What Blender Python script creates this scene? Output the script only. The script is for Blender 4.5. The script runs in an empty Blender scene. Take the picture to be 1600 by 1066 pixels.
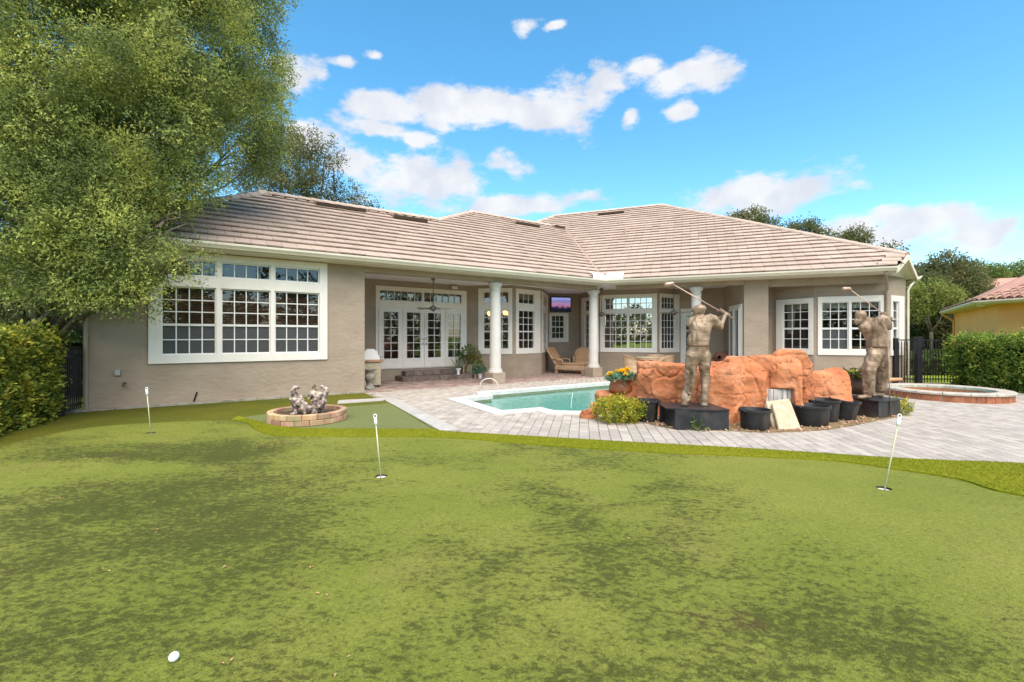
import bpy, bmesh, math, random
import numpy as np
from mathutils import Vector, Matrix
R = math.radians
random.seed(7)
SC = bpy.context.scene
COL = SC.collection

# ------------------------------------------------------------------ camera
FL, CX, HY, CH = 711.0, 800.0, 526.0, 1.5     # focal length, centre and horizon (photo pixels), eye height (m)
cam = bpy.data.cameras.new('camera')
cam.sensor_width = 36.0
cam.lens = 36.0 * FL / 1600.0
cam.shift_y = -7.0 / 1600.0
cam.clip_start = 0.05
cam.clip_end = 3000.0
camo = bpy.data.objects.new('camera', cam)
COL.objects.link(camo)
camo.location = (0, 0, CH)
camo.rotation_euler = (R(90), 0, 0)
SC.camera = camo

# ------------------------------------------------------------------ sky and sun
SUN_AZ, SUN_EL = R(168), R(58)       # azimuth clockwise from +Y (the view direction)
world = bpy.data.worlds.new('World')
SC.world = world
world.use_nodes = True
SKY_STRENGTH = 0.132
def build_world():
    nt = world.node_tree
    nt.nodes.clear()
    N, L = nt.nodes.new, nt.links.new
    out = N('ShaderNodeOutputWorld')
    bg = N('ShaderNodeBackground')
    bg.inputs['Strength'].default_value = SKY_STRENGTH
    L(bg.outputs[0], out.inputs[0])
    sky = N('ShaderNodeTexSky')
    sky.sky_type = 'NISHITA'
    sky.sun_disc = False
    sky.sun_elevation = SUN_EL
    sky.sun_rotation = SUN_AZ
    sky.air_density = 1.0
    sky.dust_density = 0.4
    sky.ozone_density = 2.0
    hsv = N('ShaderNodeHueSaturation')
    hsv.inputs['Hue'].default_value = 0.484
    hsv.inputs['Saturation'].default_value = 1.27
    hsv.inputs['Value'].default_value = 0.98
    L(sky.outputs[0], hsv.inputs['Color'])
    tc = N('ShaderNodeTexCoord')
    # turbulence that ruffles the cloud outlines
    no = N('ShaderNodeTexNoise'); no.inputs['Scale'].default_value = 8.0
    no.inputs['Detail'].default_value = 10.0; no.inputs['Roughness'].default_value = 0.64
    nst = N('ShaderNodeMapping'); nst.inputs['Scale'].default_value = (1, 1, 2.1)
    L(tc.outputs['Generated'], nst.inputs['Vector']); L(nst.outputs[0], no.inputs['Vector'])
    warp = N('ShaderNodeTexNoise'); warp.inputs['Scale'].default_value = 7.0; warp.inputs['Detail'].default_value = 3.0
    L(tc.outputs['Generated'], warp.inputs['Vector'])
    wsub = N('ShaderNodeVectorMath'); wsub.operation = 'SUBTRACT'
    L(warp.outputs['Color'], wsub.inputs[0]); wsub.inputs[1].default_value = (.5, .5, .5)
    wsc = N('ShaderNodeVectorMath'); wsc.operation = 'SCALE'; wsc.inputs['Scale'].default_value = 0.06
    L(wsub.outputs[0], wsc.inputs[0])
    wad = N('ShaderNodeVectorMath'); wad.operation = 'ADD'
    L(tc.outputs['Generated'], wad.inputs[0]); L(wsc.outputs[0], wad.inputs[1])
    # small fair-weather cumulus: (azimuth deg right of north, elevation deg, half width deg, half height deg)
    def seen(px, py, w, h):
        u, v = (px - CX) / FL, (HY - py) / FL; k = 1 / math.sqrt(1 + u * u + v * v)
        return (math.degrees(math.atan(u)), math.degrees(math.atan(v / math.sqrt(1 + u * u))), math.degrees(w / FL) * k / math.sqrt(1 + u * u) * 1.05, math.degrees(h / FL) * k)
    clouds = [seen(*c) for c in [(815, 35, 30, 13), (858, 46, 20, 8), (470, 117, 46, 32), (540, 101, 24, 11), (582, 96, 20, 10), (700, 158, 62, 30), (770, 168, 70, 34), (885, 172, 62, 42), (830, 190, 50, 26),
              (600, 166, 62, 24), (590, 196, 66, 16), (640, 202, 40, 14), (680, 187, 26, 13), (945, 122, 38, 20), (925, 150, 40, 14), (1075, 122, 80, 30), (1010, 105, 40, 18), (985, 181, 17, 20), (1062, 182, 32, 18),
              (640, 285, 118, 48), (560, 265, 75, 40), (700, 280, 60, 40), (478, 222, 52, 34), (793, 258, 36, 22), (850, 318, 92, 24), (775, 326, 50, 17), (1200, 302, 122, 34), (1160, 300, 60, 26), (1250, 300, 60, 26), (1430, 355, 120, 32), (1525, 368, 85, 38), (1330, 356, 60, 18), (1390, 345, 50, 22), (440, 100, 30, 20)]]
    clouds += [(-50, 20, 10, 3), (-62, 14, 12, 3), (66, 16, 12, 3), (80, 22, 10, 3), (100, 14, 14, 4), (125, 24, 12, 4), (150, 16, 16, 4),
              (172, 26, 12, 4), (195, 15, 16, 4), (-140, 22, 12, 4), (-115, 16, 14, 4), (-90, 24, 10, 3), (215, 30, 10, 4), (160, 35, 12, 4)]
    last = None
    for az, el, wa, we in clouds:
        a, e = R(az), R(el)
        c = Vector((math.sin(a) * math.cos(e), math.cos(a) * math.cos(e), math.sin(e)))
        rot = Matrix.Rotation(a, 3, 'Z')               # turn the cloud to azimuth 0
        mp = N('ShaderNodeMapping'); mp.vector_type = 'TEXTURE'
        mp.inputs['Location'].default_value = c
        mp.inputs['Rotation'].default_value = (0, 0, -a)
        mp.inputs['Scale'].default_value = (math.sin(R(wa)), math.sin(R(wa)), math.sin(R(we)))
        L(wad.outputs[0], mp.inputs['Vector'])
        ln = N('ShaderNodeVectorMath'); ln.operation = 'LENGTH'
        L(mp.outputs[0], ln.inputs[0])
        if last is None:
            last = ln.outputs['Value']
        else:
            mn = N('ShaderNodeMath'); mn.operation = 'SMOOTH_MIN'; mn.inputs[2].default_value = 0.35
            L(last, mn.inputs[0]); L(ln.outputs['Value'], mn.inputs[1])
            last = mn.outputs[0]
    # mask = smoothstep(noise*k - distance)
    mul = N('ShaderNodeMath'); mul.operation = 'MULTIPLY_ADD'
    L(no.outputs['Fac'], mul.inputs[0]); mul.inputs[1].default_value = 2.9; mul.inputs[2].default_value = -0.60
    sub = N('ShaderNodeMath'); sub.operation = 'SUBTRACT'
    L(mul.outputs[0], sub.inputs[0]); L(last, sub.inputs[1])
    mr = N('ShaderNodeMapRange'); mr.interpolation_type = 'SMOOTHSTEP'
    mr.inputs['From Min'].default_value = -0.20; mr.inputs['From Max'].default_value = 0.40
    L(sub.outputs[0], mr.inputs['Value'])
    fade = N('ShaderNodeMath'); fade.operation = 'MULTIPLY'; fade.inputs[1].default_value = 0.95
    L(mr.outputs[0], fade.inputs[0])
    no2 = N('ShaderNodeTexNoise'); no2.inputs['Scale'].default_value = 16.0; no2.inputs['Detail'].default_value = 7.0
    L(tc.outputs['Generated'], no2.inputs['Vector'])
    cr = N('ShaderNodeValToRGB')
    cr.color_ramp.elements[0].position = 0.36; cr.color_ramp.elements[0].color = (2.55, 2.62, 2.86, 1)
    cr.color_ramp.elements[1].position = 0.62; cr.color_ramp.elements[1].color = (3.15, 3.17, 3.22, 1)
    L(no2.outputs['Fac'], cr.inputs['Fac'])
    mix = N('ShaderNodeMix'); mix.data_type = 'RGBA'
    L(fade.outputs[0], mix.inputs['Factor']); L(hsv.outputs[0], mix.inputs[6]); L(cr.outputs[0], mix.inputs[7])
    L(mix.outputs[2], bg.inputs['Color'])
build_world()
sun = bpy.data.lights.new('sun', 'SUN')
sun.energy = 2.95
sun.angle = R(75)
sun.color = (1.0, 0.885, 0.73)
suno = bpy.data.objects.new('sun', sun)
COL.objects.link(suno)
sd = Vector((math.sin(SUN_AZ) * math.cos(SUN_EL), math.cos(SUN_AZ) * math.cos(SUN_EL), math.sin(SUN_EL)))
suno.rotation_euler = sd.to_track_quat('Z', 'Y').to_euler()
suno.location = (0, 0, 30)
vs = SC.view_settings
vs.view_transform = 'Standard'
vs.look = 'None'
vs.exposure = 1.22
vs.gamma = 1.0
vs.use_curve_mapping = False
SC.cycles.use_denoising = True
SC.cycles.max_bounces = 8
SC.cycles.transparent_max_bounces = 16
SC.cycles.caustics_reflective = False
SC.cycles.caustics_refractive = False

# ------------------------------------------------------------------ helpers
def G(px, py, z=0.0):
    """point of the level z seen at a photo pixel"""
    Y = (CH - z) * FL / (py - HY)
    return ((px - CX) / FL * Y, Y)
def at(px, py, Y):
    """point at the depth Y seen at a photo pixel"""
    return Vector(((px - CX) / FL * Y, Y, CH - (py - HY) / FL * Y))

def link(o, parent=None, local=False):
    COL.objects.link(o)
    if parent is not None:
        o.parent = parent
        if not local:
            o.matrix_parent_inverse = world_of(parent).inverted()
    return o
def world_of(o):
    m = o.matrix_basis.copy()
    if o.parent is not None:
        m = world_of(o.parent) @ o.matrix_parent_inverse @ m
    return m
def tag(o, label=None, cat=None, group=None, kind=None):
    if label: o['label'] = label
    if cat: o['category'] = cat
    if group: o['group'] = group
    if kind: o['kind'] = kind
    return o
def empty(name, loc=(0, 0, 0), rz=0.0, parent=None):
    o = bpy.data.objects.new(name, None)
    o.location = loc
    o.rotation_euler = (0, 0, rz)
    o.empty_display_size = 0.2
    return link(o, parent)
def mesh_from(name, verts, faces, mat=None, smooth=False):
    me = bpy.data.meshes.new(name)
    me.from_pydata([tuple(v) for v in verts], [], faces)
    me.validate()
    if mat is not None:
        me.materials.append(mat)
    if smooth:
        me.polygons.foreach_set('use_smooth', [True] * len(me.polygons))
    me.update()
    return me
def mesh_np(name, V, F, mat=None, smooth=False):
    """V (n,3), F (m,4) or (m,3) numpy"""
    me = bpy.data.meshes.new(name)
    k = F.shape[1]
    me.vertices.add(len(V)); me.vertices.foreach_set('co', np.asarray(V, dtype=np.float32).ravel())
    me.loops.add(F.size); me.loops.foreach_set('vertex_index', F.astype(np.int32).ravel())
    me.polygons.add(len(F))
    me.polygons.foreach_set('loop_start', np.arange(0, F.size, k, dtype=np.int32))
    me.polygons.foreach_set('loop_total', np.full(len(F), k, dtype=np.int32))
    if smooth:
        me.polygons.foreach_set('use_smooth', np.ones(len(F), dtype=bool))
    me.update(calc_edges=True)
    if mat is not None:
        me.materials.append(mat)
    return me
def obj(name, me, parent=None, local=False):
    return link(bpy.data.objects.new(name, me), parent, local)

class MB:
    """collects faces for ONE mesh"""
    def __init__(s): s.v = []; s.f = []
    def add(s, vs_, fs_):
        b = len(s.v); s.v += [tuple(p) for p in vs_]; s.f += [tuple(i + b for i in f) for f in fs_]
    def box(s, lo, hi, M=None):
        x0, y0, z0 = lo; x1, y1, z1 = hi
        vs_ = [Vector(p) for p in ((x0,y0,z0),(x1,y0,z0),(x1,y1,z0),(x0,y1,z0),(x0,y0,z1),(x1,y0,z1),(x1,y1,z1),(x0,y1,z1))]
        if M is not None: vs_ = [M @ p for p in vs_]
        s.add(vs_, [(0,3,2,1),(4,5,6,7),(0,1,5,4),(1,2,6,5),(2,3,7,6),(3,0,4,7)])
    def cbox(s, lo, hi, c=0.01, M=None):
        """box with chamfered edges"""
        bm = bmesh.new()
        bmesh.ops.create_cube(bm, size=1.0)
        for v in bm.verts:
            v.co = Vector([lo[i] + (v.co[i] + .5) * (hi[i] - lo[i]) for i in range(3)])
        bmesh.ops.bevel(bm, geom=list(bm.edges), offset=c, segments=1, affect='EDGES')
        bm.verts.index_update()
        vs_ = [v.co.copy() for v in bm.verts]
        if M is not None: vs_ = [M @ p for p in vs_]
        s.add(vs_, [tuple(v.index for v in f.verts) for f in bm.faces]); bm.free()
    def prism(s, pts, z0, z1):
        """pts counter-clockwise (x,y)"""
        n = len(pts)
        s.add([(p[0], p[1], z0) for p in pts] + [(p[0], p[1], z1) for p in pts],
              [tuple(range(n - 1, -1, -1)), tuple(range(n, 2 * n))] + [(i, (i + 1) % n, n + (i + 1) % n, n + i) for i in range(n)])
    def tube(s, path, rad, n=8, caps=True):
        path = [Vector(p) for p in path]
        if not hasattr(rad, '__len__'): rad = [rad] * len(path)
        up = Vector((0, 0, 1)); rings = []
        prev = None
        for i, p in enumerate(path):
            d = (path[min(i + 1, len(path) - 1)] - path[max(i - 1, 0)]).normalized()
            if prev is None:
                a = d.cross(up)
                if a.length < 1e-3: a = d.cross(Vector((1, 0, 0)))
                a.normalize()
            else:
                a = (prev - d * prev.dot(d)).normalized()
            prev = a; b = d.cross(a)
            rings.append([p + (a * math.cos(2 * math.pi * k / n) + b * math.sin(2 * math.pi * k / n)) * rad[i] for k in range(n)])
        vs_ = [q for r_ in rings for q in r_]; fs_ = []
        for i in range(len(rings) - 1):
            for k in range(n):
                k2 = (k + 1) % n
                fs_.append((i * n + k, i * n + k2, (i + 1) * n + k2, (i + 1) * n + k))
        if caps:
            fs_.append(tuple(range(n - 1, -1, -1))); fs_.append(tuple(range((len(rings) - 1) * n, len(rings) * n)))
        s.add(vs_, fs_)
    def lathe(s, prof, c=(0, 0, 0), n=24, sx=1.0, sy=1.0, a0=0.0, a1=2 * math.pi, M=None):
        """prof: list of (r, z)"""
        full = abs(a1 - a0 - 2 * math.pi) < 1e-6
        m = n if full else n + 1
        vs_ = []
        for r_, z in prof:
            for k in range(m):
                a = a0 + (a1 - a0) * k / n
                p = Vector((c[0] + r_ * sx * math.cos(a), c[1] + r_ * sy * math.sin(a), c[2] + z))
                vs_.append(M @ p if M is not None else p)
        fs_ = []
        for i in range(len(prof) - 1):
            for k in range(n):
                k2 = (k + 1) % m if full else k + 1
                fs_.append((i * m + k, i * m + k2, (i + 1) * m + k2, (i + 1) * m + k))
        s.add(vs_, fs_)
    def build(s, name, mat, parent=None, smooth=False, local=False):
        return obj(name, mesh_from(name, s.v, s.f, mat, smooth), parent, local)

def autosmooth(o, ang=35):
    """smooth shading that keeps edges sharper than ang"""
    me = o.data
    me.polygons.foreach_set('use_smooth', [True] * len(me.polygons))
    bm = bmesh.new(); bm.from_mesh(me)
    for e in bm.edges:
        e.smooth = not (len(e.link_faces) == 2 and e.calc_face_angle(0) > R(ang))
    bm.to_mesh(me); bm.free()
    return o

def inside(p, poly):
    x, y = p[0], p[1]; r_ = False; n = len(poly); j = n - 1
    for i in range(n):
        xi, yi = poly[i][0], poly[i][1]; xj, yj = poly[j][0], poly[j][1]
        if (yi > y) != (yj > y) and x < (xj - xi) * (y - yi) / (yj - yi) + xi: r_ = not r_
        j = i
    return r_
def sheet(name, outer, holes, z, mat, skirt=0.0, parent=None):
    """flat polygon with holes; skirt gives it an edge"""
    bm = bmesh.new(); edges = []
    for loop in [outer] + list(holes):
        vs_ = [bm.verts.new((p[0], p[1], z)) for p in loop]
        edges += [bm.edges.new((vs_[i], vs_[(i + 1) % len(vs_)])) for i in range(len(vs_))]
    bmesh.ops.triangle_fill(bm, use_beauty=True, use_dissolve=False, edges=edges)
    for f in bm.faces:
        if f.normal.z < 0: f.normal_flip()
    # triangle_fill may fill the holes too
    kill = [f for f in bm.faces if any(inside(f.calc_center_median(), h) for h in holes)]
    bmesh.ops.delete(bm, geom=kill, context='FACES_ONLY')
    if skirt:
        for e in list(bm.edges):
            if e.is_boundary:
                a, b = e.verts
                va, vb = bm.verts.new(a.co - Vector((0, 0, skirt))), bm.verts.new(b.co - Vector((0, 0, skirt)))
                bm.faces.new((a, b, vb, va))
    me = bpy.data.meshes.new(name); bm.to_mesh(me); bm.free(); me.materials.append(mat)
    return obj(name, me, parent)
def smooth_curve(pts, per=6):
    """Catmull-Rom through open list of 2D points"""
    out = []
    n = len(pts)
    for i in range(n - 1):
        p0, p1, p2, p3 = pts[max(i - 1, 0)], pts[i], pts[i + 1], pts[min(i + 2, n - 1)]
        for k in range(per):
            t = k / per
            out.append(tuple(.5 * (2 * p1[c] + (p2[c] - p0[c]) * t + (2 * p0[c] - 5 * p1[c] + 4 * p2[c] - p3[c]) * t * t
                             + (3 * p1[c] - p0[c] - 3 * p2[c] + p3[c]) * t ** 3) for c in (0, 1)))
    out.append(tuple(pts[-1]))
    return out

# ---- numpy noise, signed distance shapes, surface nets
def _hash(ix, iy, iz, seed):
    h = (ix.astype(np.uint32) * np.uint32(374761393) + iy.astype(np.uint32) * np.uint32(668265263)
         + iz.astype(np.uint32) * np.uint32(2246822519) + np.uint32((seed * 3266489917) & 0xffffffff))
    h ^= h >> np.uint32(13); h *= np.uint32(1274126177); h ^= h >> np.uint32(16)
    return (h & np.uint32(0xffff)).astype(np.float32) / 65535.0
def vnoise(P, scale, seed=0):
    Q = np.asarray(P, dtype=np.float32) * scale + 1000.0
    I = np.floor(Q).astype(np.int64); F_ = Q - I
    F_ = F_ * F_ * (3 - 2 * F_)
    r_ = 0
    for dx in (0, 1):
        wx = F_[..., 0] if dx else 1 - F_[..., 0]
        for dy in (0, 1):
            wy = F_[..., 1] if dy else 1 - F_[..., 1]
            for dz in (0, 1):
                wz = F_[..., 2] if dz else 1 - F_[..., 2]
                r_ = r_ + wx * wy * wz * _hash(I[..., 0] + dx, I[..., 1] + dy, I[..., 2] + dz, seed)
    return r_ * 2 - 1
def fbm(P, scale, oct_=4, seed=0):
    r_ = 0; a = 1.0
    for o_ in range(oct_):
        r_ = r_ + a * vnoise(P, scale * 2 ** o_, seed + o_); a *= .5
    return r_
def sd_cap(P, a, b, ra, rb, sq=(1, 1, 1)):
    """tapered capsule; sq squashes the axes"""
    sq = np.array(sq, dtype=np.float32)
    a = np.array(a, dtype=np.float32); b = np.array(b, dtype=np.float32)
    pa = (P - a) / sq; ba = (b - a) / sq
    t = np.clip((pa @ ba) / max(float(ba @ ba), 1e-9), 0, 1)
    return np.linalg.norm(pa - t[..., None] * ba, axis=-1) - (ra + (rb - ra) * t)
def smin(a, b, k):
    h = np.clip(.5 + .5 * (b - a) / k, 0, 1)
    return b + (a - b) * h - k * h * (1 - h)
def snets(f, lo, hi, h):
    lo = np.array(lo, dtype=np.float32); hi = np.array(hi, dtype=np.float32)
    n = np.ceil((hi - lo) / h).astype(int) + 1
    ax = [lo[i] + h * np.arange(n[i], dtype=np.float32) for i in range(3)]
    P = np.stack(np.meshgrid(*ax, indexing='ij'), -1)
    val = f(P).astype(np.float32)
    ins = val < 0
    c = (n[0] - 1, n[1] - 1, n[2] - 1)
    off = [(i, j, k) for i in (0, 1) for j in (0, 1) for k in (0, 1)]
    def cs(A, o_): return A[o_[0]:o_[0] + c[0], o_[1]:o_[1] + c[1], o_[2]:o_[2] + c[2]]
    cnt = sum(cs(ins, o_).astype(np.int8) for o_ in off)
    act = (cnt > 0) & (cnt < 8)
    acc = np.zeros(c + (3,), dtype=np.float32); num = np.zeros(c, dtype=np.float32)
    for i, a in enumerate(off):
        for b in off[i + 1:]:
            if sum(abs(a[q] - b[q]) for q in range(3)) != 1: continue
            va, vb = cs(val, a), cs(val, b)
            m = (va < 0) != (vb < 0)
            t = np.where(m, va / np.where(m, va - vb, 1), 0)
            for q in range(3):
                acc[..., q] += np.where(m, a[q] + t * (b[q] - a[q]), 0)
            num += m
    idx = -np.ones(c, dtype=np.int64)
    ii = np.argwhere(act)
    idx[act] = np.arange(len(ii))
    V = lo + h * (ii + acc[act] / num[act][:, None])
    F_ = []
    for q in range(3):
        u, w = (q + 1) % 3, (q + 2) % 3
        s0 = [slice(1, n[i] - 1) for i in range(3)]; s1 = list(s0)
        s0[q] = slice(0, n[q] - 1); s1[q] = slice(1, n[q])
        A, B = ins[tuple(s0)], ins[tuple(s1)]
        ch = np.argwhere(A != B)
        if len(ch) == 0: continue
        flip = A[tuple(ch.T)]
        base = ch.copy(); base[:, u] += 1; base[:, w] += 1
        def cell(du, dw):
            k = base.copy(); k[:, u] += du; k[:, w] += dw
            return idx[k[:, 0], k[:, 1], k[:, 2]]
        quad = np.stack([cell(-1, -1), cell(0, -1), cell(0, 0), cell(-1, 0)], 1)
        quad[~flip] = quad[~flip][:, ::-1]
        F_.append(quad)
    return V, np.concatenate(F_)
def sdf_obj(name, f, lo, hi, h, mat, parent=None, local=False):
    V, F_ = snets(f, lo, hi, h)
    return obj(name, mesh_np(name, V, F_, mat, True), parent, local)

# ---- foliage: every leaf is a small folded quad
def leaf_mesh(name, C, size, rng, mat, aspect=0.45, up=0.3, dirs=None, jitter=0.5, fold=0.18):
    n = len(C)
    d = rng.normal(size=(n, 3))
    if dirs is not None: d = dirs + jitter * d
    d /= np.linalg.norm(d, axis=1)[:, None] + 1e-9
    nn = rng.normal(size=(n, 3)); nn[:, 2] += up * 3
    s = np.cross(d, nn); s /= np.linalg.norm(s, axis=1)[:, None] + 1e-9
    nn = np.cross(s, d)
    L_ = (size * rng.uniform(.65, 1.3, n))[:, None]; W_ = L_ * aspect * .5
    V = np.empty((n, 4, 3), dtype=np.float32)
    V[:, 0] = C
    V[:, 1] = C + d * L_ * .5 + s * W_ + nn * L_ * fold
    V[:, 2] = C + d * L_
    V[:, 3] = C + d * L_ * .5 - s * W_ + nn * L_ * fold
    F_ = np.arange(n * 4).reshape(n, 4)
    return mesh_np(name, V.reshape(-1, 3), F_, mat)
def twigs(C, D, rng, per, spread, length):
    """leaf positions along short twigs at C pointing along D"""
    n = len(C)
    t = rng.uniform(0.05, 1, (n, per, 1))
    dd = D[:, None, :] + rng.normal(size=(n, 1, 3)) * .35
    dd /= np.linalg.norm(dd, axis=2)[:, :, None] + 1e-9
    P = C[:, None, :] + dd * t * length + rng.normal(size=(n, per, 3)) * spread
    dirs = np.repeat(dd, per, axis=1) + rng.normal(size=(n, per, 3)) * .6
    return P.reshape(-1, 3), dirs.reshape(-1, 3)
def blob_points(blobs, n, rng, shell=0.55, gap=0.0, gscale=1.0, seed=3):
    """points in ellipsoids (cx,cy,cz,rx,ry,rz), mostly near the surface"""
    B = np.array(blobs, dtype=float)
    w = (B[:, 3] * B[:, 4] + B[:, 4] * B[:, 5] + B[:, 3] * B[:, 5]); w /= w.sum()
    k = rng.choice(len(B), size=int(n * (1.6 if gap else 1)), p=w)
    d = rng.normal(size=(len(k), 3)); d /= np.linalg.norm(d, axis=1)[:, None]
    r_ = shell + (1 - shell) * rng.uniform(size=len(k)) ** .6
    r_ = r_ * (1 + .22 * vnoise(d + k[:, None] * 3.7, 2.2, seed))
    P = B[k, :3] + d * B[k, 3:6] * r_[:, None]
    if gap:
        keep = vnoise(P, gscale, seed + 9) > -1 + gap
        P, d = P[keep], d[keep]
    return P[:n], d[:n]
# ------------------------------------------------------------------ materials
def lin(r, g, b):
    f = lambda c: ((c / 255 + .055) / 1.055) ** 2.4 if c > 10 else c / 255 / 12.92
    return (f(r), f(g), f(b), 1)
def M(name, cols, scale=4.0, rough=.7, bump=None, island=0.0, objrand=0.0, metal=0.0, spec=.4, detail=5.0, stretch=(1, 1, 1),
      lo=.35, hi=.65, trans=0.0, hue=0.0, dirt=None, coat=0.0):
    m = bpy.data.materials.new(name); m.use_nodes = True
    nt = m.node_tree; N, L = nt.nodes.new, nt.links.new
    b = nt.nodes['Principled BSDF']; outn = nt.nodes['Material Output']
    b.inputs['Roughness'].default_value = rough
    b.inputs['Metallic'].default_value = metal
    b.inputs['Specular IOR Level'].default_value = spec
    if coat: b.inputs['Coat Weight'].default_value = coat
    tc = N('ShaderNodeTexCoord'); mp = N('ShaderNodeMapping'); mp.inputs['Scale'].default_value = stretch
    L(tc.outputs['Object'], mp.inputs['Vector'])
    cols = [c if len(c) == 4 else c + (1,) for c in cols]
    if len(cols) > 1:
        no = N('ShaderNodeTexNoise'); no.inputs['Scale'].default_value = scale; no.inputs['Detail'].default_value = detail
        no.inputs['Roughness'].default_value = .6
        L(mp.outputs[0], no.inputs['Vector'])
        cr = N('ShaderNodeValToRGB'); e = cr.color_ramp.elements
        e[0].position = lo; e[0].color = cols[0]; e[1].position = hi; e[1].color = cols[-1]
        for i, c in enumerate(cols[1:-1]):
            q = e.new(lo + (hi - lo) * (i + 1) / (len(cols) - 1)); q.color = c
        L(no.outputs['Fac'], cr.inputs['Fac']); col = cr.outputs[0]
    else:
        rgb = N('ShaderNodeRGB'); rgb.outputs[0].default_value = cols[0]; col = rgb.outputs[0]
    if dirt:                                  # (colour, scale, low, high, stretch) stains with a shape of their own
        dm = N('ShaderNodeMapping'); dm.inputs['Scale'].default_value = dirt[4] if len(dirt) > 4 else (1, 1, 1)
        L(tc.outputs['Object'], dm.inputs['Vector'])
        dn = N('ShaderNodeTexNoise'); dn.inputs['Scale'].default_value = dirt[1]; dn.inputs['Detail'].default_value = 6
        L(dm.outputs[0], dn.inputs['Vector'])
        dr = N('ShaderNodeMapRange'); dr.inputs['From Min'].default_value = dirt[2]; dr.inputs['From Max'].default_value = dirt[3]
        L(dn.outputs['Fac'], dr.inputs['Value'])
        mx = N('ShaderNodeMix'); mx.data_type = 'RGBA'
        L(dr.outputs[0], mx.inputs['Factor']); L(col, mx.inputs[6]); mx.inputs[7].default_value = dirt[0] if len(dirt[0]) == 4 else dirt[0] + (1,)
        col = mx.outputs[2]
    if island or objrand:
        rnd = None
        if island:
            g = N('ShaderNodeNewGeometry'); rnd = g.outputs['Random Per Island']
        else:
            oi = N('ShaderNodeObjectInfo'); rnd = oi.outputs['Random']
        k = island or objrand
        mr = N('ShaderNodeMapRange'); mr.inputs['To Min'].default_value = 1 - k; mr.inputs['To Max'].default_value = 1 + k
        L(rnd, mr.inputs['Value'])
        h = N('ShaderNodeHueSaturation'); L(col, h.inputs['Color']); L(mr.outputs[0], h.inputs['Value'])
        if hue:
            m2 = N('ShaderNodeMath'); m2.operation = 'MULTIPLY'; L(rnd, m2.inputs[0]); m2.inputs[1].default_value = 7.13
            m3 = N('ShaderNodeMath'); m3.operation = 'FRACT'; L(m2.outputs[0], m3.inputs[0])
            m4 = N('ShaderNodeMapRange'); m4.inputs['To Min'].default_value = .5 - hue; m4.inputs['To Max'].default_value = .5 + hue
            L(m3.outputs[0], m4.inputs['Value']); L(m4.outputs[0], h.inputs['Hue'])
        col = h.outputs[0]
    L(col, b.inputs['Base Color'])
    if bump:
        bn = N('ShaderNodeTexNoise'); bn.inputs['Scale'].default_value = bump[1]; bn.inputs['Detail'].default_value = bump[3] if len(bump) > 3 else 4
        L(mp.outputs[0], bn.inputs['Vector'])
        bp = N('ShaderNodeBump'); bp.inputs['Strength'].default_value = bump[0]; bp.inputs['Distance'].default_value = bump[2]
        L(bn.outputs['Fac'], bp.inputs['Height']); L(bp.outputs[0], b.inputs['Normal'])
    if trans:
        t = N('ShaderNodeBsdfTranslucent'); ms = N('ShaderNodeMixShader'); ms.inputs[0].default_value = trans
        h2 = N('ShaderNodeHueSaturation'); h2.inputs['Hue'].default_value = .485; h2.inputs['Value'].default_value = 1.5; L(col, h2.inputs['Color'])
        L(h2.outputs[0], t.inputs['Color']); L(b.outputs[0], ms.inputs[1]); L(t.outputs[0], ms.inputs[2]); L(ms.outputs[0], outn.inputs[0])
    return m
def glassy(name, tint, gloss=1.0, rough=0.0, bump=None, ior=1.5, fac_add=0.0, sheen=1.0):
    """clear pane or water: lets light straight through, mirrors by Fresnel"""
    m = bpy.data.materials.new(name); m.use_nodes = True
    nt = m.node_tree; N, L = nt.nodes.new, nt.links.new
    nt.nodes.remove(nt.nodes['Principled BSDF'])
    t = N('ShaderNodeBsdfTransparent'); t.inputs[0].default_value = tint
    g = N('ShaderNodeBsdfGlossy'); g.inputs['Roughness'].default_value = rough; g.inputs['Color'].default_value = (sheen, sheen, sheen, 1)
    fr = N('ShaderNodeFresnel'); fr.inputs['IOR'].default_value = ior
    ad = N('ShaderNodeMath'); ad.operation = 'MULTIPLY_ADD'; ad.use_clamp = True; ad.inputs[1].default_value = gloss; ad.inputs[2].default_value = fac_add
    L(fr.outputs[0], ad.inputs[0])
    ms = N('ShaderNodeMixShader'); L(ad.outputs[0], ms.inputs[0]); L(t.outputs[0], ms.inputs[1]); L(g.outputs[0], ms.inputs[2])
    if bump:
        tc = N('ShaderNodeTexCoord'); bn = N('ShaderNodeTexNoise'); bn.inputs['Scale'].default_value = bump[1]; bn.inputs['Detail'].default_value = 3
        L(tc.outputs['Object'], bn.inputs['Vector'])
        bp = N('ShaderNodeBump'); bp.inputs['Strength'].default_value = bump[0]; bp.inputs['Distance'].default_value = bump[2]
        L(bn.outputs['Fac'], bp.inputs['Height']); L(bp.outputs[0], g.inputs['Normal']); L(bp.outputs[0], fr.inputs['Normal'])
    L(ms.outputs[0], nt.nodes['Material Output'].inputs[0])
    return m
def emit(name, col, s):
    m = bpy.data.materials.new(name); m.use_nodes = True
    nt = m.node_tree; nt.nodes.remove(nt.nodes['Principled BSDF'])
    e = nt.nodes.new('ShaderNodeEmission'); e.inputs[0].default_value = col; e.inputs[1].default_value = s
    nt.links.new(e.outputs[0], nt.nodes['Material Output'].inputs[0])
    return m

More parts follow.
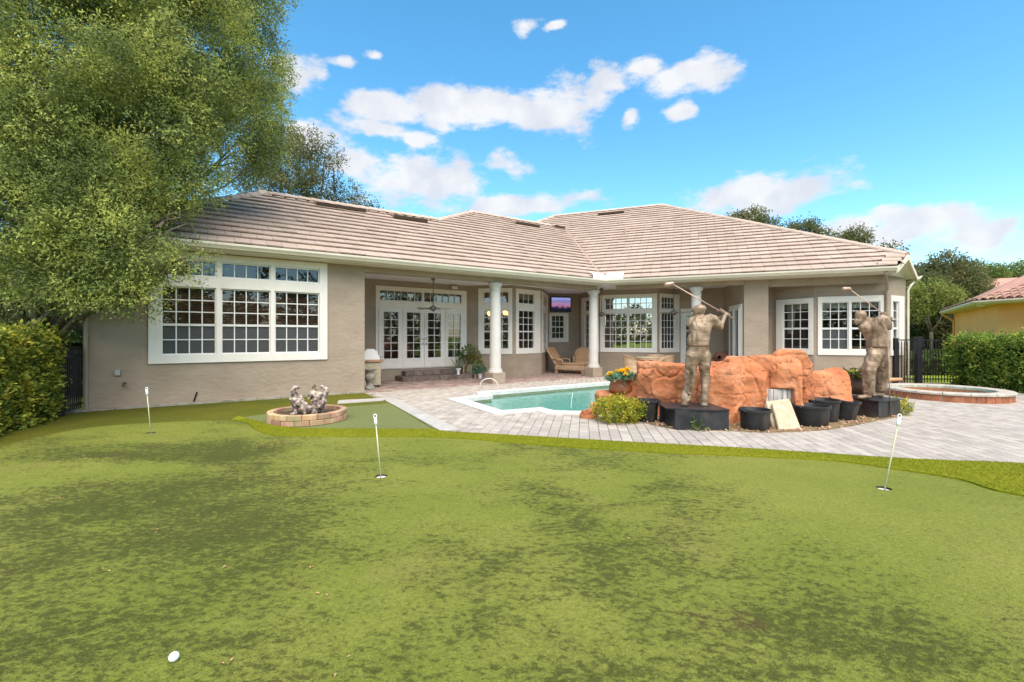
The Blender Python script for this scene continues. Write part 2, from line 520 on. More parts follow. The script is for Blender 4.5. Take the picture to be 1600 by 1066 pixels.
m_stucco = M('stucco', [(.33, .256, .187), (.385, .303, .226)], scale=1.3, rough=.92, bump=(.5, 7.5, .035, 6), spec=.15, stretch=(1, 1, 1.8),
             dirt=((.27, .25, .16), .9, .62, .85))
m_cream = M('cream_trim', [(.62, .55, .42), (.70, .63, .50)], scale=2, rough=.55)
m_gutter = M('gutter_paint', [(.64, .56, .43), (.71, .63, .50)], scale=1.5, rough=.45)
m_white = M('white_paint', [(.76, .69, .60), (.81, .75, .67)], scale=3, rough=.5)
m_white2 = M('white_vinyl', [(.78, .75, .70)], rough=.4)
m_col = M('column_white', [(.56, .52, .47), (.63, .59, .54)], scale=3, rough=.6)
m_ceil = M('ceiling_paint', [(.80, .79, .77), (.85, .84, .82)], scale=1, rough=.8)
m_tile = M('roof_tile', [(.41, .305, .242), (.47, .355, .288)], scale=.9, rough=.9, island=.06, hue=.006, spec=.2, bump=(.3, 40, .01),
           dirt=((.36, .28, .23), 1.7, .55, .8, (1, 1, 1)))
m_tile_edge_shade = M('tile_edge_shade', [(.21, .15, .115), (.27, .20, .155)], scale=3, rough=.95, spec=.1)  # raw brown tile edge, with the shade on the butts painted into its colour
m_under = M('roof_underlay', [(.045, .03, .022)], rough=.95, spec=.1)
m_vent = M('vent_metal', [(.34, .23, .15), (.42, .29, .20)], rough=.6)
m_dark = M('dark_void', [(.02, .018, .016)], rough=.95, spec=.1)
m_flash = M('flashing', [(.76, .76, .76), (.82, .82, .82)], rough=.4)
m_glass = glassy('window_glass', (.80, .84, .84, 1), gloss=1.2, ior=1.5, fac_add=.025)
m_glass_l = glassy('window_glass_patio', (.74, .78, .78, 1), gloss=1.7, ior=1.5, fac_add=.05)
m_screen = glassy('insect_screen', (.34, .34, .36, 1), gloss=.3, ior=1.2, rough=.6, fac_add=.16, sheen=.55)
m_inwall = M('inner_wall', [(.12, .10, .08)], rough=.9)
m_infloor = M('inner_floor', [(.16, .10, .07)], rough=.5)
m_blind = M('wood_blind', [(.19, .085, .05), (.25, .12, .07)], scale=6, rough=.5)
m_curtain = M('curtain_cloth', [(.52, .47, .34), (.62, .57, .43)], scale=3, rough=.9)
m_zebra = M('striped_cloth', [(.02, .016, .012), (.55, .46, .32)], scale=2.6, rough=.9, lo=.48, hi=.52, stretch=(3.5, 1, 1))
m_leather = M('tan_leather', [(.34, .18, .10), (.42, .24, .14)], scale=4, rough=.5)
m_step = M('step_stone', [(.13, .095, .075), (.22, .165, .135)], scale=7, rough=.9, bump=(.4, 30, .01), objrand=.15)
m_paver = M('paver_concrete', [(.335, .288, .243), (.43, .382, .335)], scale=5, rough=.92, bump=(.35, 90, .006), objrand=.15, spec=.2, hue=.014, dirt=((.25, .215, .18), 2.2, .55, .8))
m_paver_i = M('paver_concrete_far', [(.335, .288, .243), (.43, .382, .335)], scale=5, rough=.92, island=.13, spec=.2, hue=.012)
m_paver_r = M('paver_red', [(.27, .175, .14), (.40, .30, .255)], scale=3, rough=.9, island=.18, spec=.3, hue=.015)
m_joint = M('paver_joint', [(.21, .18, .148), (.29, .255, .215)], scale=9, rough=.97, spec=.1)
m_coping = M('pool_coping', [(.54, .51, .47), (.63, .60, .56)], scale=6, rough=.75, bump=(.2, 60, .005), objrand=.04)
m_poolband = M('pool_tile_band', [(.30, .29, .17), (.40, .39, .24)], scale=20, rough=.35)
m_plaster = M('pool_plaster', [(.42, .72, .68), (.50, .78, .74)], scale=1.2, rough=.8)
m_water = glassy('pool_water', (.66, .93, .90, 1), gloss=1.0, ior=1.33, rough=.02, bump=(.5, 4.0, .06), fac_add=.02)
m_jet = glassy('water_jet', (.93, .97, .97, 1), gloss=2.0, ior=1.33, rough=.1, fac_add=.25)
m_border = M('border_concrete', [(.36, .335, .30), (.44, .41, .375)], scale=5, rough=.9, objrand=.06, bump=(.2, 60, .005))
m_kerb = M('kerb_concrete', [(.26, .225, .17), (.38, .34, .27)], scale=5, rough=.95, dirt=((.16, .15, .09), 4, .55, .75))
m_soil = M('soil', [(.06, .045, .03), (.12, .09, .06)], scale=12, rough=1, bump=(.8, 30, .03), spec=.1)
m_mulch = M('mulch', [(.10, .085, .045), (.26, .17, .10), (.17, .18, .06)], scale=6, rough=1, bump=(.8, 40, .03), spec=.1)
m_chip = M('stone_chip', [(.36, .19, .11), (.48, .30, .20)], scale=20, rough=.9, island=.35, hue=.02)
m_rock = M('orange_rock', [(.38, .128, .055), (.51, .190, .085), (.60, .28, .15)], scale=2.0, rough=.92, bump=(.6, 26, .02, 6), spec=.2, lo=.3, hi=.7,
           dirt=((.20, .06, .025), 5.5, .62, .76))
m_bronze = M('bronze', [(.17, .11, .068), (.31, .215, .142), (.42, .315, .22)], scale=6, rough=.55, metal=.25, lo=.3, hi=.72, bump=(.5, 30, .012),
             dirt=((.09, .055, .028), 4.5, .52, .66, (1, 1, .30)))
m_copper = M('club_copper', [(.48, .30, .22), (.58, .40, .31)], scale=8, rough=.4, metal=.5)
m_plinth = M('plinth_black', [(.016, .017, .020), (.034, .035, .039)], scale=6, rough=.38, bump=(.15, 12, .01), dirt=((.10, .085, .07), 2.2, .6, .8))
m_plinth_s = M('plinth_side', [(.05, .04, .036), (.09, .075, .068)], scale=8, rough=.5)
m_pot = M('pot_plastic', [(.016, .016, .017), (.030, .030, .031)], scale=7, rough=.5, dirt=((.12, .095, .075), 3.2, .58, .82, (1, 1, .35)))
m_slab = M('sand_slab', [(.40, .33, .215), (.52, .44, .31)], scale=9, rough=.95, bump=(.4, 50, .01), dirt=((.18, .20, .06), 5, .62, .8))
m_grille = M('weathered_panel', [(.30, .25, .21), (.62, .60, .57)], scale=5, rough=.8, stretch=(4, 1, .7), objrand=.1)
m_terra = M('glazed_terracotta', [(.12, .045, .02), (.36, .125, .05)], scale=3.5, rough=.45, lo=.3, hi=.6, stretch=(1, 1, 2))
m_urn2 = M('dark_terracotta', [(.085, .045, .028), (.20, .10, .06)], scale=4, rough=.5)
m_flower = M('yellow_petal', [(.80, .50, .01), (.88, .66, .06)], scale=30, rough=.6, island=.12, trans=.25)
m_flower2 = M('pale_petal', [(.82, .68, .30), (.85, .80, .55)], scale=30, rough=.6, island=.12, trans=.25)
m_leafb = M('blue_green_leaf', [(.10, .22, .14), (.18, .32, .20)], scale=9, rough=.5, island=.25, trans=.25)
m_brick1 = M('planter_brick', [(.38, .20, .115), (.50, .35, .22)], scale=6, rough=.95, objrand=.25, hue=.02, bump=(.4, 50, .01), dirt=((.22, .22, .10), 3, .55, .75))
m_spat = M('spa_tile', [(.30, .10, .045), (.42, .16, .075)], scale=12, rough=.45, objrand=.14)
m_grout = M('grout', [(.58, .50, .40)], rough=.9)
m_spac = M('spa_coping', [(.36, .31, .25), (.50, .45, .38)], scale=6, rough=.85, bump=(.3, 40, .01), objrand=.06)
m_wicker = M('wicker', [(.50, .32, .185), (.68, .48, .30)], scale=3, rough=.8, bump=(1.0, 60, .015, 2), stretch=(1, 1, 2.5))
m_cush = M('tan_cushion', [(.50, .28, .15), (.58, .35, .20)], scale=5, rough=.9)
m_fence = M('black_metal', [(.012, .012, .015), (.02, .02, .023)], rough=.4, scale=3)
m_fan = M('fan_metal', [(.16, .15, .14), (.22, .21, .19)], rough=.35, metal=.6)
m_blade = M('fan_blade', [(.30, .26, .20), (.38, .34, .27)], scale=5, rough=.5)
m_steel = M('brushed_steel', [(.42, .42, .42)], rough=.35, metal=.8)
m_grey = M('grey_plastic', [(.38, .39, .37)], rough=.5)
m_black = M('black_gloss', [(.008, .008, .010)], rough=.25)
m_orange_wall = M('ochre_stucco', [(.88, .39, .13), (.92, .44, .16)], scale=1.2, rough=.9, bump=(.3, 8, .03))
m_barrel = M('barrel_tile', [(.24, .12, .08), (.42, .22, .15), (.50, .32, .24)], scale=1.8, rough=.85, objrand=.22, hue=.02, lo=.3, hi=.7)
m_barrel_far = M('barrel_tile_far', [(.40, .19, .13), (.50, .27, .20)], scale=3, rough=.9, island=.12)
m_bark = M('bark', [(.10, .08, .06), (.22, .18, .14)], scale=6, rough=.95, bump=(.9, 18, .04), stretch=(1, 1, .3))
m_moss = M('hanging_moss', [(.26, .25, .16), (.34, .33, .22)], scale=9, rough=1, island=.15)
m_ballw = M('ball_white', [(.80, .80, .80)], rough=.35)
m_flagw = M('flag_white', [(.82, .82, .82)], rough=.4)
m_pole = M('flag_pole', [(.42, .43, .25), (.52, .52, .34)], rough=.4, scale=3)
m_dragon = M('weathered_statue', [(.045, .034, .027), (.24, .175, .135), (.54, .47, .40)], scale=12, rough=.75, lo=.37, hi=.60, bump=(.5, 45, .012), dirt=((.30, .12, .07), 7, .60, .72))
def leafmat(name, a, b, c, scale=1.2, isl=.28, trans=.3, hue=.018, rough=.6):
    return M(name, [a, b, c], scale=scale, rough=rough, island=isl, trans=trans, hue=hue, lo=.36, hi=.66, detail=3, spec=.15)
m_oak = leafmat('oak_leaf', (.125, .168, .056), (.245, .298, .088), (.44, .475, .12), scale=1.1, isl=.55, trans=.42)
m_oak2 = leafmat('oak_leaf_dark', (.09, .11, .045), (.14, .155, .055), (.21, .20, .07), scale=.6)
m_hedgel = leafmat('hedge_leaf', (.11, .16, .034), (.26, .29, .045), (.50, .45, .06), scale=4.5, isl=.55)
m_hedged = leafmat('dark_hedge_leaf', (.05, .09, .024), (.09, .14, .034), (.15, .20, .045), scale=2, isl=.3)
m_hedger = leafmat('glossy_hedge_leaf', (.10, .18, .036), (.20, .29, .048), (.36, .42, .075), scale=3.0, isl=.5)
m_shrub = leafmat('variegated_leaf', (.18, .22, .03), (.38, .38, .04), (.60, .52, .06), scale=6, isl=.35)
m_dktree = leafmat('dark_tree_leaf', (.085, .105, .045), (.14, .155, .06), (.22, .19, .08), scale=.8)
m_lttree = leafmat('light_tree_leaf', (.14, .18, .045), (.21, .25, .06), (.30, .31, .08), scale=.9)
m_fartree = leafmat('far_tree_leaf', (.09, .13, .036), (.15, .20, .05), (.21, .26, .065), scale=.6)
m_houseleaf = leafmat('house_plant_leaf', (.05, .11, .018), (.10, .18, .025), (.20, .26, .04), scale=6, isl=.3)
m_agave = M('agave_leaf', [(.13, .16, .11), (.26, .27, .18)], scale=6, rough=.5)
m_deadleaf = M('dead_leaf', [(.36, .17, .07), (.52, .34, .18)], scale=30, rough=.9, island=.3)

def turf_material(name, a, b, fine=140.0, stain=False, bumpd=.012, rgh=.95):
    m = bpy.data.materials.new(name); m.use_nodes = True
    nt = m.node_tree; N, L = nt.nodes.new, nt.links.new
    bs = nt.nodes['Principled BSDF']; bs.inputs['Roughness'].default_value = rgh; bs.inputs['Specular IOR Level'].default_value = .12
    tc = N('ShaderNodeTexCoord')
    def noise(scale, detail=4.0, rough=.6, stretch=(1, 1, 1), rot=0.0, dist=0.0):
        mp = N('ShaderNodeMapping'); mp.inputs['Scale'].default_value = stretch; mp.inputs['Rotation'].default_value = (0, 0, rot)
        L(tc.outputs['Object'], mp.inputs['Vector'])
        n = N('ShaderNodeTexNoise'); n.inputs['Scale'].default_value = scale; n.inputs['Detail'].default_value = detail; n.inputs['Roughness'].default_value = rough
        n.inputs['Distortion'].default_value = dist
        L(mp.outputs[0], n.inputs['Vector']); return n.outputs['Fac']
    def rng(v, a0, a1, b0=0.0, b1=1.0, smooth=True):
        r_ = N('ShaderNodeMapRange')
        if smooth: r_.interpolation_type = 'SMOOTHSTEP'
        for k, q in zip(('From Min', 'From Max', 'To Min', 'To Max'), (a0, a1, b0, b1)): r_.inputs[k].default_value = q
        L(v, r_.inputs['Value']); return r_.outputs[0]
    def mixc(f, c0, c1):
        x = N('ShaderNodeMix'); x.data_type = 'RGBA'; L(f, x.inputs['Factor'])
        for i, c in ((6, c0), (7, c1)):
            if isinstance(c, tuple): x.inputs[i].default_value = c if len(c) == 4 else c + (1,)
            else: L(c, x.inputs[i])
        return x.outputs[2]
    def math_(op, p, q):
        x = N('ShaderNodeMath'); x.operation = op; x.use_clamp = (op != 'SUBTRACT')
        for i, c in ((0, p), (1, q)):
            if isinstance(c, (int, float)): x.inputs[i].default_value = c
            else: L(c, x.inputs[i])
        return x.outputs[0]
    col = mixc(rng(noise(.55, 3), .35, .65), a, b)
    if stain:
        # algae: soft fields of growth broken up by specks; the larger fields lie where the turf stays damp
        field = noise(.36, 4.0, .55, (1, 1.25, 1), .5, .6)
        spots = [(-3.3, 4.3, 2.4, .9, .11), (-5.0, 5.6, 2.0, .9, .12), (-3.0, 5.9, 1.3, .5, .10), (-1.6, 4.0, 1.4, .8, .08), (-2.6, 3.2, 1.2, .4, .08), (.15, 2.6, .7, .75, .12), (.65, 3.5, .55, 1.0, .14), (.30, 4.4, .5, .8, .10), (1.05, 2.2, .55, .45, .12),
                 (1.9, 2.2, .5, .6, .10), (1.1, 5.1, .6, .5, .08), (-.5, 5.6, 1.2, .5, .07), (.2, 1.75, .45, .35, .12), (1.75, 1.55, .3, .3, .15), (-2.1, 2.2, .5, .35, .08), (-.35, 2.1, .5, .5, .10), (-1.1, 3.2, .8, .4, .06), (.55, 1.95, .35, .35, .10),
                 (2.9, 3.3, 1.3, 1.5, -.09), (3.4, 4.9, 1.6, 1.2, -.17), (-1.1, 5.1, .7, .6, -.05), (-1.0, 2.7, .5, .4, -.07), (-1.6, 1.9, .5, .3, -.05), (-6.0, 6.4, 1.6, .4, -.06)]
        for (x, y, rx, ry, k) in spots:
            mp = N('ShaderNodeMapping'); mp.vector_type = 'TEXTURE'; mp.inputs['Location'].default_value = (x, y, 0); mp.inputs['Scale'].default_value = (rx, ry, 1)
            mp.inputs['Rotation'].default_value = (0, 0, .35)
            L(tc.outputs['Object'], mp.inputs['Vector'])
            ln = N('ShaderNodeVectorMath'); ln.operation = 'LENGTH'; L(mp.outputs[0], ln.inputs[0])
            w = rng(ln.outputs['Value'], 1.25, .2, 0, 1)
            x_ = N('ShaderNodeMath'); x_.operation = 'MULTIPLY_ADD'; L(w, x_.inputs[0]); x_.inputs[1].default_value = k; L(field, x_.inputs[2]); field = x_.outputs[0]
        mid = noise(2.2, 7.0, .72, (1, 1.8, 1), .45, .5)
        speck = noise(16, 5.0, .7, (1, 1.6, 1), .45)
        fine_s = noise(70, 3.0, .7)
        v = N('ShaderNodeMath'); v.operation = 'MULTIPLY_ADD'; L(mid, v.inputs[0]); v.inputs[1].default_value = .62; L(field, v.inputs[2])
        dens = rng(v.outputs[0], .48, 1.22, 0, 1, False)                     # how thickly it grows
        pep = noise(15, 8.0, .76, (1, 1.55, 1), .45, .3)
        thr = N('ShaderNodeMath'); thr.operation = 'MULTIPLY_ADD'; L(dens, thr.inputs[0]); thr.inputs[1].default_value = .46; L(pep, thr.inputs[2])
        v4 = N('ShaderNodeMath'); v4.operation = 'MULTIPLY_ADD'; L(fine_s, v4.inputs[0]); v4.inputs[1].default_value = .16; L(thr.outputs[0], v4.inputs[2])
        v5 = N('ShaderNodeMath'); v5.operation = 'MULTIPLY_ADD'; L(speck, v5.inputs[0]); v5.inputs[1].default_value = .14; L(v4.outputs[0], v5.inputs[2])
        hard = rng(v5.outputs[0], .865, .985)
        soft = rng(v.outputs[0], .70, 1.12)
        # sunlit-bleached tan patches
        tan = rng(noise(.8, 3, .5, (1, 1, 1), 1.3), .56, .72)
        col = mixc(math_('MULTIPLY', tan, .45), col, (.22, .19, .055))
        col = mixc(math_('MULTIPLY', soft, .42), col, (.070, .082, .018))
        col = mixc(math_('MULTIPLY', hard, .66), col, (.036, .040, .011))
        brown = rng(noise(1.3, 3, .5), .58, .70)
        col = mixc(math_('MULTIPLY', math_('MULTIPLY', brown, hard), .6), col, (.085, .055, .025))
    f1 = noise(fine, 2.0, .7); f2 = noise(fine * .33, 3.0, .7)
    h = N('ShaderNodeHueSaturation'); L(col, h.inputs['Color'])
    s = N('ShaderNodeMath'); s.operation = 'ADD'; L(f1, s.inputs[0]); L(f2, s.inputs[1])
    L(rng(s.outputs[0], .62, 1.38, .55, 1.45, False), h.inputs['Value'])
    L(h.outputs[0], bs.inputs['Base Color'])
    bp = N('ShaderNodeBump'); bp.inputs['Strength'].default_value = .7; bp.inputs['Distance'].default_value = bumpd
    L(s.outputs[0], bp.inputs['Height']); L(bp.outputs[0], bs.inputs['Normal'])
    return m
m_green = turf_material('putting_turf', (.160, .182, .030), (.198, .205, .040), stain=True)
m_fringe = turf_material('fringe_turf', (.185, .205, .010), (.22, .225, .013), fine=90, bumpd=.02)
m_backturf = turf_material('back_turf', (.095, .105, .013), (.135, .13, .015), fine=80, bumpd=.02)  # darker olive turf of the base strip
m_pale = turf_material('pale_turf', (.15, .17, .062), (.17, .185, .072), fine=120)
m_lawn = turf_material('lawn', (.14, .20, .02), (.22, .28, .03), fine=30, bumpd=.03)
# ------------------------------------------------------------------ ground, turf, patio, pool
D1 = Vector((.832, .555)); D1.normalize(); N1 = Vector((-D1.y, D1.x))      # left wing: along the wall, into the house
D2 = Vector((.926, -.377)); D2.normalize(); N2 = Vector((-D2.y, D2.x))     # right wing
E0 = Vector((-8.26, 8.73)); EC = Vector((3.36, 16.48))                     # eave line origin, inner corner of the eaves
def W1(t, s): return E0 + D1 * t + N1 * s
def W2(t, s): return EC + D2 * t + N2 * s
A0 = Vector((-8.63, 9.15)); A1 = Vector((-3.97, 12.26))

POOL = [(-1.17, 10.77), (-.20, 9.04), (.60, 9.44), (.84, 9.04), (1.42, 8.96), (2.2, 9.05), (2.9, 9.75), (4.2, 10.6), (4.7, 12.2), (4.3, 14.2), (3.18, 14.60), (-.62, 11.98), (-.51, 11.35)]
ground = sheet('ground', [(-700, -700), (700, -700), (700, 700), (-700, 700)], [POOL], -.06, m_lawn)
tag(ground, 'green lawn ground reaching away under house and trees', 'ground', kind='structure')

FLAGS = [((-1.40, 4.87), at(586, 648, 4.85), 'white-topped flag stick in the cup before the brick planter'),
         ((-5.60, 7.06), at(229, 606, 7.03), 'thin white flag stick nearest the stucco wall and hedge'),
         ((3.66, 4.48), at(1406, 648, 4.52), 'leaning flag stick on the green nearest the spa')]
def circle(c, r_, n=20): return [(c[0] + r_ * math.cos(2 * math.pi * k / n), c[1] + r_ * math.sin(2 * math.pi * k / n)) for k in range(n)]
cup_holes = [circle(c, .066) for c, _, _ in FLAGS]

edge_px = [(688, 675), (720, 677.5), (800, 682), (900, 688), (1000, 694), (1150, 702), (1280, 710.5), (1400, 718.5), (1500, 723), (1600, 727)]
edge_g = [G(*p) for p in edge_px]
patio_left = [G(569, 614), G(583, 620.5), G(604, 627), G(640, 647), G(672, 666)]
far_r = [(7.6, 4.75), (10, 4.1), (16, 3.0)]
turf_outer = [(-16, -9), (16, -9), (16, 3.0)] + far_r[:-1][::-1] + edge_g[::-1] + patio_left[::-1] + [tuple(A1 + N1 * .05), tuple(A0 + N1 * .05), (-16, 9.15)]
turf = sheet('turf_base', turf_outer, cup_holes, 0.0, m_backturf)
tag(turf, 'darker synthetic turf strip between stucco wall and putting green', 'turf', kind='structure')
gtop = [G(*p) for p in [(0, 699), (50, 686), (125, 671), (190, 664.5), (250, 661), (310, 658.5), (350, 657.8), (380, 660), (396, 670), (412, 678.5), (445, 682.5), (500, 683.3), (600, 683.8), (700, 685.2), (840, 696.5), (1000, 707), (1150, 714), (1300, 721.5), (1400, 735), (1500, 751), (1600, 777)]]
green_poly = [(-8.4, 5.3)] + smooth_curve(gtop, 4) + [(5.5, 3.4), (5.8, 2.0), (5.4, -1.2), (3.8, -3.6), (-5, -4.2), (-9.2, -1), (-9.6, 3)]
green = sheet('putting_green', green_poly, cup_holes, .008, m_green, skirt=.008)
tag(green, 'worn synthetic putting green with dark algae stains', 'putting green', kind='structure')
pale = sheet('pale_turf', [G(*p) for p in [(378, 652.5), (430, 645.5), (537, 636), (607, 630.5), (640, 649), (680, 674), (500, 676), (420, 670)]], [], .004, m_pale, skirt=.004)
rb_ = np.random.default_rng(77); nb0 = 170000
Yb = 1 / rb_.uniform(1 / 5.5, 1 / 1.25, nb0); Xb = rb_.uniform(-1.2, 1.2, nb0) * Yb
okb = np.array([True] * nb0) & (np.hypot(Xb + 1.40, Yb - 4.87) > .075) & (np.hypot(Xb - 3.66, Yb - 4.48) > .075) & ~((Xb > 3.9) & (Yb > 4.0))
Cb = np.c_[Xb, Yb, np.full(nb0, .007)][okb]
bo = obj('turf_blades', leaf_mesh('turf_blades', Cb, .008, rb_, m_green, aspect=.22, dirs=np.tile([0, 0, .55], (len(Cb), 1)), jitter=.6, fold=.03), green); tag(bo, kind='stuff')
tag(pale, 'pale green turf patch around the brick planter ring', 'turf', kind='structure')
fr_up = [G(*p) for p in [(372, 652), (395, 658), (428, 667), (470, 671), (500, 671.6), (600, 672.2), (676, 672.8)]] + edge_g + far_r
fr_dn = [G(*p) for p in [(362, 657.3), (385, 662), (398, 671.5), (415, 679.5), (450, 683), (500, 683.4), (600, 684), (700, 685.5), (840, 697), (1000, 707.4), (1150, 714.4), (1300, 722), (1400, 735.5), (1500, 751.6), (1600, 777.8)]] + [(6.0, 3.5), (9, 2), (16, 1)]
fu, fd = smooth_curve(fr_up, 4), smooth_curve(fr_dn, 4)
fringe = sheet('turf_fringe', fd + fu[::-1], [], .026, m_fringe, skirt=.026)
tag(fringe, 'bright yellow-green turf fringe curving between green and paving', 'turf', kind='structure')
# short pile standing up along the fringe
rg = np.random.default_rng(5)
def pile(name, polyA, n, h, mat, z, parent):
    P = np.array(polyA); C = np.zeros((0, 2))
    lo, hi = np.array([-4.8, 4.0]), np.array([6.6, 9.2])
    while len(C) < n:
        c = rg.uniform(lo, hi, (n * 3, 2)); r_ = np.zeros(len(c), bool); j = len(P) - 1
        for i in range(len(P)):
            xi, yi = P[i]; xj, yj = P[j]
            if yi != yj:
                r_ ^= ((yi > c[:, 1]) != (yj > c[:, 1])) & (c[:, 0] < (xj - xi) * (c[:, 1] - yi) / (yj - yi) + xi)
            j = i
        C = np.concatenate([C, c[r_]])
    C = C[:n]; C = np.c_[C, np.full(len(C), z)]
    d = np.tile([0, 0, 1.0], (len(C), 1))
    me = leaf_mesh(name, C, h, rg, mat, aspect=.22, dirs=d, jitter=.35, fold=.05)
    return tag(obj(name, me, parent), kind='stuff')
pile('turf_pile', fd + fu[::-1], 52000, .015, m_fringe, .024, fringe)

# --- patio
patio_poly = ([tuple(A1 - N1 * .1)] + patio_left[1:] + edge_g + far_r + [(16, 14.4), (14.0, 14.45), (12.9, 14.9), (12.5, 17), (8, 21), (-1, 21), (-5.7, 14.6)])
patio = sheet('patio', patio_poly, [POOL], -.016, m_joint)
tag(patio, 'grey paver patio around the pool', 'patio', kind='structure')
pa, pb = Vector((math.sin(R(9)), math.cos(R(9)))), Vector((math.cos(R(9)), -math.sin(R(9))))
PW, PL, GAP = .155, .235, .0055
def paver_mesh(name, mat):
    b = MB(); b.v = []
    x, y, c = PW / 2 - GAP / 2, PL / 2 - GAP / 2, .007
    b.add([(-x, -y, -.03), (x, -y, -.03), (x, y, -.03), (-x, y, -.03), (-x, -y, -c), (x, -y, -c), (x, y, -c), (-x, y, -c),
           (-x + c, -y + c, 0), (x - c, -y + c, 0), (x - c, y - c, 0), (-x + c, y - c, 0)],
          [(0, 1, 5, 4), (1, 2, 6, 5), (2, 3, 7, 6), (3, 0, 4, 7), (4, 5, 9, 8), (5, 6, 10, 9), (6, 7, 11, 10), (7, 4, 8, 11), (8, 9, 10, 11)])
    return mesh_from(name, b.v, b.f, mat)
pm = paver_mesh('paver', m_paver)
def grow(poly, k):
    """offset a closed polygon outwards by k (mitred)"""
    n = len(poly); ar = sum(poly[i][0] * poly[(i + 1) % n][1] - poly[(i + 1) % n][0] * poly[i][1] for i in range(n))
    sg = 1 if ar > 0 else -1; out = []
    for i in range(n):
        p0, p1, p2 = Vector(poly[i - 1]), Vector(poly[i]), Vector(poly[(i + 1) % n])
        a = (p1 - p0).normalized(); b = (p2 - p1).normalized()
        na, nb = Vector((a.y, -a.x)) * sg, Vector((b.y, -b.x)) * sg
        m_ = (na + nb); m_ /= max(m_.length_squared, .3) / 2
        out.append(tuple(p1 + m_ * k))
    return out
pool_keep = grow(POOL, .10)
patio_big = patio_poly
near, farv, redv = [], [], []
ang = math.atan2(pb.y, pb.x)
SPA_C, SPA_R = (10.72, 11.28), 1.21
for i in range(-58, 125):
    for j in range(0, 94):
        u = i * PW; w = j * PL + (PL / 2 if i % 2 else 0)
        c = pb * u + pa * w
        if c.y < 4.2 or c.y > 21 or abs(c.x / c.y) > 1.3: continue
        cs_ = [c + pb * (sx * PW * .5) + pa * (sy * PL * .5) for sx in (-1, 1) for sy in (-1, 1)]
        if not inside(c, patio_big): continue
        if any(inside(q, pool_keep) for q in cs_): continue
        if c.x < -.6 and c.y < 12 and not all(inside(q, patio_big) for q in cs_): continue
        if (c - Vector(SPA_C)).length < SPA_R - .25: continue
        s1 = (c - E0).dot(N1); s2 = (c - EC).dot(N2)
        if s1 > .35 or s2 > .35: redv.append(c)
        else: near.append(c)
# pavers seen from the camera, the ones that show largest first
BED = [G(*p) for p in [(1008, 662), (1030, 667), (1060, 672.5), (1140, 674.5), (1200, 677), (1240, 676), (1290, 673), (1335, 666), (1372, 658), (1406, 652)]] + [(7.4, 9.6), (5, 10.2), (2.6, 9.5)]
vis = [c for c in near if not inside(c, BED) and abs(c.x / c.y) < 1.13]
vis.sort(key=lambda c: c.y)
front = set((round(c.x, 3), round(c.y, 3)) for c in vis[:300])
rp = random.Random(3)
for c in vis[:300]:
    o = obj('paver', pm, patio, True)
    o.location = (c.x, c.y, .006 + rp.uniform(-.002, .002))
    o.rotation_euler = (rp.uniform(-.006, .006), rp.uniform(-.006, .006), ang + rp.uniform(-.008, .008))
def paver_mass(name, pts, mat):
    b = MB()
    for c in pts:
        x, y = PW / 2 - GAP / 2, PL / 2 - GAP / 2
        z = .006 + rp.uniform(-.002, .002); k = .007
        q = lambda ux, uy, zz: (c.x + pb.x * ux + pa.x * uy, c.y + pb.y * ux + pa.y * uy, zz)
        b.add([q(-x, -y, z - k), q(x, -y, z - k), q(x, y, z - k), q(-x, y, z - k), q(-x + k, -y + k, z), q(x - k, -y + k, z), q(x - k, y - k, z), q(-x + k, y - k, z)]
              + [q(-x, -y, -.03), q(x, -y, -.03), q(x, y, -.03), q(-x, y, -.03)],
              [(0, 1, 5, 4), (1, 2, 6, 5), (2, 3, 7, 6), (3, 0, 4, 7), (4, 5, 6, 7), (8, 9, 1, 0), (9, 10, 2, 1), (10, 11, 3, 2), (11, 8, 0, 3)])
    return tag(b.build(name, mat, patio), kind='stuff')
paver_mass('far_pavers', [c for c in near if (round(c.x, 3), round(c.y, 3)) not in front], m_paver_i)
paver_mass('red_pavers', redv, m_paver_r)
# pale border course along the turf
b0, b1 = Vector(G(597, 623.5)), Vector(G(690, 675))
bd = (b1 - b0).normalized(); bn = Vector((-bd.y, bd.x)); nb = 10; bl = (b1 - b0).length / nb
for k in range(nb):
    m = MB(); c0 = b0 + bd * (bl * k + .004); c1 = b0 + bd * (bl * (k + 1) - .004)
    m.prism([tuple(c0), tuple(c1), tuple(c1 + bn * .30), tuple(c0 + bn * .30)], -.02, .014)
    m.build('border_slab', m_border, patio)
# turf and white stepping strip beside the wall
strip = MB(); strip.prism([G(527, 631.5), G(599, 626.5), G(604, 622.5), G(529, 626.5)][::1], 0, .016)
so = strip.build('stepping_strip', m_border); tag(so, 'white concrete strip set in turf beside the brick planter', 'paving strip', kind='structure')
# kerb at the foot of the wall
kb = MB(); k0, k1 = A0 - N1 * .13 - D1 * .5, A1 - N1 * .13
for k in range(12):
    p, q = k0.lerp(k1, k / 12) + D1 * .006, k0.lerp(k1, (k + 1) / 12) - D1 * .006
    kb = MB(); kb.prism([tuple(p), tuple(q), tuple(q + N1 * .13), tuple(p + N1 * .13)], -.02, .035 + rp.uniform(0, .012))
    if k == 0:
        kerb = kb.build('kerb', m_kerb); tag(kerb, 'low concrete kerb along the foot of the stucco wall', 'kerb', kind='structure')
    else:
        kb.build('kerb_stone', m_kerb, kerb)

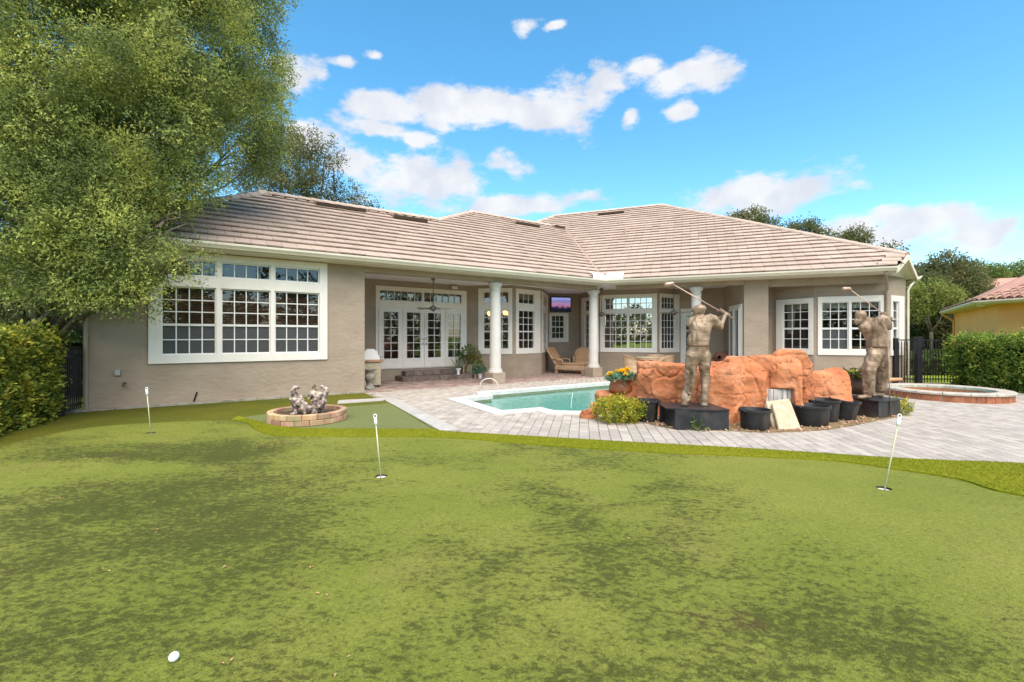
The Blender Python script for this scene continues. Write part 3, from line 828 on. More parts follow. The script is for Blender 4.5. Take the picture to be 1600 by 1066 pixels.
# --- pool
pool = empty('swimming_pool', (1.5, 11, 0))
tag(pool, 'angular swimming pool with turquoise water and white coping', 'pool')
def walls(name, poly, z0, z1, mat, k=0.0):
    pp = grow(poly, k) if k else poly
    b = MB(); n = len(pp)
    for i in range(n):
        p, q = pp[i], pp[(i + 1) % n]
        b.add([(p[0], p[1], z0), (q[0], q[1], z0), (q[0], q[1], z1), (p[0], p[1], z1)], [(0, 1, 2, 3)])
    return b.build(name, mat, pool)
walls('tile_band', POOL, -.16, .0, m_poolband)
walls('basin_wall', POOL, -1.2, -.16, m_plaster)
sheet('basin_floor', POOL, [], -1.1, m_plaster, parent=pool)
sheet('water', grow(POOL, -.002), [], -.10, m_water, parent=pool)
inner, outer = grow(POOL, -.03), grow(POOL, .31)
n = len(POOL)
for i in range(n):
    p0, p1, q0, q1 = (Vector(v) for v in (inner[i], inner[(i + 1) % n], outer[i], outer[(i + 1) % n]))
    ln = (p1 - p0).length; parts_ = max(1, round(ln / .75))
    for k in range(parts_):
        a, b = k / parts_, (k + 1) / parts_
        e = .003 / max(ln, .1)
        a2, b2 = (a + e if k else a), (b - e if k < parts_ - 1 else b)
        quad = [p0.lerp(p1, a2), p0.lerp(p1, b2), q0.lerp(q1, b2), q0.lerp(q1, a2)]
        ar = sum(quad[m].x * quad[(m + 1) % 4].y - quad[(m + 1) % 4].x * quad[m].y for m in range(4))
        if ar < 0: quad = quad[::-1]
        mb = MB(); mb.prism([tuple(v) for v in quad], -.055, .03 + .002 * (i % 2))
        mb.build('coping_slab', m_coping, pool)
# thin water jet standing in the pool
j = MB(); jb = Vector((1.27, 9.85, -.10)); jt = at(895, 612, 10.0)
j.tube([jb.lerp(jt, t) + Vector((0, 0, .03 * math.sin(math.pi * t))) for t in np.linspace(0, 1, 8)], [.011, .010, .009, .009, .008, .008, .007, .004], 8)
tag(j.build('water_jet', m_jet, smooth=True), 'thin upright jet of water rising from the pool', 'water jet')
# white hoop on the paving before the column
h = MB(); hc = at(764, 602, 13.7)
h.tube([Vector((hc.x + .27 * math.cos(a), hc.y, .0 + .24 * math.sin(a))) for a in np.linspace(math.pi, 0, 14)], .011, 8)
tag(h.build('garden_hoop', m_white2, smooth=True), 'thin pale hoop arched on paving before the leftmost column', 'hoop')

# --- spa
spa = empty('spa', (SPA_C[0], SPA_C[1], 0))
tag(spa, 'round raised spa with terracotta tile sides and stone rim', 'spa')
sb = MB(); rr = SPA_R - .03
sb.lathe([(rr - .012, -.02), (rr - .012, .165)], (SPA_C[0], SPA_C[1], 0), 64); sb.build('grout_ring', m_grout, spa)
nt_ = 40
for k in range(nt_):
    a0, a1 = 2 * math.pi * (k + .04) / nt_, 2 * math.pi * (k + .96) / nt_
    mb = MB(); pts = []
    for r_ in (rr - .008, rr + .006):
        for a in np.linspace(a0, a1, 4): pts.append((SPA_C[0] + r_ * math.cos(a), SPA_C[1] + r_ * math.sin(a)))
    mb.prism(pts[4:][::1] + pts[:4][::-1], .0, .15)
    mb.build('spa_tile', m_spat, spa)
for k in range(16):
    mb = MB(); a0, a1 = 2 * math.pi * (k + .01) / 16, 2 * math.pi * (k + .99) / 16
    mb.lathe([(SPA_R - .30, .14), (SPA_R - .30, .205), (SPA_R - .285, .218), (SPA_R - .01, .222), (SPA_R + .015, .20), (SPA_R + .015, .165), (SPA_R, .155)], (SPA_C[0], SPA_C[1], 0), 8, a0=a0, a1=a1)
    autosmooth(mb.build('rim_stone', m_spac, spa), 40)
sb = MB(); sb.lathe([(SPA_R - .30, .15), (SPA_R - .30, -.05)], (SPA_C[0], SPA_C[1], 0), 48); sb.build('inner_tile_band', m_spat, spa)
sheet('spa_water', circle(SPA_C, SPA_R - .30, 40), [], .06, m_water, parent=spa)
sheet('spa_floor', circle(SPA_C, SPA_R - .30, 40), [], -.015, m_plaster, parent=spa)
f_ = MB(); fc = Vector((10.25, 10.75, .06)); f_.lathe([(.09, 0), (.085, .05), (.06, .10), (.02, .125), (.001, .13)], fc, 16)
tag(f_.build('spa_float', m_white2, smooth=True), 'white float cap showing above the spa rim', 'float')

# --- soil bed under the rock waterfall
bed = sheet('soil_bed', BED, [], .016, m_mulch, skirt=.02)
tag(bed, 'brown mulch and moss bed under the rock waterfall', 'soil', kind='structure')
cp = MB(); r_ = random.Random(8)
for k in range(1500):
    x, y = r_.uniform(2.0, 7.3), r_.uniform(6.8, 9)
    if not inside((x, y), BED): continue
    if y > 8.3 + .1 * x and r_.random() < .7: continue
    s = r_.uniform(.008, .024)
    Mx = Matrix.Translation((x, y, .018 + s * .2)) @ Matrix.Rotation(r_.uniform(0, 6), 4, (r_.random(), r_.random(), r_.random() + .1))
    cp.box((-s, -s * .7, -s * .4), (s, s * .7, s * .4), Mx)
tag(cp.build('stone_chips', m_chip), 'scatter of reddish stone chips and bark on the soil bed', 'chips', kind='stuff')
# dead leaves lying on the turf
LP = [G(x, y) for x, y in [(477, 888), (483, 886), (252, 831), (163, 893), (345, 891), (158, 894), (95, 695), (50, 782), (35, 772), (160, 703), (128, 715), (132, 673), (116, 667), (97, 668), (505, 928), (985, 846), (1287, 846),
      (755, 893), (660, 830), (30, 740), (100, 780), (66, 768), (340, 1037), (540, 1040), (235, 790), (627, 815), (140, 720)]]
lv = np.array([(x, y, .014) for x, y in LP])
lv = np.repeat(lv, 2, 0) + rg.normal(size=(len(lv) * 2, 3)) * [.03, .03, .002]
dm_ = leaf_mesh('fallen_leaves', lv, .024, rg, m_deadleaf, aspect=.5, up=3, dirs=np.c_[rg.normal(size=(len(lv), 2)), np.zeros(len(lv))], jitter=.05)
tag(obj('fallen_leaves', dm_), 'scattered small brown dead leaves on the putting green', 'leaves', kind='stuff')
# ------------------------------------------------------------------ the house
house = empty('house', (0, 16, 0))
tag(house, 'single-storey taupe stucco house with pinkish tiled roof and covered patio', 'house')
class Pl:
    """vertical plane of a wall from o to p as seen from outside, left to right"""
    def __init__(s, o, p):
        s.o = Vector(o[:2]); s.p = Vector(p[:2]); s.d = (s.p - s.o).normalized(); s.n = Vector((s.d.y, -s.d.x)); s.len = (s.p - s.o).length
    def P(s, t, z, off=0.0):
        q = s.o + s.d * t + s.n * off
        return Vector((q.x, q.y, z))
    def t(s, px):
        u = (px - CX) / FL
        return (u * s.o.y - s.o.x) / (s.d.x - u * s.d.y)
    def z(s, px, py):
        return CH - (py - HY) / FL * (s.o.y + s.d.y * s.t(px))
    def M4(s, t, z, off=0.0):
        q = s.P(t, z, off)
        return Matrix(((s.d.x, -s.n.x, 0, q.x), (s.d.y, -s.n.y, 0, q.y), (0, 0, 1, q.z), (0, 0, 0, 1)))
def slab(pl, t0, t1, z0, z1, holes, f, bk, name, mat, parent):
    ts = sorted({t0, t1} | {v for h_ in holes for v in h_[:2] if t0 < v < t1}); zs = sorted({z0, z1} | {v for h_ in holes for v in h_[2:] if z0 < v < z1})
    nt_, nz = len(ts) - 1, len(zs) - 1
    def solid(i, k):
        if i < 0 or k < 0 or i >= nt_ or k >= nz: return False
        tm, zm = (ts[i] + ts[i + 1]) / 2, (zs[k] + zs[k + 1]) / 2
        return not any(h_[0] < tm < h_[1] and h_[2] < zm < h_[3] for h_ in holes)
    m = MB()
    for i in range(nt_):
        for k in range(nz):
            if not solid(i, k): continue
            a, b, c, d = ts[i], ts[i + 1], zs[k], zs[k + 1]
            q = lambda *r_: m.add([pl.P(*v) for v in r_], [(0, 1, 2, 3)])
            q((a, c, f), (b, c, f), (b, d, f), (a, d, f)); q((b, c, bk), (a, c, bk), (a, d, bk), (b, d, bk))
            if not solid(i - 1, k): q((a, c, bk), (a, c, f), (a, d, f), (a, d, bk))
            if not solid(i + 1, k): q((b, c, f), (b, c, bk), (b, d, bk), (b, d, f))
            if not solid(i, k - 1): q((a, c, bk), (b, c, bk), (b, c, f), (a, c, f))
            if not solid(i, k + 1): q((a, d, f), (b, d, f), (b, d, bk), (a, d, bk))
    return m.build(name, mat, parent)
_pane = {}
def panes(pl, L_, off, parent, mat, name='pane'):
    """one glass pane per opening of a light; returns nothing"""
    t0, t1, z0, z1, nc, nr = L_
    w, h_ = (t1 - t0) / nc, (z1 - z0) / nr
    key = (round(w, 3), round(h_, 3), mat.name)
    if key not in _pane:
        e = .004
        _pane[key] = mesh_from(name, [(e, 0, e), (w - e, 0, e), (w - e, 0, h_ - e), (e, 0, h_ - e)], [(0, 1, 2, 3)], mat)
    for i in range(nc):
        for k in range(nr):
            o = obj(name, _pane[key]); o.parent = parent
            o.matrix_parent_inverse = world_of(parent).inverted()
            o.matrix_basis = pl.M4(t0 + i * w, z0 + k * h_, off) @ Matrix.Rotation(random.uniform(-.004, .004), 4, 'Z') @ Matrix.Rotation(random.uniform(-.003, .003), 4, 'X')
def bars(m, pl, L_, off, w=.022, dp=.022):
    t0, t1, z0, z1, nc, nr = L_
    for i in range(1, nc):
        t = t0 + (t1 - t0) * i / nc
        m.box((-w / 2, -dp, z0 - z0), (w / 2, 0, z1 - z0), pl.M4(t, z0, off))
    for k in range(1, nr):
        z = z0 + (z1 - z0) * k / nr
        m.box((0, -dp * .9, -w / 2), (t1 - t0, -.002, w / 2), pl.M4(t0, z, off))
def sash(m, pl, L_, off, w=.035, dp=.03):
    t0, t1, z0, z1 = L_[:4]
    for a, b, c, d in ((t0 - w, t0, z0 - w, z1 + w), (t1, t1 + w, z0 - w, z1 + w), (t0, t1, z0 - w, z0), (t0, t1, z1, z1 + w)):
        m.box((0, -dp, 0), (b - a, 0, d - c), pl.M4(a, c, off))
def window(pl, rect, lights, label=None, mat=None, glass=None, cased=.03, name='window', screens=(), tint=None):
    """casing with one opening per light, a sash round each, glazing bars and single panes"""
    mat = mat or m_white
    w = .03
    holes = [(l[0] - w, l[1] + w, l[2] - w, l[3] + w) for l in lights]
    # merge lights that share a sash edge
    win = slab(pl, rect[0], rect[1], rect[2], rect[3], holes, cased, -.10, name, mat, house)
    if label: win['label'] = label
    m = MB()
    for l in lights:
        sash(m, pl, l, -.035, w - .001); bars(m, pl, l, -.046)
    m.build('glazing_bars', m_white2, win)
    for i, l in enumerate(lights):
        panes(pl, l, -.060, win, glass or m_glass)
        if i in screens:
            panes(pl, (l[0], l[1], l[2], l[3], 1, 1), -.044, win, m_screen, 'screen')
    return win
def wall(pl, holes, z0=0.0, z1=3.42, name='wall', th=.2, t0=0.0, t1=None):
    return slab(pl, t0, pl.len if t1 is None else t1, z0, z1, holes, 0.0, -th, name, m_stucco, house)
def shrink(r_, k=.06): return (r_[0] + k, r_[1] - k, r_[2] + k, r_[3] - k)
def curtain(pl, t0, t1, z0, z1, off, parent, name='curtain', mat=None, gather=0.0, waves=5):
    m = MB(); n_ = waves * 8; vs_ = []
    for k, z in enumerate((z1, (z0 + z1) / 2, z0)):
        g = (0, gather * .5, gather)[k]
        for i in range(n_ + 1):
            s_ = i / n_
            t = t0 + (t1 - t0) * s_ * (1 - g)
            vs_.append(pl.P(t, z, off - .03 * math.sin(s_ * waves * 2 * math.pi)))
    m.add(vs_, [(r_ * (n_ + 1) + i, r_ * (n_ + 1) + i + 1, (r_ + 1) * (n_ + 1) + i + 1, (r_ + 1) * (n_ + 1) + i) for r_ in (0, 1) for i in range(n_)])
    return m.build(name, mat or m_curtain, parent, smooth=True)

# footprint corners
B0 = A1 + N1 * 2.75
K1 = Vector((-1.68, 17.10)); K2 = Vector((.05, 16.92)); K3 = Vector((1.17, 18.02)); K4 = Vector((1.60, 20.05)); K5 = Vector((3.03, 20.45))
K6 = Vector((3.60, 18.70)); K7 = Vector((5.72, 17.84)); K8 = Vector((6.77, 18.38)); K9 = Vector((8.27, 17.77)); K10 = Vector((7.84, 15.37))
K11 = Vector((8.51, 15.10)); K11b = Vector((8.93, 16.28)); K12 = Vector((9.24, 16.15)); K13 = Vector((9.96, 15.00)); K14 = Vector((11.79, 14.26)); K15 = Vector((12.88, 14.89))
K16 = Vector((15.1, 20.6))
WT = 3.42
# --- left wing wall and its great window
pA = Pl(A0, A1)
rA = (pA.t(232), pA.t(511), .915, 3.375)
units = [(pA.t(254), pA.t(335.5)), (pA.t(347.5), pA.t(420.5)), (pA.t(431), pA.t(497))]
lA = []
for a, b in units:
    lA += [(a, b, 2.88, 3.18, 4, 1), (a, b, 1.785, 2.575, 4, 3), (a, b, 1.125, 1.735, 4, 2)]
wall(pA, [shrink(rA)])
winA = window(pA, rA, lA, 'wide white window of three sashes with transoms and brown blinds', glass=m_glass, screens=(2, 5, 8), cased=.045)
for a, b in units:
    m = MB()
    for k in range(37):
        z = 1.08 + k * .042
        m.box((a - .04, .17, -.002), (b + .04, .21, .002), pA.M4(0, z, 0) @ Matrix.Translation((0, .19, 0)) @ Matrix.Rotation(R(50), 4, 'X') @ Matrix.Translation((0, -.19, 0)))
    m.build('blind', m_blind, winA)
dv = MB(); dv.box((rA[0], .45, .9), (rA[1], .47, 3.4), pA.M4(0, 0, 0)); dv.build('room_dark_board', m_dark, house)  # near-black board added behind the blinds so the view inside stays dark
# --- side of the left wing, door wall
pS = Pl(A1, B0); wall(pS, [], t0=.202)
pD = Pl(B0, K1)
rD = (pD.t(586.8), pD.t(728.5), .39, 3.205)
trs = [(pD.t(594), pD.t(658.5), 2.745, 3.055, 6, 1), (pD.t(663), pD.t(720.5), 2.745, 3.055, 6, 1)]
lv_ = [(pD.t(560 + a / 5.92), pD.t(560 + b / 5.92), pD.t(560 + c / 5.92), pD.t(560 + d / 5.92)) for a, b, c, d in ((184, 393, 229, 362), (407, 602, 442, 566), (604, 790, 636, 754), (800, 985, 822, 937))]
wall(pD, [(rD[0] + .04, rD[1] - .04, rD[2] + .02, rD[3] - .05)])
wD = window(pD, rD, trs, 'wide transom unit over four glazed patio doors', glass=m_glass_l)
def doors(pl, leaves, z0, z1, zg0, zg1, nc, nr, handles=(), glass=None, proud=.06):
    for i, (a, b, c, d) in enumerate(leaves):
        lt = (c, d, zg0, zg1, nc, nr)
        dr = slab(pl, a + .006, b - .006, z0, z1, [(c - .03, d + .03, zg0 - .03, zg1 + .03)], proud, .032, 'door', m_white, house)
        m = MB(); sash(m, pl, lt, .058, .029, .02); bars(m, pl, lt, .052, .02, .018); m.build('glazing_bars', m_white2, dr)
        panes(pl, lt, .040, dr, glass or m_glass_l)
        if i in handles:
            h_ = MB(); tt = b - .06 if handles[i] > 0 else a + .06
            for zz, rr_ in ((1.42, .028), (1.25, .032)):
                q0, q1 = pl.P(tt, zz, proud), pl.P(tt, zz, proud + .05); h_.tube([q0, q1], rr_, 10)
            h_.build('door_knob', m_steel, dr)
doors(pD, lv_, .42, 2.46, .755, 2.335, 2, 6, {1: 1, 2: -1})
# behind the leaves the casing is open
wD_new = slab(pD, rD[0], rD[1], rD[2], rD[3], [(l[0] - .03, l[1] + .03, l[2] - .03, l[3] + .03) for l in trs] + [(x[2] - .03, x[3] + .03, .725, 2.365) for x in lv_], .03, -.10, 'casing', m_white, house)
wD.data = wD_new.data; bpy.data.objects.remove(wD_new, do_unlink=True)
for a, b in ((lv_[0][2] - .15, lv_[0][2] + .22), (lv_[3][3] - .2, lv_[3][3] + .15)):
    curtain(pD, a, b, .5, 2.5, -.25, house, gather=.45)
for i, l in enumerate(trs):
    curtain(pD, l[0] - .1, l[1] + .1, 2.87, 3.2, -.22, house, name='valance', waves=14)
curtain(pD, trs[0][0] - .05, trs[0][0] + .3, 2.6, 3.2, -.20, house); curtain(pD, trs[1][1] - .3, trs[1][1] + .05, 2.6, 3.2, -.20, house)
# steps to the doors
for (t0, t1, d0, d1, z0, z1) in ((pD.t(617), pD.t(722), 0.0, .78, 0, .165), (pD.t(627), pD.t(718), 0.0, .42, .165, .32)):
    n_ = int((t1 - t0) / .3); w = (t1 - t0) / n_
    for k in range(n_):
        m = MB(); m.cbox((t0 + k * w + .003, -d1, z0 + .002), (t0 + (k + 1) * w - .003, -d0 - .002, z1), .008, pD.M4(0, 0, 0))
        m.build('step_stone', m_step, house)
# --- breakfast bay: faces a, b, c
pa_, pb_, pc_ = Pl(K1, K2), Pl(K2, K3), Pl(K3, K4)
def bay(pl, c0, c1, g0, g1, nc, top, bot, tr, mn, meet, rows=(3, 2), trn=(1, 1), label=None):
    """casing px c0..c1, glass px g0..g1; heights in metres"""
    r_ = (max(.02, pl.t(c0)), min(pl.len - .02, pl.t(c1)), bot, top)
    ga, gb = pl.t(g0), pl.t(g1)
    ls = []
    if tr: ls.append((ga, gb, tr[0], tr[1], trn[0], trn[1]))
    if meet: ls += [(ga, gb, meet + .025, mn[1], nc, rows[0]), (ga, gb, mn[0], meet - .025, nc, rows[1])]
    else: ls.append((ga, gb, mn[0], mn[1], nc, rows[0]))
    wall(pl, [shrink(r_)])
    return window(pl, r_, ls, label, glass=m_glass_l)
wa = bay(pa_, 747.5, 800.5, 756.5, 793.7, 4, 3.30, .85, (2.77, 3.15), (1.06, 2.47), 1.69, trn=(4, 1))
wb = bay(pb_, 805.8, 843.8, 810.8, 834, 3, 3.30, .85, (2.77, 3.12), (1.06, 2.47), 1.69, trn=(3, 1))
wc = bay(pc_, 846.5, 855.6, 848, 854, 2, 3.30, .85, (2.77, 3.12), (1.06, 2.47), 1.69, trn=(2, 1))
curtain(pa_, .35, 1.55, 2.97, 3.2, -.25, house, 'valance', waves=9); curtain(pb_, .15, 1.4, 2.93, 3.2, -.25, house, 'valance', waves=9)
# --- TV wall
pT = Pl(K4, K5)
rT = (pT.t(858), pT.t(888), pT.z(873, 534.7), pT.z(873, 489))
lT = (pT.t(862.5), pT.t(880.5))
zt0, zt1 = pT.z(872, 528), pT.z(872, 494); zm = (zt0 + zt1) / 2
wall(pT, [shrink(rT, .04)])
window(pT, rT, [(lT[0], lT[1], zm + .025, zt1, 3, 2), (lT[0], lT[1], zt0, zm - .025, 3, 2)], 'small square window below the wall television', glass=m_glass_l)
# --- great bay on the right
pL_, pM_, pR_ = Pl(K5, K6), Pl(K6, K7), Pl(K7, K8)
bay(pL_, 909, 936, 914.5, 931, 3, 3.19, .87, (2.62, 3.04), (1.04, 2.41), None, rows=(5,), trn=(3, 2))
rM = (max(.02, pM_.t(938)), min(pM_.len - .02, pM_.t(1026.6)), .87, 3.19)
lM = []
for a, b in ((944.8, 979.3), (983.2, 1018.5)):
    lM += [(pM_.t(a), pM_.t(b), 2.62, 3.04, 4, 2), (pM_.t(a), pM_.t(b), 1.04, 2.41, 4, 5)]
wall(pM_, [shrink(rM)])
m_glass_m = glassy('window_glass_mirror', (.55, .58, .60, 1), gloss=3.0, ior=1.5, fac_add=.34)
window(pM_, rM, lM, 'great bay window of two gridded panels mirroring sky and trees', glass=m_glass_m)
bay(pR_, 1030.5, 1061, 1034, 1053.2, 4, 3.19, .87, (2.62, 3.04), (1.04, 2.41), None, rows=(5,), trn=(4, 2))
curtain(pM_, .2, 2.2, 2.8, 3.1, -.3, house, 'valance', waves=6)
# --- wall with the single door, side wall with the narrow glazed door
pK = Pl(K8, K9)
rK = (pK.t(1063.5), pK.t(1096), .42, 2.62)
lk = (pK.t(1072), pK.t(1088.5))
wall(pK, [(lk[0] - .03, lk[1] + .03, .72, 2.43)])
slab(pK, rK[0], rK[1], rK[2], rK[3], [(lk[0] - .03, lk[1] + .03, .72, 2.43)], .03, .001, 'door_casing', m_white, house)
doors(pK, [(rK[0] + .09, rK[1] - .09, lk[0], lk[1])], .44, 2.53, .75, 2.40, 2, 5, proud=.058)
pF = Pl(K9, K10)
f0, f1 = pF.t(1140.2), pF.t(1160)
fl = [(f0 + .1, (f0 + f1) / 2 - .003, f0 + .2, (f0 + f1) / 2 - .12), ((f0 + f1) / 2 + .003, f1 - .1, (f0 + f1) / 2 + .12, f1 - .2)]
wall(pF, [(x[2] - .03, x[3] + .03, .72, 2.45) for x in fl], t0=.0)
slab(pF, f0, f1, .40, 2.62, [(x[2] - .03, x[3] + .03, .72, 2.45) for x in fl], .03, .001, 'door_casing', m_white, house)
doors(pF, fl, .42, 2.54, .75, 2.42, 1, 1, proud=.058)
for x in fl: curtain(pF, x[2] - .05, x[3] + .05, .6, 2.5, -.23, house, waves=4)
# --- outer pier, recess and the end bay
wall(Pl(K10, K11), []); wall(Pl(K11, K11b), [], t0=.202); wall(Pl(K11b, K12), [])
p1, p2, p3 = Pl(K12, K13), Pl(K13, K14), Pl(K14, K15)
r1 = (p1.t(1213.6), p1.t(1271), .90, 2.78)
g1 = (p1.t(1225), p1.t(1262.7))
wall(p1, [shrink(r1)])
w1 = window(p1, r1, [(g1[0], g1[1], 1.80, 2.60, 3, 3), (g1[0], g1[1], 1.10, 1.74, 3, 2)], 'white sash window on the angled wall behind the rocks', cased=.045, screens=())
r2 = (p2.t(1277.5), p2.t(1380.5), .90, 2.80)
g2 = [(p2.t(1285), p2.t(1324)), (p2.t(1331), p2.t(1373))]
wall(p2, [shrink(r2)])
w2 = window(p2, r2, [(a, b, 1.79, 2.59, 3, 3) for a, b in g2] + [(a, b, 1.10, 1.73, 3, 2) for a, b in g2], 'white double sash window behind the stooping golfer statue', cased=.045, screens=(2,))
r3 = (.10, p3.t(1410.5), .90, 2.80)
g3 = (p3.t(1393), p3.t(1402))
wall(p3, [shrink(r3)])
window(p3, r3, [(g3[0], g3[1], 1.79, 2.59, 2, 3), (g3[0], g3[1], 1.10, 1.73, 2, 2)], 'narrow white window on the angled end wall', cased=.045)
for pl, gg in ((p1, [g1]), (p2, g2)):
    for a, b in gg:
        curtain(pl, a - .05, b + .05, 2.42, 2.72, -.22, house, 'valance', waves=4)
curtain(p1, g1[0] - .02, g1[0] + .28, 1.6, 2.6, -.26, house, waves=3, gather=.3)
# --- the walls nobody sees from the patio, so that the rooms are dark
chain = [K15, K16, Vector((9.6, 26.6)), Vector((-2.0, 29.5)), Vector((-6.0, 24.5)), A0 + N1 * 6.95 + D1 * 8.4, A0 + N1 * 6.95, A0]
for i in range(len(chain) - 1):
    wall(Pl(chain[i], chain[i + 1]), [], t0=.0 if i else .202)
foot = [A0, A1, B0, K1, K2, K3, K4, K5, K6, K7, K8, K9, K10, K11, K11b, K12, K13, K14, K15] + chain[1:-1]
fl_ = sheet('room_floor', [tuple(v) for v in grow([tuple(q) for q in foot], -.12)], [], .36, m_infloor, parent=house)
cl_ = sheet('ceiling', [tuple(W1(-.5, .06)), tuple(W1(13.97, .06)), tuple(W2(8.4, .06)), (13.2, 15.1)] + [tuple(Vector(c) + Vector((.3, .3))) for c in chain[1:3]] + [tuple(c) for c in chain[3:-1]], [], 3.412, m_ceil, parent=house)
# room partitions: what is seen through the glass stays dim and has depth
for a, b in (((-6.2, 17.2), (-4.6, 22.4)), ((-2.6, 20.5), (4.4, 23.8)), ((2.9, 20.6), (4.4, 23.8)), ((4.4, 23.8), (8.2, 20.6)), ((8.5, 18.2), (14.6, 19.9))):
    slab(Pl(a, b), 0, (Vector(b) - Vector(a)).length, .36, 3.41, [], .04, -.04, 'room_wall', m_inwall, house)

# --- soffit, fascia, beam, gutters
sof = MB()
def quad_sheet(m, pts, z): m.add([(p[0], p[1], z) for p in pts], [tuple(range(len(pts)))])
quad_sheet(sof, [W1(-.5, .05), W1(13.97, .05), W1(14.2, .62), W1(-.5, .62)], 3.396)
quad_sheet(sof, [W2(0, .05), W2(8.45, .05), W2(8.45, .70), W2(.2, .62)], 3.3965)
sof.build('soffit', m_cream, house)
bm_ = MB()
def beam(m, pts, w, z0, z1):
    for i in range(len(pts) - 1):
        a, b = pts[i], pts[i + 1]; d = (b - a).normalized(); nn = Vector((-d.y, d.x))
        m.prism([tuple(a), tuple(b), tuple(b + nn * w), tuple(a + nn * w)], z0, z1)
beam(bm_, [W1(0, .555) + D1 * ((A1 - W1(0, .55)).dot(D1)), W1(14.12, .555)], .30, 3.25, 3.409); bm_.build('patio_beam', m_stucco, house)
bm_ = MB(); beam(bm_, [W2(.30, .555), W2((K10 - EC).dot(D2), .555)], .30, 3.251, 3.41); bm_.build('patio_beam', m_stucco, house)
bm_ = MB(); beam(bm_, [W2((K11 - EC).dot(D2) - .05, .74), W2((K14 - EC).dot(D2) - .2, .74)], .22, 3.16, 3.408); bm_.build('bay_header', m_stucco, house)
E1 = W2(8.48, 0); HP = W2(8.97, .684); E2 = Vector((13.46, 15.13))
path = [W1(-.55, 7.9), W1(-.55, 0), W1(13.97, 0), E1]
def sweep(path, prof, name, mat, parent):
    """profile (outwards, z) along a plan polyline walked with the outside on the right"""
    m = MB(); rings = []
    for i, p in enumerate(path):
        da = (p - path[i - 1]).normalized() if i else None; db = (path[i + 1] - p).normalized() if i < len(path) - 1 else None
        na = Vector((da.y, -da.x)) if da else None; nb_ = Vector((db.y, -db.x)) if db else None
        if na and nb_: o_ = na + nb_; o_ /= o_.length_squared / 2
        else: o_ = na or nb_
        rings.append([(p.x + o_.x * r_, p.y + o_.y * r_, z) for r_, z in prof])
    k = len(prof)
    m.add([q for r_ in rings for q in r_], [(i * k + j_, (i + 1) * k + j_, (i + 1) * k + j_ + 1, i * k + j_ + 1) for i in range(len(rings) - 1) for j_ in range(k - 1)]
          + [tuple(range(k)), tuple(range((len(rings) - 1) * k, len(rings) * k))])
    return m.build(name, mat, parent)
sweep(path, [(-.03, 3.39), (-.03, 3.55), (-.055, 3.55), (-.055, 3.39), (-.03, 3.39)], 'fascia', m_cream, house)
gut = sweep(path, [(-.028, 3.535), (-.028, 3.425), (.06, 3.425), (.075, 3.45), (.095, 3.475), (.118, 3.50), (.122, 3.545), (.108, 3.55), (.104, 3.52), (.07, 3.47), (-.02, 3.45)], 'gutter', m_gutter, house)
fl2 = MB()
for dr_, sg, z in ((D1, -1, 3.55), (D2, 1, 3.551)):
    c = EC - (N1 + N2).normalized() * .115
    for (a, b) in (((0, .62)),):
        p, q = c, c + dr_ * sg * .62
        fl2.add([(p.x, p.y, z), (q.x, q.y, z), (q.x, q.y, z + .15), (p.x, p.y, z + .15)], [(0, 1, 2, 3)])
    nn = N1 if sg < 0 else N2
    p, q = c, c + dr_ * sg * .62
    fl2.add([(p.x, p.y, z + .15), (q.x, q.y, z + .15), (q.x + nn.x * .22, q.y + nn.y * .22, z + .27), (p.x + nn.x * .3, p.y + nn.y * .3, z + .27)], [(0, 1, 2, 3)])
fl2.build('splash_guard', m_flash, house)
# --- gablet over the clipped corner
TP = .577; Z0 = 3.545
g_ = MB(); e1 = Vector((E1.x, E1.y, 3.50)); hp = Vector((HP.x, HP.y, Z0 + .684 * TP + .02)); e2 = Vector((E2.x, E2.y, 3.47))
out2 = Vector((.62, -.78, 0)).normalized()
for a, b in ((e1, hp), (hp, e2)):
    dn = Vector((0, 0, -.14)); th = out2 * .04
    g_.add([a, b, b + dn, a + dn, a + th, b + th, b + dn + th, a + dn + th], [(0, 1, 2, 3), (7, 6, 5, 4), (0, 4, 5, 1), (3, 2, 6, 7), (0, 3, 7, 4), (1, 5, 6, 2)])
g_.build('gablet_board', m_cream, house)
g_ = MB(); kin = Vector((12.2, 14.75, 3.43)); dn = Vector((0, 0, -.10))
g_.add([e1 + dn, hp + dn, e2 + dn, Vector((12.88, 14.95, 3.40)), Vector((11.79, 14.30, 3.40))], [(0, 1, 4), (1, 2, 3), (1, 3, 4)])
g_.build('gablet_soffit', m_cream, house)
sweep([E2 - Vector((.02, .06)), E2 + N2 * 5.5], [(-.028, 3.50), (-.028, 3.40), (.06, 3.40), (.118, 3.47), (.122, 3.52), (.104, 3.50), (-.02, 3.42)], 'gutter', m_gutter, house)
# downspouts
ds = MB(); q = W2(8.25, .02); a = K14 + (K14 - K13).normalized() * -.05 + Vector((-.03, -.07))
ds.tube([(q.x, q.y, 3.44), (q.x, q.y, 3.36), (a.x - .02, a.y - .02, 2.98), (a.x, a.y, 2.85), (a.x, a.y, .05)], .045, 8); ds.build('downspout', m_stucco, house)
ds = MB(); q = E2 + Vector((-.05, -.0)); a = K15 + Vector((.06, -.02))
ds.tube([(q.x, q.y, 3.42), (q.x - .03, q.y, 3.34), (a.x + .05, a.y - .02, 3.14), (a.x, a.y, 3.0), (a.x, a.y, .05)], .038, 8); ds.build('downspout', m_cream, house)
ds = MB(); a = A0 - N1 * .05 + D1 * .06
ds.tube([(a.x, a.y, 3.38), (a.x, a.y, .04)], .03, 8); ds.build('downspout', m_stucco, house)
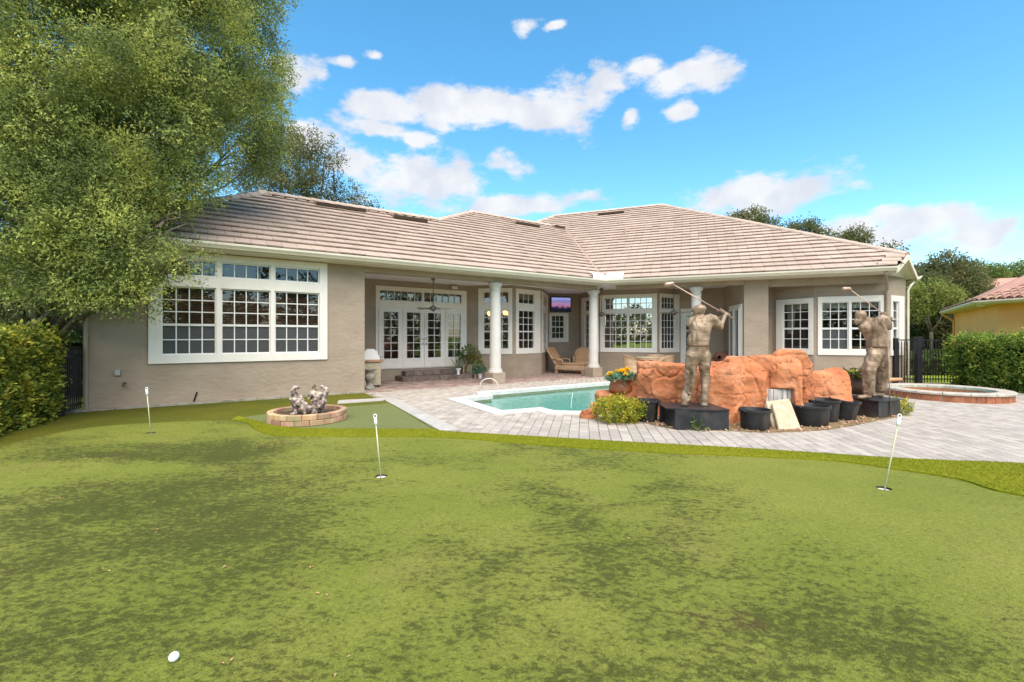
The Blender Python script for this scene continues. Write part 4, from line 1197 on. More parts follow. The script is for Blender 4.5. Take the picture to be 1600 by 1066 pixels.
# --- columns
def column(c, ang_):
    col = empty('column', (c.x, c.y, 0), ang_, house)
    m = MB(); m.cbox((-.24, -.24, 0), (.24, .24, .345), .012); m.build('plinth_block', m_stucco, col, local=True)
    m = MB(); m.lathe([(.0, .346), (.232, .346), (.236, .38), (.225, .415), (.205, .42), (.212, .44), (.205, .465), (.19, .47)], n=32); autosmooth(m.build('base_ring', m_col, col, local=True), 40)
    m = MB(); m.lathe([(.186, .47)] + [(.186 - .026 * (k / 10) ** 1.6, .47 + 2.50 * k / 10) for k in range(1, 11)], n=40); m.build('shaft', m_col, col, smooth=True, local=True)
    m = MB(); m.lathe([(.160, 2.96), (.178, 2.965), (.182, 2.985), (.168, 2.995), (.165, 3.06), (.175, 3.09), (.205, 3.12), (.222, 3.15), (.228, 3.16), (.230, 3.215), (.222, 3.232), (.0, 3.236)], n=32); autosmooth(m.build('capital', m_col, col, local=True), 40)
column(W1(9.75, .70), math.atan2(D1.y, D1.x)); column(W1(14.10, .72), math.atan2(D1.y, D1.x)); column(W2(3.07, .70), math.atan2(D2.y, D2.x))
# --- roof
roof = MB()
def R1(t, s, up=0.0): p = W1(t, s); return Vector((p.x, p.y, Z0 + s * TP + up))
def R2(t, s, up=0.0): p = W2(t, s); return Vector((p.x, p.y, Z0 + s * TP + up))
VL = (EC - E0).dot(D1)
vq = 5.95 / .884
vdir = (N1 + N2).normalized()
vtop = EC + vdir * vq; vt1 = (vtop - E0).dot(D1); vt2 = (vtop - EC).dot(D2)
P1 = [(-.55, 0), (VL, 0), (vt1, 5.95), (11.68, 5.95), (9.24, 4.03), (3.48, 4.03)]
P2 = [(0, 0), (8.48, 0), (8.97, .684), (1.436, 8.14), (-4.4, 8.14), (-5.4, 7.1), (vt2, 5.95)]
for Pn, Rf in ((P1, R1), (P2, R2)):
    roof.add([Rf(t, s, -.02) for t, s in Pn], [tuple(range(len(Pn)))])
# planes turned away from the patio
lw = [R1(-.55, 0, -.02), R1(3.48, 4.03, -.02), R1(-.55, 8.06, -8.06 * TP - .02)]
roof.add(lw, [(0, 1, 2)])
roof.add([R1(3.48, 4.03, -.02), R1(9.24, 4.03, -.02), R1(9.24, 8.06, -8.06 * TP - .02), R1(-.55, 8.06, -8.06 * TP - .02)], [(0, 1, 2, 3)])
roof.add([R1(9.24, 4.03, -.02), R1(11.68, 5.95, -.02), R1(11.0, 12.0, -12 * TP - .02), R1(9.24, 8.06, -8.06 * TP - .02)], [(0, 1, 2, 3)])
roof.add([R1(11.68, 5.95, -.02), R1(vt1, 5.95, -.02), R2(-5.4, 7.1, -.02), R2(-4.4, 8.14, -.02), Vector((-1, 31, 3.6)), R1(11.0, 12.0, -12 * TP - .02)], [(0, 1, 2, 5), (2, 3, 4, 5)])
roof.add([R2(1.436, 8.14, -.02), R2(-4.4, 8.14, -.02), Vector((-1, 31, 3.6)), Vector((10.6, 27.6, 3.6))], [(0, 1, 2, 3)])
roof.add([R2(8.97, .684, -.02), Vector((E2.x, E2.y, 3.52)), Vector((15.9, 20.9, 3.52)), Vector((10.6, 27.6, 3.6)), R2(1.436, 8.14, -.02)], [(0, 1, 2), (0, 2, 4), (2, 3, 4)])
roof_o = roof.build('roof', m_under, house)
def span(poly, s):
    xs = []
    n_ = len(poly)
    for i in range(n_):
        (t0, s0), (t1, s1) = poly[i], poly[(i + 1) % n_]
        if (s0 <= s < s1) or (s1 <= s < s0): xs.append(t0 + (t1 - t0) * (s - s0) / (s1 - s0))
    return (min(xs), max(xs)) if len(xs) >= 2 else None
def tiles(name, poly, Rf, cosp, seed):
    e = .358 * cosp; smax = max(p[1] for p in poly); m = MB(); r_ = random.Random(seed); i = 0
    while i * e < smax - .08:
        s0 = i * e - (.05 if i == 0 else 0); s1 = min(i * e + e * 1.2, smax - .002)
        a, b = span(poly, max(i * e, .001)), span(poly, s1 - .001)
        if not a or not b: break
        t = min(a[0], b[0]) + (0 if i % 2 else -.16)
        while t < max(a[1], b[1]):
            w = .322
            c = [max(t + .003, a[0]), min(t + w - .003, a[1]), min(t + w - .003, b[1]), max(t + .003, b[0])]
            if c[1] - c[0] > .02 or c[2] - c[3] > .02:
                if c[1] < c[0]: c[0] = c[1] = (c[2] if c[0] >= c[2] else c[3])
                if c[2] < c[3]: c[2] = c[3] = (c[1] if c[3] >= c[1] else c[0])
                j_ = r_.uniform(-.006, .008)
                hl, hu = .088 + j_, .030
                m.add([Rf(c[0], s0, hl - .032), Rf(c[1], s0, hl - .032), Rf(c[2], s1, hu - .03), Rf(c[3], s1, hu - .03),
                       Rf(c[0], s0, hl), Rf(c[1], s0, hl), Rf(c[2], s1, hu), Rf(c[3], s1, hu)],
                      [(4, 5, 6, 7), (0, 1, 5, 4), (1, 2, 6, 5), (3, 0, 4, 7), (0, 3, 2, 1)])
            t += w
        i += 1
    o = m.build(name, m_tile, roof_o); tag(o, kind='stuff')
    o.data.materials.append(m_tile_edge_shade)
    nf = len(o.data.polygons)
    o.data.polygons.foreach_set('material_index', [1 if k % 5 == 1 else 0 for k in range(nf)])  # front butts get the darker, shade-painted slot
    return o
cp_ = math.cos(math.atan(TP))
tiles('tile_courses', P1, R1, cp_, 1); tiles('tile_courses', P2, R2, cp_, 2)
capm = MB(); prof = [(-.15, -.02), (-.135, .035), (-.06, .082), (0, .092), (.06, .082), (.135, .035), (.15, -.02)]
capm.add([(0, y, z) for y, z in prof] + [(.44, y * .93, z - .022) for y, z in prof], [(j_, j_ + 1, 7 + j_ + 1, 7 + j_) for j_ in range(6)] + [tuple(range(7))])
cap_me = mesh_from('ridge_cap', capm.v, capm.f, m_tile)
m_cap = M('ridge_tile', [(.45, .33, .26), (.56, .43, .35)], scale=3, rough=.9, objrand=.1, spec=.2)
cap_me.materials[0] = m_cap
def caps(a, b, lift=.035):
    d = b - a; n_ = max(1, int(d.length / .37)); x = d.normalized(); y = Vector((0, 0, 1)).cross(x).normalized(); z = x.cross(y)
    for k in range(n_):
        p = a + d * (k / n_) + Vector((0, 0, lift))
        o = obj('ridge_cap', cap_me); o.parent = roof_o; o.matrix_parent_inverse = world_of(roof_o).inverted()
        o.matrix_basis = Matrix(((x.x, y.x, z.x, p.x), (x.y, y.y, z.y, p.y), (x.z, y.z, z.z, p.z), (0, 0, 0, 1)))
caps(R1(-.55, 0), R1(3.48, 4.03)); caps(R1(3.3, 4.03), R1(9.24, 4.03)); caps(R1(9.24, 4.03), R1(11.68, 5.95)); caps(R1(11.6, 5.95), R1(vt1 + .3, 5.95))
caps(R2(-4.4, 8.14), R2(1.436, 8.14)); caps(R2(8.97, .684), R2(1.436, 8.14)); caps(R2(-5.4, 7.1), R2(-4.4, 8.14))
# tiles turning up the gablet edge and side plane
for k, (t, s) in enumerate(((8.50, .03), (8.66, .25), (8.82, .47))):
    a = R2(t, s, .05); o = obj('ridge_cap', cap_me); o.parent = roof_o; o.matrix_parent_inverse = world_of(roof_o).inverted()
    x = (R2(t - .5, s + .1) - R2(t, s)).normalized(); y = Vector((0, 0, 1)).cross(x).normalized(); z = x.cross(y)
    o.matrix_basis = Matrix(((x.x, y.x, z.x, a.x), (x.y, y.y, z.y, a.y), (x.z, y.z, z.z, a.z), (0, 0, 0, 1)))
st = MB(); v0 = Vector((HP.x, HP.y, Z0 + .684 * TP)); v1 = Vector((E2.x, E2.y, 3.53))
side = Vector((.93, .37, 0))
for k in range(5):
    p, q = v0.lerp(v1, k / 5), v0.lerp(v1, (k + 1) / 5)
    bk = Vector((.35, .95, 0)) * .6
    st.add([p + Vector((0, 0, .09)), q + Vector((0, 0, .09)), q + bk + Vector((0, 0, .12)), p + bk + Vector((0, 0, .12)), p, q], [(0, 1, 2, 3), (4, 5, 1, 0)])
st.build('verge_tiles', m_tile, roof_o)
# valley metal and roof vents
vm = MB(); v0, v1 = R1(VL, .15), R1(vt1, 5.95); vs_ = (D1 + D2).normalized()
vm.add([v0 + Vector((-vs_.x * .05, -vs_.y * .05, .07)), v0 + Vector((vs_.x * .05, vs_.y * .05, .07)), v1 + Vector((vs_.x * .05, vs_.y * .05, .07)), v1 + Vector((-vs_.x * .05, -vs_.y * .05, .07))], [(0, 1, 2, 3)])
vm.build('valley_metal', m_vent, roof_o)
def vent(Rf, t, s, w):
    m = MB(); a, b, c, d = Rf(t, s, .10), Rf(t + w, s, .10), Rf(t + w, s + .42, .07), Rf(t, s + .42, .07)
    u = Vector((0, 0, .11))
    m.add([a, b, c, d, a + u, b + u, c + Vector((0, 0, .02)), d + Vector((0, 0, .02))], [(4, 5, 6, 7), (1, 2, 6, 5), (3, 0, 4, 7)])
    o = m.build('roof_vent', m_vent, roof_o)
    k = MB(); k.add([a + Vector((0, 0, .012)), b + Vector((0, 0, .012)), b + u, a + u], [(0, 1, 2, 3)])
    k.v = [tuple(Vector(v) + Vector((.0, .01, 0))) for v in k.v]
    k.build('vent_slot', m_vent_dark, o)
m_vent_dark = M('vent_slot', [(.05, .032, .02)], rough=.9)
vent(R1, 4.85, 3.45, 1.55); vent(R1, 7.3, 3.35, 1.25); vent(R1, 13.6, 5.15, 1.35); vent(R1, 16.2, 5.62, .7); vent(R2, -1.75, 7.35, 1.35)
vp = MB(); q = R2(.08, 4.35, .05); vp.tube([q, q + Vector((0, 0, .26))], .04, 8); vp.build('vent_pipe', m_vent, roof_o)
# --- small fittings on the stucco
m = MB(); m.cbox((pA.t(179.5), -.06, 1.5 - (587.5 - HY) / FL * 9.35), (pA.t(188.5), 0, 1.5 - (578 - HY) / FL * 9.35), .008, pA.M4(0, 0, 0)); m.build('outlet_box', m_grey, house)
m = MB(); q = pA.P(pA.t(196), .53, 0); m.tube([q, q + Vector((.03, -.09, 0)), q + Vector((.035, -.1, -.07))], .022, 8); m.build('hose_tap', m_urn2, house)
m = MB(); q = pA.P(pA.t(302), .02, .03); m.tube([q, pA.P(pA.t(308), .26, .03)], .015, 8); m.build('cable_stub', m_black, house)
m = MB(); m.cbox((pD.t(704), -.12, 3.24), (pD.t(713), -.002, 3.36), .01, pD.M4(0, 0, 0)); m.build('wall_speaker', m_cream, house)
# ------------------------------------------------------------------ golf things
for (c, top, lab) in FLAGS:
    f = empty('golf_flag', (c[0], c[1], 0)); tag(f, lab, 'flag stick', 'flag sticks on the putting green')
    m = MB(); m.lathe([(.0645, .006), (.0645, -.012)], (c[0], c[1], 0), 20); m.build('cup_rim', m_soil, f)
    m = MB(); m.lathe([(.060, -.012), (.060, -.05), (.0, -.05)], (c[0], c[1], 0), 20); m.build('cup', m_flagw, f)
    b = Vector((c[0], c[1], -.05)); d = (top - b).normalized()
    m = MB(); m.tube([b, top - d * .11], .0068, 8); m.build('pole', m_pole, f, smooth=True)
    m = MB(); m.tube([top - d * .115, top - d * .10, top - d * .085, top - d * .045, top - d * .03], [.008, .015, .018, .017, .010], 10); m.build('grip', m_flagw, f, smooth=True)
    m = MB(); a = d.cross(Vector((0, 1, 0))).normalized(); cc = top - d * .016
    m.tube([cc + a * .017 * math.cos(t) + d * .020 * math.sin(t) for t in np.linspace(0, 2 * math.pi, 15)], .0055, 6); m.build('loop', m_flagw, f, smooth=True)
# ball with dimples
bc = np.array([-1.553, 2.09, .008 + .0213], dtype=np.float32)
dd = []
gr = math.pi * (3 - math.sqrt(5))
for k in range(260):
    y = 1 - 2 * (k + .5) / 260; r_ = math.sqrt(1 - y * y); dd.append((r_ * math.cos(gr * k), y, r_ * math.sin(gr * k)))
dd = np.array(dd, dtype=np.float32)
bm = bmesh.new(); bmesh.ops.create_icosphere(bm, subdivisions=5, radius=1.0)
V = np.array([v.co[:] for v in bm.verts], dtype=np.float32); F_ = np.array([[v.index for v in f.verts] for f in bm.faces]); bm.free()
ds_ = np.clip((V @ dd.T).max(1), -1, 1); an = np.arccos(ds_)
V = V * (.02135 * (1 - .014 * np.clip(1 - (an / .085) ** 2, 0, 1)))[:, None] + bc
tag(obj('golf_ball', mesh_np('golf_ball', V, F_, m_ballw, True)), 'white golf ball lying on the stained green', 'ball')

# ------------------------------------------------------------------ golfer statues
def hand(m, c, axis, side, n=4):
    """four fingers and a thumb wrapped round a shaft along axis"""
    axis = axis.normalized(); side = (side - axis * side.dot(axis)).normalized(); third = axis.cross(side)
    for k in range(n):
        o = c + axis * (-.034 + .023 * k)
        m.tube([o - side * .045 + third * .005, o - side * .02 + third * .034, o + side * .014 + third * .036, o + side * .034 + third * .012, o + side * .028 - third * .016, o + side * .006 - third * .024],
               [.0115, .0115, .011, .010, .009, .007], 7)
    o = c + axis * .055
    m.tube([o - side * .04 - axis * .03, o - side * .02 - third * .022, o + side * .004 - third * .026 + axis * .022], [.013, .0125, .009], 7)
def golfer(name, label, Y0, J, seed, club, base_z, head_dir, extra=None, hood=False):
    """J: joint -> (photo px, photo py, depth offset)"""
    q = {k: at(v[0], v[1], Y0 + v[2]) for k, v in J.items()}
    st = empty(name, (q['footL'].x * .5 + q['footR'].x * .5, Y0, base_z))
    tag(st, label, 'statue', 'bronze golfer statues')
    n_ = lambda k: np.array(q[k][:], dtype=np.float32)
    hd = np.array(head_dir, dtype=np.float32); hd /= np.linalg.norm(hd)
    rad = extra or {}
    g = lambda k, d: rad.get(k, d)
    def f(P):
        # clothing folds: wrinkles run across the limbs at joints, along them elsewhere
        Pz = P * np.array([1, 1, .26], dtype=np.float32)
        Wp = Pz + .045 * vnoise(P, 8, seed)[..., None]
        fold = -.015 * (1 - np.abs(vnoise(Wp, 13, seed + 1)) * 2.2) + .006 - .005 * (1 - 2 * np.abs(vnoise(P * np.array([.7, .7, 1.5], dtype=np.float32), 15, seed + 2)))
        tor = sd_cap(P, n_('pelvis'), n_('waist'), g('pelvis', .165), g('waist', .158), (1, .74, 1))
        tor = smin(tor, sd_cap(P, n_('waist'), n_('chest'), g('waist', .158), g('chest', .178), (1, .70, 1)), .06)
        tor = smin(tor, sd_cap(P, n_('shL'), n_('shR'), .078, .078), .09)
        tor = smin(tor, sd_cap(P, n_('chest'), n_('neck'), .12, .062, (1, .85, 1)), .07)
        leg = None
        for s_ in ('L', 'R'):
            a = sd_cap(P, n_('hip' + s_), n_('knee' + s_), g('hip', .102), g('knee', .078))
            a = smin(a, sd_cap(P, n_('knee' + s_), n_('ankle' + s_), g('knee', .078), g('ankle', .064)), .03)
            leg = a if leg is None else np.minimum(leg, a)
        body = smin(tor, leg, .035) + fold
        seam = sd_cap(P, n_('pelvis') + np.array([0, -.14, .02], dtype=np.float32), (n_('hipL') + n_('hipR')) / 2 + np.array([0, -.10, -.13], dtype=np.float32), .010, .016)
        body = -smin(-body, seam, .02)
        wz = n_('waist')
        belt = np.abs(P[..., 2] - (wz[2] - .062)) - .017
        near_ = np.linalg.norm((P - wz)[..., :2], axis=-1) - .30
        body = np.where((belt < 0) & (near_ < 0) & (np.abs(P[..., 2] - wz[2]) < .12), body + .010, body)
        # cuffs, shirt tail over the trousers
        body = np.minimum(body, sd_cap(P, n_('waist') + np.array([0, 0, -.035], dtype=np.float32), n_('waist') + np.array([0, 0, .0], dtype=np.float32), g('waist', .158) + .016, g('waist', .158) + .008, (1, .76, .6)) + fold * .5)
        arm = None
        for s_ in ('L', 'R'):
            mid = n_('sh' + s_) * .4 + n_('el' + s_) * .6
            a = sd_cap(P, n_('sh' + s_), mid, g('sleeve', .078), g('sleeve', .078) * .92) + fold * .8
            a = smin(a, sd_cap(P, mid, n_('el' + s_), .050, .044), .012)
            a = smin(a, sd_cap(P, n_('el' + s_), n_('wr' + s_), .044, .030), .02)
            a = smin(a, sd_cap(P, n_('wr' + s_), n_('hand' + s_), .027, .036), .02)
            arm = a if arm is None else np.minimum(arm, a)
        body = smin(body, arm, .03)
        for s_ in ('L', 'R'):
            fo = sd_cap(P, n_('foot' + s_), n_('toe' + s_), .052, .042, (1, 1, .8))
            fo = smin(fo, sd_cap(P, n_('ankle' + s_), n_('foot' + s_), .05, .05), .03)
            body = smin(body, fo, .012)
        h_ = n_('head')
        ne = sd_cap(P, n_('neck'), h_, .066, .06)
        body = smin(body, ne, .03)
        sk = sd_cap(P, h_ + np.array([0, 0, .03], dtype=np.float32) - hd * .012, h_ + hd * .025 + np.array([0, 0, -.035], dtype=np.float32), .094, .072)
        sk = smin(sk, sd_cap(P, h_ + hd * .075 + np.array([0, 0, -.085], dtype=np.float32), h_ + hd * .055 + np.array([0, 0, -.06], dtype=np.float32), .030, .045), .04)   # jaw
        sk = smin(sk, sd_cap(P, h_ + hd * .098 + np.array([0, 0, .01], dtype=np.float32), h_ + hd * .118 + np.array([0, 0, -.032], dtype=np.float32), .009, .017), .012)  # nose
        sd_ = np.cross(hd, [0, 0, 1]).astype(np.float32); sd_ /= np.linalg.norm(sd_)
        for e_ in (-1, 1):
            eye = h_ + hd * .088 + sd_ * .033 * e_ + np.array([0, 0, .008], dtype=np.float32)
            sk = -smin(-sk, np.linalg.norm(P - eye, axis=-1) - .015, .012)
            ear = h_ + sd_ * .083 * e_ - hd * .005 + np.array([0, 0, -.012], dtype=np.float32)
            sk = smin(sk, sd_cap(P, ear, ear + np.array([0, 0, .03], dtype=np.float32), .012, .015), .012)
        mo = h_ + hd * .108 + np.array([0, 0, -.062], dtype=np.float32)
        sk = -smin(-sk, sd_cap(P, mo - sd_ * .022, mo + sd_ * .022, .006, .006), .008)
        body = smin(body, sk, .02)
        if hood:   # flat cap
            cpt = h_ + np.array([0, 0, .060], dtype=np.float32)
            body = smin(body, sd_cap(P, cpt - hd * .03, cpt + hd * .03, .096, .088, (1, 1, .72)), .012)
            body = smin(body, sd_cap(P, cpt + hd * .10 - sd_ * .05 + np.array([0, 0, -.025], dtype=np.float32), cpt + hd * .10 + sd_ * .05 + np.array([0, 0, -.025], dtype=np.float32), .022, .022, (1, 1, .4)), .012)
        # soles stay on the plinth
        return np.maximum(body, base_z + .002 - P[..., 2])
    pts = np.array([v[:] for v in q.values()])
    sdf_obj('figure', f, pts.min(0) - .26, pts.max(0) + .26, .0115, m_bronze, st)
    # belt and collar
    wq = q['waist']; m = MB(); r0 = g('waist', .158)
    m.lathe([(r0 + .006, -.078), (r0 + .016, -.076), (r0 + .016, -.044), (r0 + .006, -.042)], (wq.x, wq.y, wq.z), 32, sy=.75); m.build('belt', m_urn2, st, smooth=True)
    nq = q['neck']; up_ = (q['head'] - nq).normalized(); s1_ = up_.cross(Vector((0, 1, 0))).normalized(); s2_ = up_.cross(s1_)
    m = MB(); m.tube([nq + up_ * .012 + (s1_ * math.cos(a) * .086 + s2_ * math.sin(a) * .078) for a in np.linspace(0, 2 * math.pi, 21)], .014, 8); m.build('collar', m_bronze, st, smooth=True)
    # club: shaft, grip and head
    h0 = (q['handL'] + q['handR']) / 2; ch = at(*club[0]); d = (ch - h0).normalized()
    m = MB(); m.tube([h0 - d * .13, ch], [.012, .008], 8); cl = m.build('club_shaft', m_copper, st, smooth=True)
    m = MB(); m.tube([h0 - d * .15, h0 + d * .16], [.016, .013], 10); m.build('club_grip', m_bronze, st, smooth=True)
    hv = Vector(club[1]).normalized()
    a3 = np.array((ch - hv * .02)[:], dtype=np.float32); b3 = np.array((ch + hv * .075)[:], dtype=np.float32)
    sdf_obj('club_head', lambda P: smin(sd_cap(P, a3, b3, .026, .046, (1, 1, .85)), sd_cap(P, np.array((ch - d * .07)[:]), np.array(ch[:]), .012, .016), .02), np.minimum(a3, b3) - .11, np.maximum(a3, b3) + .11, .008, m_copper, st)
    m = MB(); hand(m, h0 - d * .02, d, Vector((.2, -.9, .3))); hand(m, h0 + d * .085, d, Vector((-.2, -.8, .4)))
    m.build('hands', m_bronze, st, smooth=True)
    return st, q
J1 = dict(footL=(1070, 632, .0), toeL=(1066, 634, .13), footR=(1100, 632.5, .0), toeR=(1100.5, 634, .14), ankleL=(1071.5, 624, .0), ankleR=(1100, 624, .0),
          kneeL=(1078.5, 593, .05), kneeR=(1102, 594, .05), hipL=(1081.5, 556, .0), hipR=(1100.5, 556, .0), pelvis=(1091, 551, .0), waist=(1091.5, 534, -.01), chest=(1094, 513, .0), neck=(1094, 500, .02),
          head=(1091.5, 488.5, .05), shL=(1083.5, 503.5, .06), shR=(1112.5, 498.5, -.02), elL=(1112, 505, .30), elR=(1125.5, 511.5, .04), wrL=(1130, 495, .20), wrR=(1131.5, 496, .10), handL=(1133.8, 491.5, .16), handR=(1134, 491.5, .10))
golfer('golfer_statue', 'bronze golfer seen from behind with club raised over his shoulder', 7.55, J1, 11, ((1049, 443, 7.62), (-1, .1, -.25)), .345, (-.55, .8, -.15), hood=True)
J2 = dict(footL=(1356, 619, -.05), toeL=(1343, 621, -.08), footR=(1376, 616.5, .18), toeR=(1363, 617.5, .16), ankleL=(1357, 611, -.05), ankleR=(1375.5, 608, .18),
          kneeL=(1357, 578, -.06), kneeR=(1379, 584, .14), hipL=(1366, 556, -.05), hipR=(1375, 555, .12), pelvis=(1370, 551, .03), waist=(1372, 537, .03), chest=(1366, 515, .03), neck=(1353.5, 502, .05),
          head=(1344, 495.5, .03), shL=(1350, 512, -.02), shR=(1379, 499, .0), elL=(1372, 511, .30), elR=(1389.5, 512, .04), wrL=(1385, 499, .24), wrR=(1388.5, 500.5, .12), handL=(1387.5, 496, .18), handR=(1388, 496, .12))
golfer('golfer_statue', 'bronze golfer stooping with club drawn back, before the double window', 8.55, J2, 23, ((1326, 451, 8.75), (-1, .1, -.1)), .335, (-.88, -.05, -.50), dict(hip=.128, knee=.104, ankle=.088, waist=.175, pelvis=.178, chest=.205, sleeve=.092))

def plinth(name, pts, z1, label, lid):
    p = empty(name, (pts[0][0], pts[0][1], 0)); tag(p, label, 'plinth', 'black statue plinths')
    m = MB(); m.prism(pts, 0.0, z1 - .022); o = m.build('block', m_plinth, p)
    o.data.materials.append(m_plinth_s)
    m = MB(); m.prism(lid, z1 - .020, z1); m.build('top_plate', m_plinth, p)
    return p
# first: long box with a bowed top plate
c0, c1 = Vector(G(1055, 672.5)), Vector(G(1139, 674))
bk = Vector((-.02, .72))
l0, l1 = c0 + Vector((-.12, .10)), c1 + Vector((.01, -.01))
lid = [tuple(l0.lerp(l1, k / 8) + Vector((.0, -.07 * math.sin(math.pi * k / 8)))) for k in range(9)] + [tuple(c1 + bk + Vector((.02, 0))), tuple(c0 + bk + Vector((-.06, 0)))]
plinth('statue_plinth', [tuple(c0), tuple(c1), tuple(c1 + bk), tuple(c0 + bk)], .345, 'long black plinth beside the nursery pot and variegated shrub', lid)
c0, c1, c2 = Vector((6.42, 8.80)), Vector((6.64, 8.24)), Vector((7.30, 8.56))
q0 = [c0, c1, c2, c0 + (c2 - c1)]
lid = [tuple(c0 + Vector((-.03, -.02))), tuple(c1 + Vector((-.02, -.03))), tuple((c1 + c2) / 2 + Vector((.05, -.05))), tuple(c2 + Vector((.03, 0))), tuple(q0[3] + Vector((.02, .02)))]
pl2 = plinth('statue_plinth', [tuple(v) for v in q0], .335, 'black box plinth under the stooping golfer, nearest the spa', lid)
m = MB(); rb = at(1391.5, 650, 8.38); m.tube([(rb.x, rb.y, .0), at(1386.8, 527, 8.42)], .011, 8)
tag(m.build('metal_rod', m_bronze, smooth=True), 'thin bronze rod standing upright before the stooping golfer', 'rod')

# ------------------------------------------------------------------ rock waterfall
def boulder(c, half, seed, parent, rot=0.0, rnd=.07, amp=.030, h=.019, mat=None, cuts=()):
    c = np.array(c, dtype=np.float32); half = np.array(half, dtype=np.float32)
    cr_, sr_ = math.cos(rot), math.sin(rot)
    rs = random.Random(seed); planes = []
    for k in range(16):
        v = np.array([rs.gauss(0, 1), rs.gauss(0, 1), rs.gauss(0, .6)], dtype=np.float32); v /= np.linalg.norm(v); planes.append((v, rs.uniform(.78, .98)))
    vol = float(half[0] * half[2]); nc_ = max(3, int(vol * 34))
    cells = [(c + half * np.array([rs.uniform(-1, 1), rs.uniform(-1, .2), rs.uniform(-1, 1)], dtype=np.float32), rs.uniform(-.02, .02)) for _ in range(nc_)]
    def f(P):
        Q = P - c
        Q = np.stack([Q[..., 0] * cr_ + Q[..., 1] * sr_, -Q[..., 0] * sr_ + Q[..., 1] * cr_, Q[..., 2]], -1)
        d = np.abs(Q) - (half - rnd)
        b = np.linalg.norm(np.maximum(d, 0), axis=-1) + np.minimum(d.max(-1), 0) - rnd
        for v, k in planes:                                   # broken faces
            sup = float(np.abs(v) @ half)
            b = np.maximum(b, Q @ v - k * sup * .86)
        W = P + .12 * np.stack([vnoise(P, 3.1, seed + 4), vnoise(P, 3.1, seed + 5), vnoise(P, 3.1, seed + 6)], -1)
        b = b + amp * fbm(P * np.array([1, 1, 1.3], dtype=np.float32), 2.4, 4, seed) + .008 * vnoise(P, 22, seed + 7)
        cr = np.abs(vnoise(W, 1.7, seed + 11)); b = b + .040 * np.clip(1 - cr / .035, 0, 1)       # crevices
        cr = np.abs(vnoise(W * np.array([1, 1, .6], dtype=np.float32), 3.4, seed + 13)); b = b + .026 * np.clip(1 - cr / .035, 0, 1)
        st = np.abs(((P[..., 2] + .10 * vnoise(P, 1.6, seed + 15)) * 3.0) % 1 - .5); b = b + .016 * np.clip(1 - st / .035, 0, 1) * (vnoise(P, 1.3, seed + 21) > 0) # bedding ledges
        # fractured slabs: each piece stands a little proud or back, thin joints between
        d1 = np.full(P.shape[:-1], 9.0, dtype=np.float32); d2 = d1.copy(); off = np.zeros_like(d1)
        for (sx_, ov) in cells:
            dd_ = np.linalg.norm((W - sx_) * np.array([1, 1, .62], dtype=np.float32), axis=-1)
            nearer = dd_ < d1
            d2 = np.where(nearer, d1, np.minimum(d2, dd_)); off = np.where(nearer, ov, off); d1 = np.where(nearer, dd_, d1)
        b = b + off * np.clip((d2 - d1) / .03, 0, 1) + .024 * np.clip(1 - (d2 - d1) / .024, 0, 1)
        for (lo_, hi_) in cuts:
            lo_ = np.array(lo_, dtype=np.float32); hi_ = np.array(hi_, dtype=np.float32)
            dc = np.abs(P - (lo_ + hi_) / 2) - (hi_ - lo_) / 2
            b = np.maximum(b, -dc.max(-1))
        return np.maximum(b, -.02 - P[..., 2])
    ext = half.max() * 0 + np.array([math.hypot(half[0], half[1] * abs(sr_)) + .1, math.hypot(half[1], half[0] * abs(sr_)) + .1, half[2] + .1])
    return sdf_obj('boulder', f, c - ext, c + ext, h, mat or m_rock, parent)
rockf = empty('rock_waterfall', (4.4, 9, 0)); tag(rockf, 'long orange artificial rock waterfall behind the statue and pots', 'rocks')
def rk(px0, px1, py_top, Yf, dep, seed, z0=-.05, rot=0.0, **k):
    """boulder filling photo columns px0..px1 at front depth Yf"""
    Yc = Yf + dep / 2
    rot -= math.atan(((px0 + px1) / 2 - CX) / FL) * .85
    x0, x1 = (px0 - CX) / FL * (Yf + .1), (px1 - CX) / FL * (Yf + .1)
    zt = CH - (py_top - HY) / FL * (Yf + .25)
    return boulder(((x0 + x1) / 2 * (1 + .12 * dep / Yf), Yc, (zt + z0) / 2), ((x1 - x0) / 2 + .06, dep / 2 + .05, (zt - z0) / 2 + .06), seed, rockf, rot, **k)
rk(1006, 1092, 571, 8.40, .9, 31, rot=.06)
rk(1062, 1122, 576, 8.15, .8, 47, rot=-.05)
rk(1103, 1166, 574, 7.88, 1.0, 5, rot=.05)
gv0, gv1 = at(1197, 628, 7.85), at(1240, 608, 7.85)
rk(1142, 1206, 566, 7.93, 1.0, 27, rot=.05)
rk(1184, 1254, 561, 7.85, 1.1, 19, rot=.0, cuts=[((gv0.x, 7.4, .15), (gv1.x, 7.96, gv1.z))])
rk(1218, 1270, 554, 7.98, .8, 71, z0=.62)
rk(1240, 1276, 568, 8.10, .9, 13, rot=-.1)
rk(1250, 1322, 577, 8.42, .7, 88, rot=.08)
rk(1108, 1126, 570, 8.5, .5, 90, z0=.5)
# low ledge towards the pool, carries the flower urn
rk(978, 1018, 592, 9.3, .6, 61)
boulder((2.30, 9.55, .10), (.46, .40, .23), 64, rockf, .3)
# small loose rocks at the pool edge
for i, (px, py, s, lab) in enumerate(((921, 655, .15, 'low orange rock on the white coping before the shrub'), (938, 646, .17, 'rounded orange rock half hidden behind the shrub'))):
    p = G(px, py); o = boulder((p[0], p[1] + s * .7, s * .55), (s, s * .85, s * .62), 101 + i, None, .2, rnd=.06, amp=.018, h=.013)
    o.name = 'rock'; tag(o, lab, 'rock', 'loose rocks by the pool')
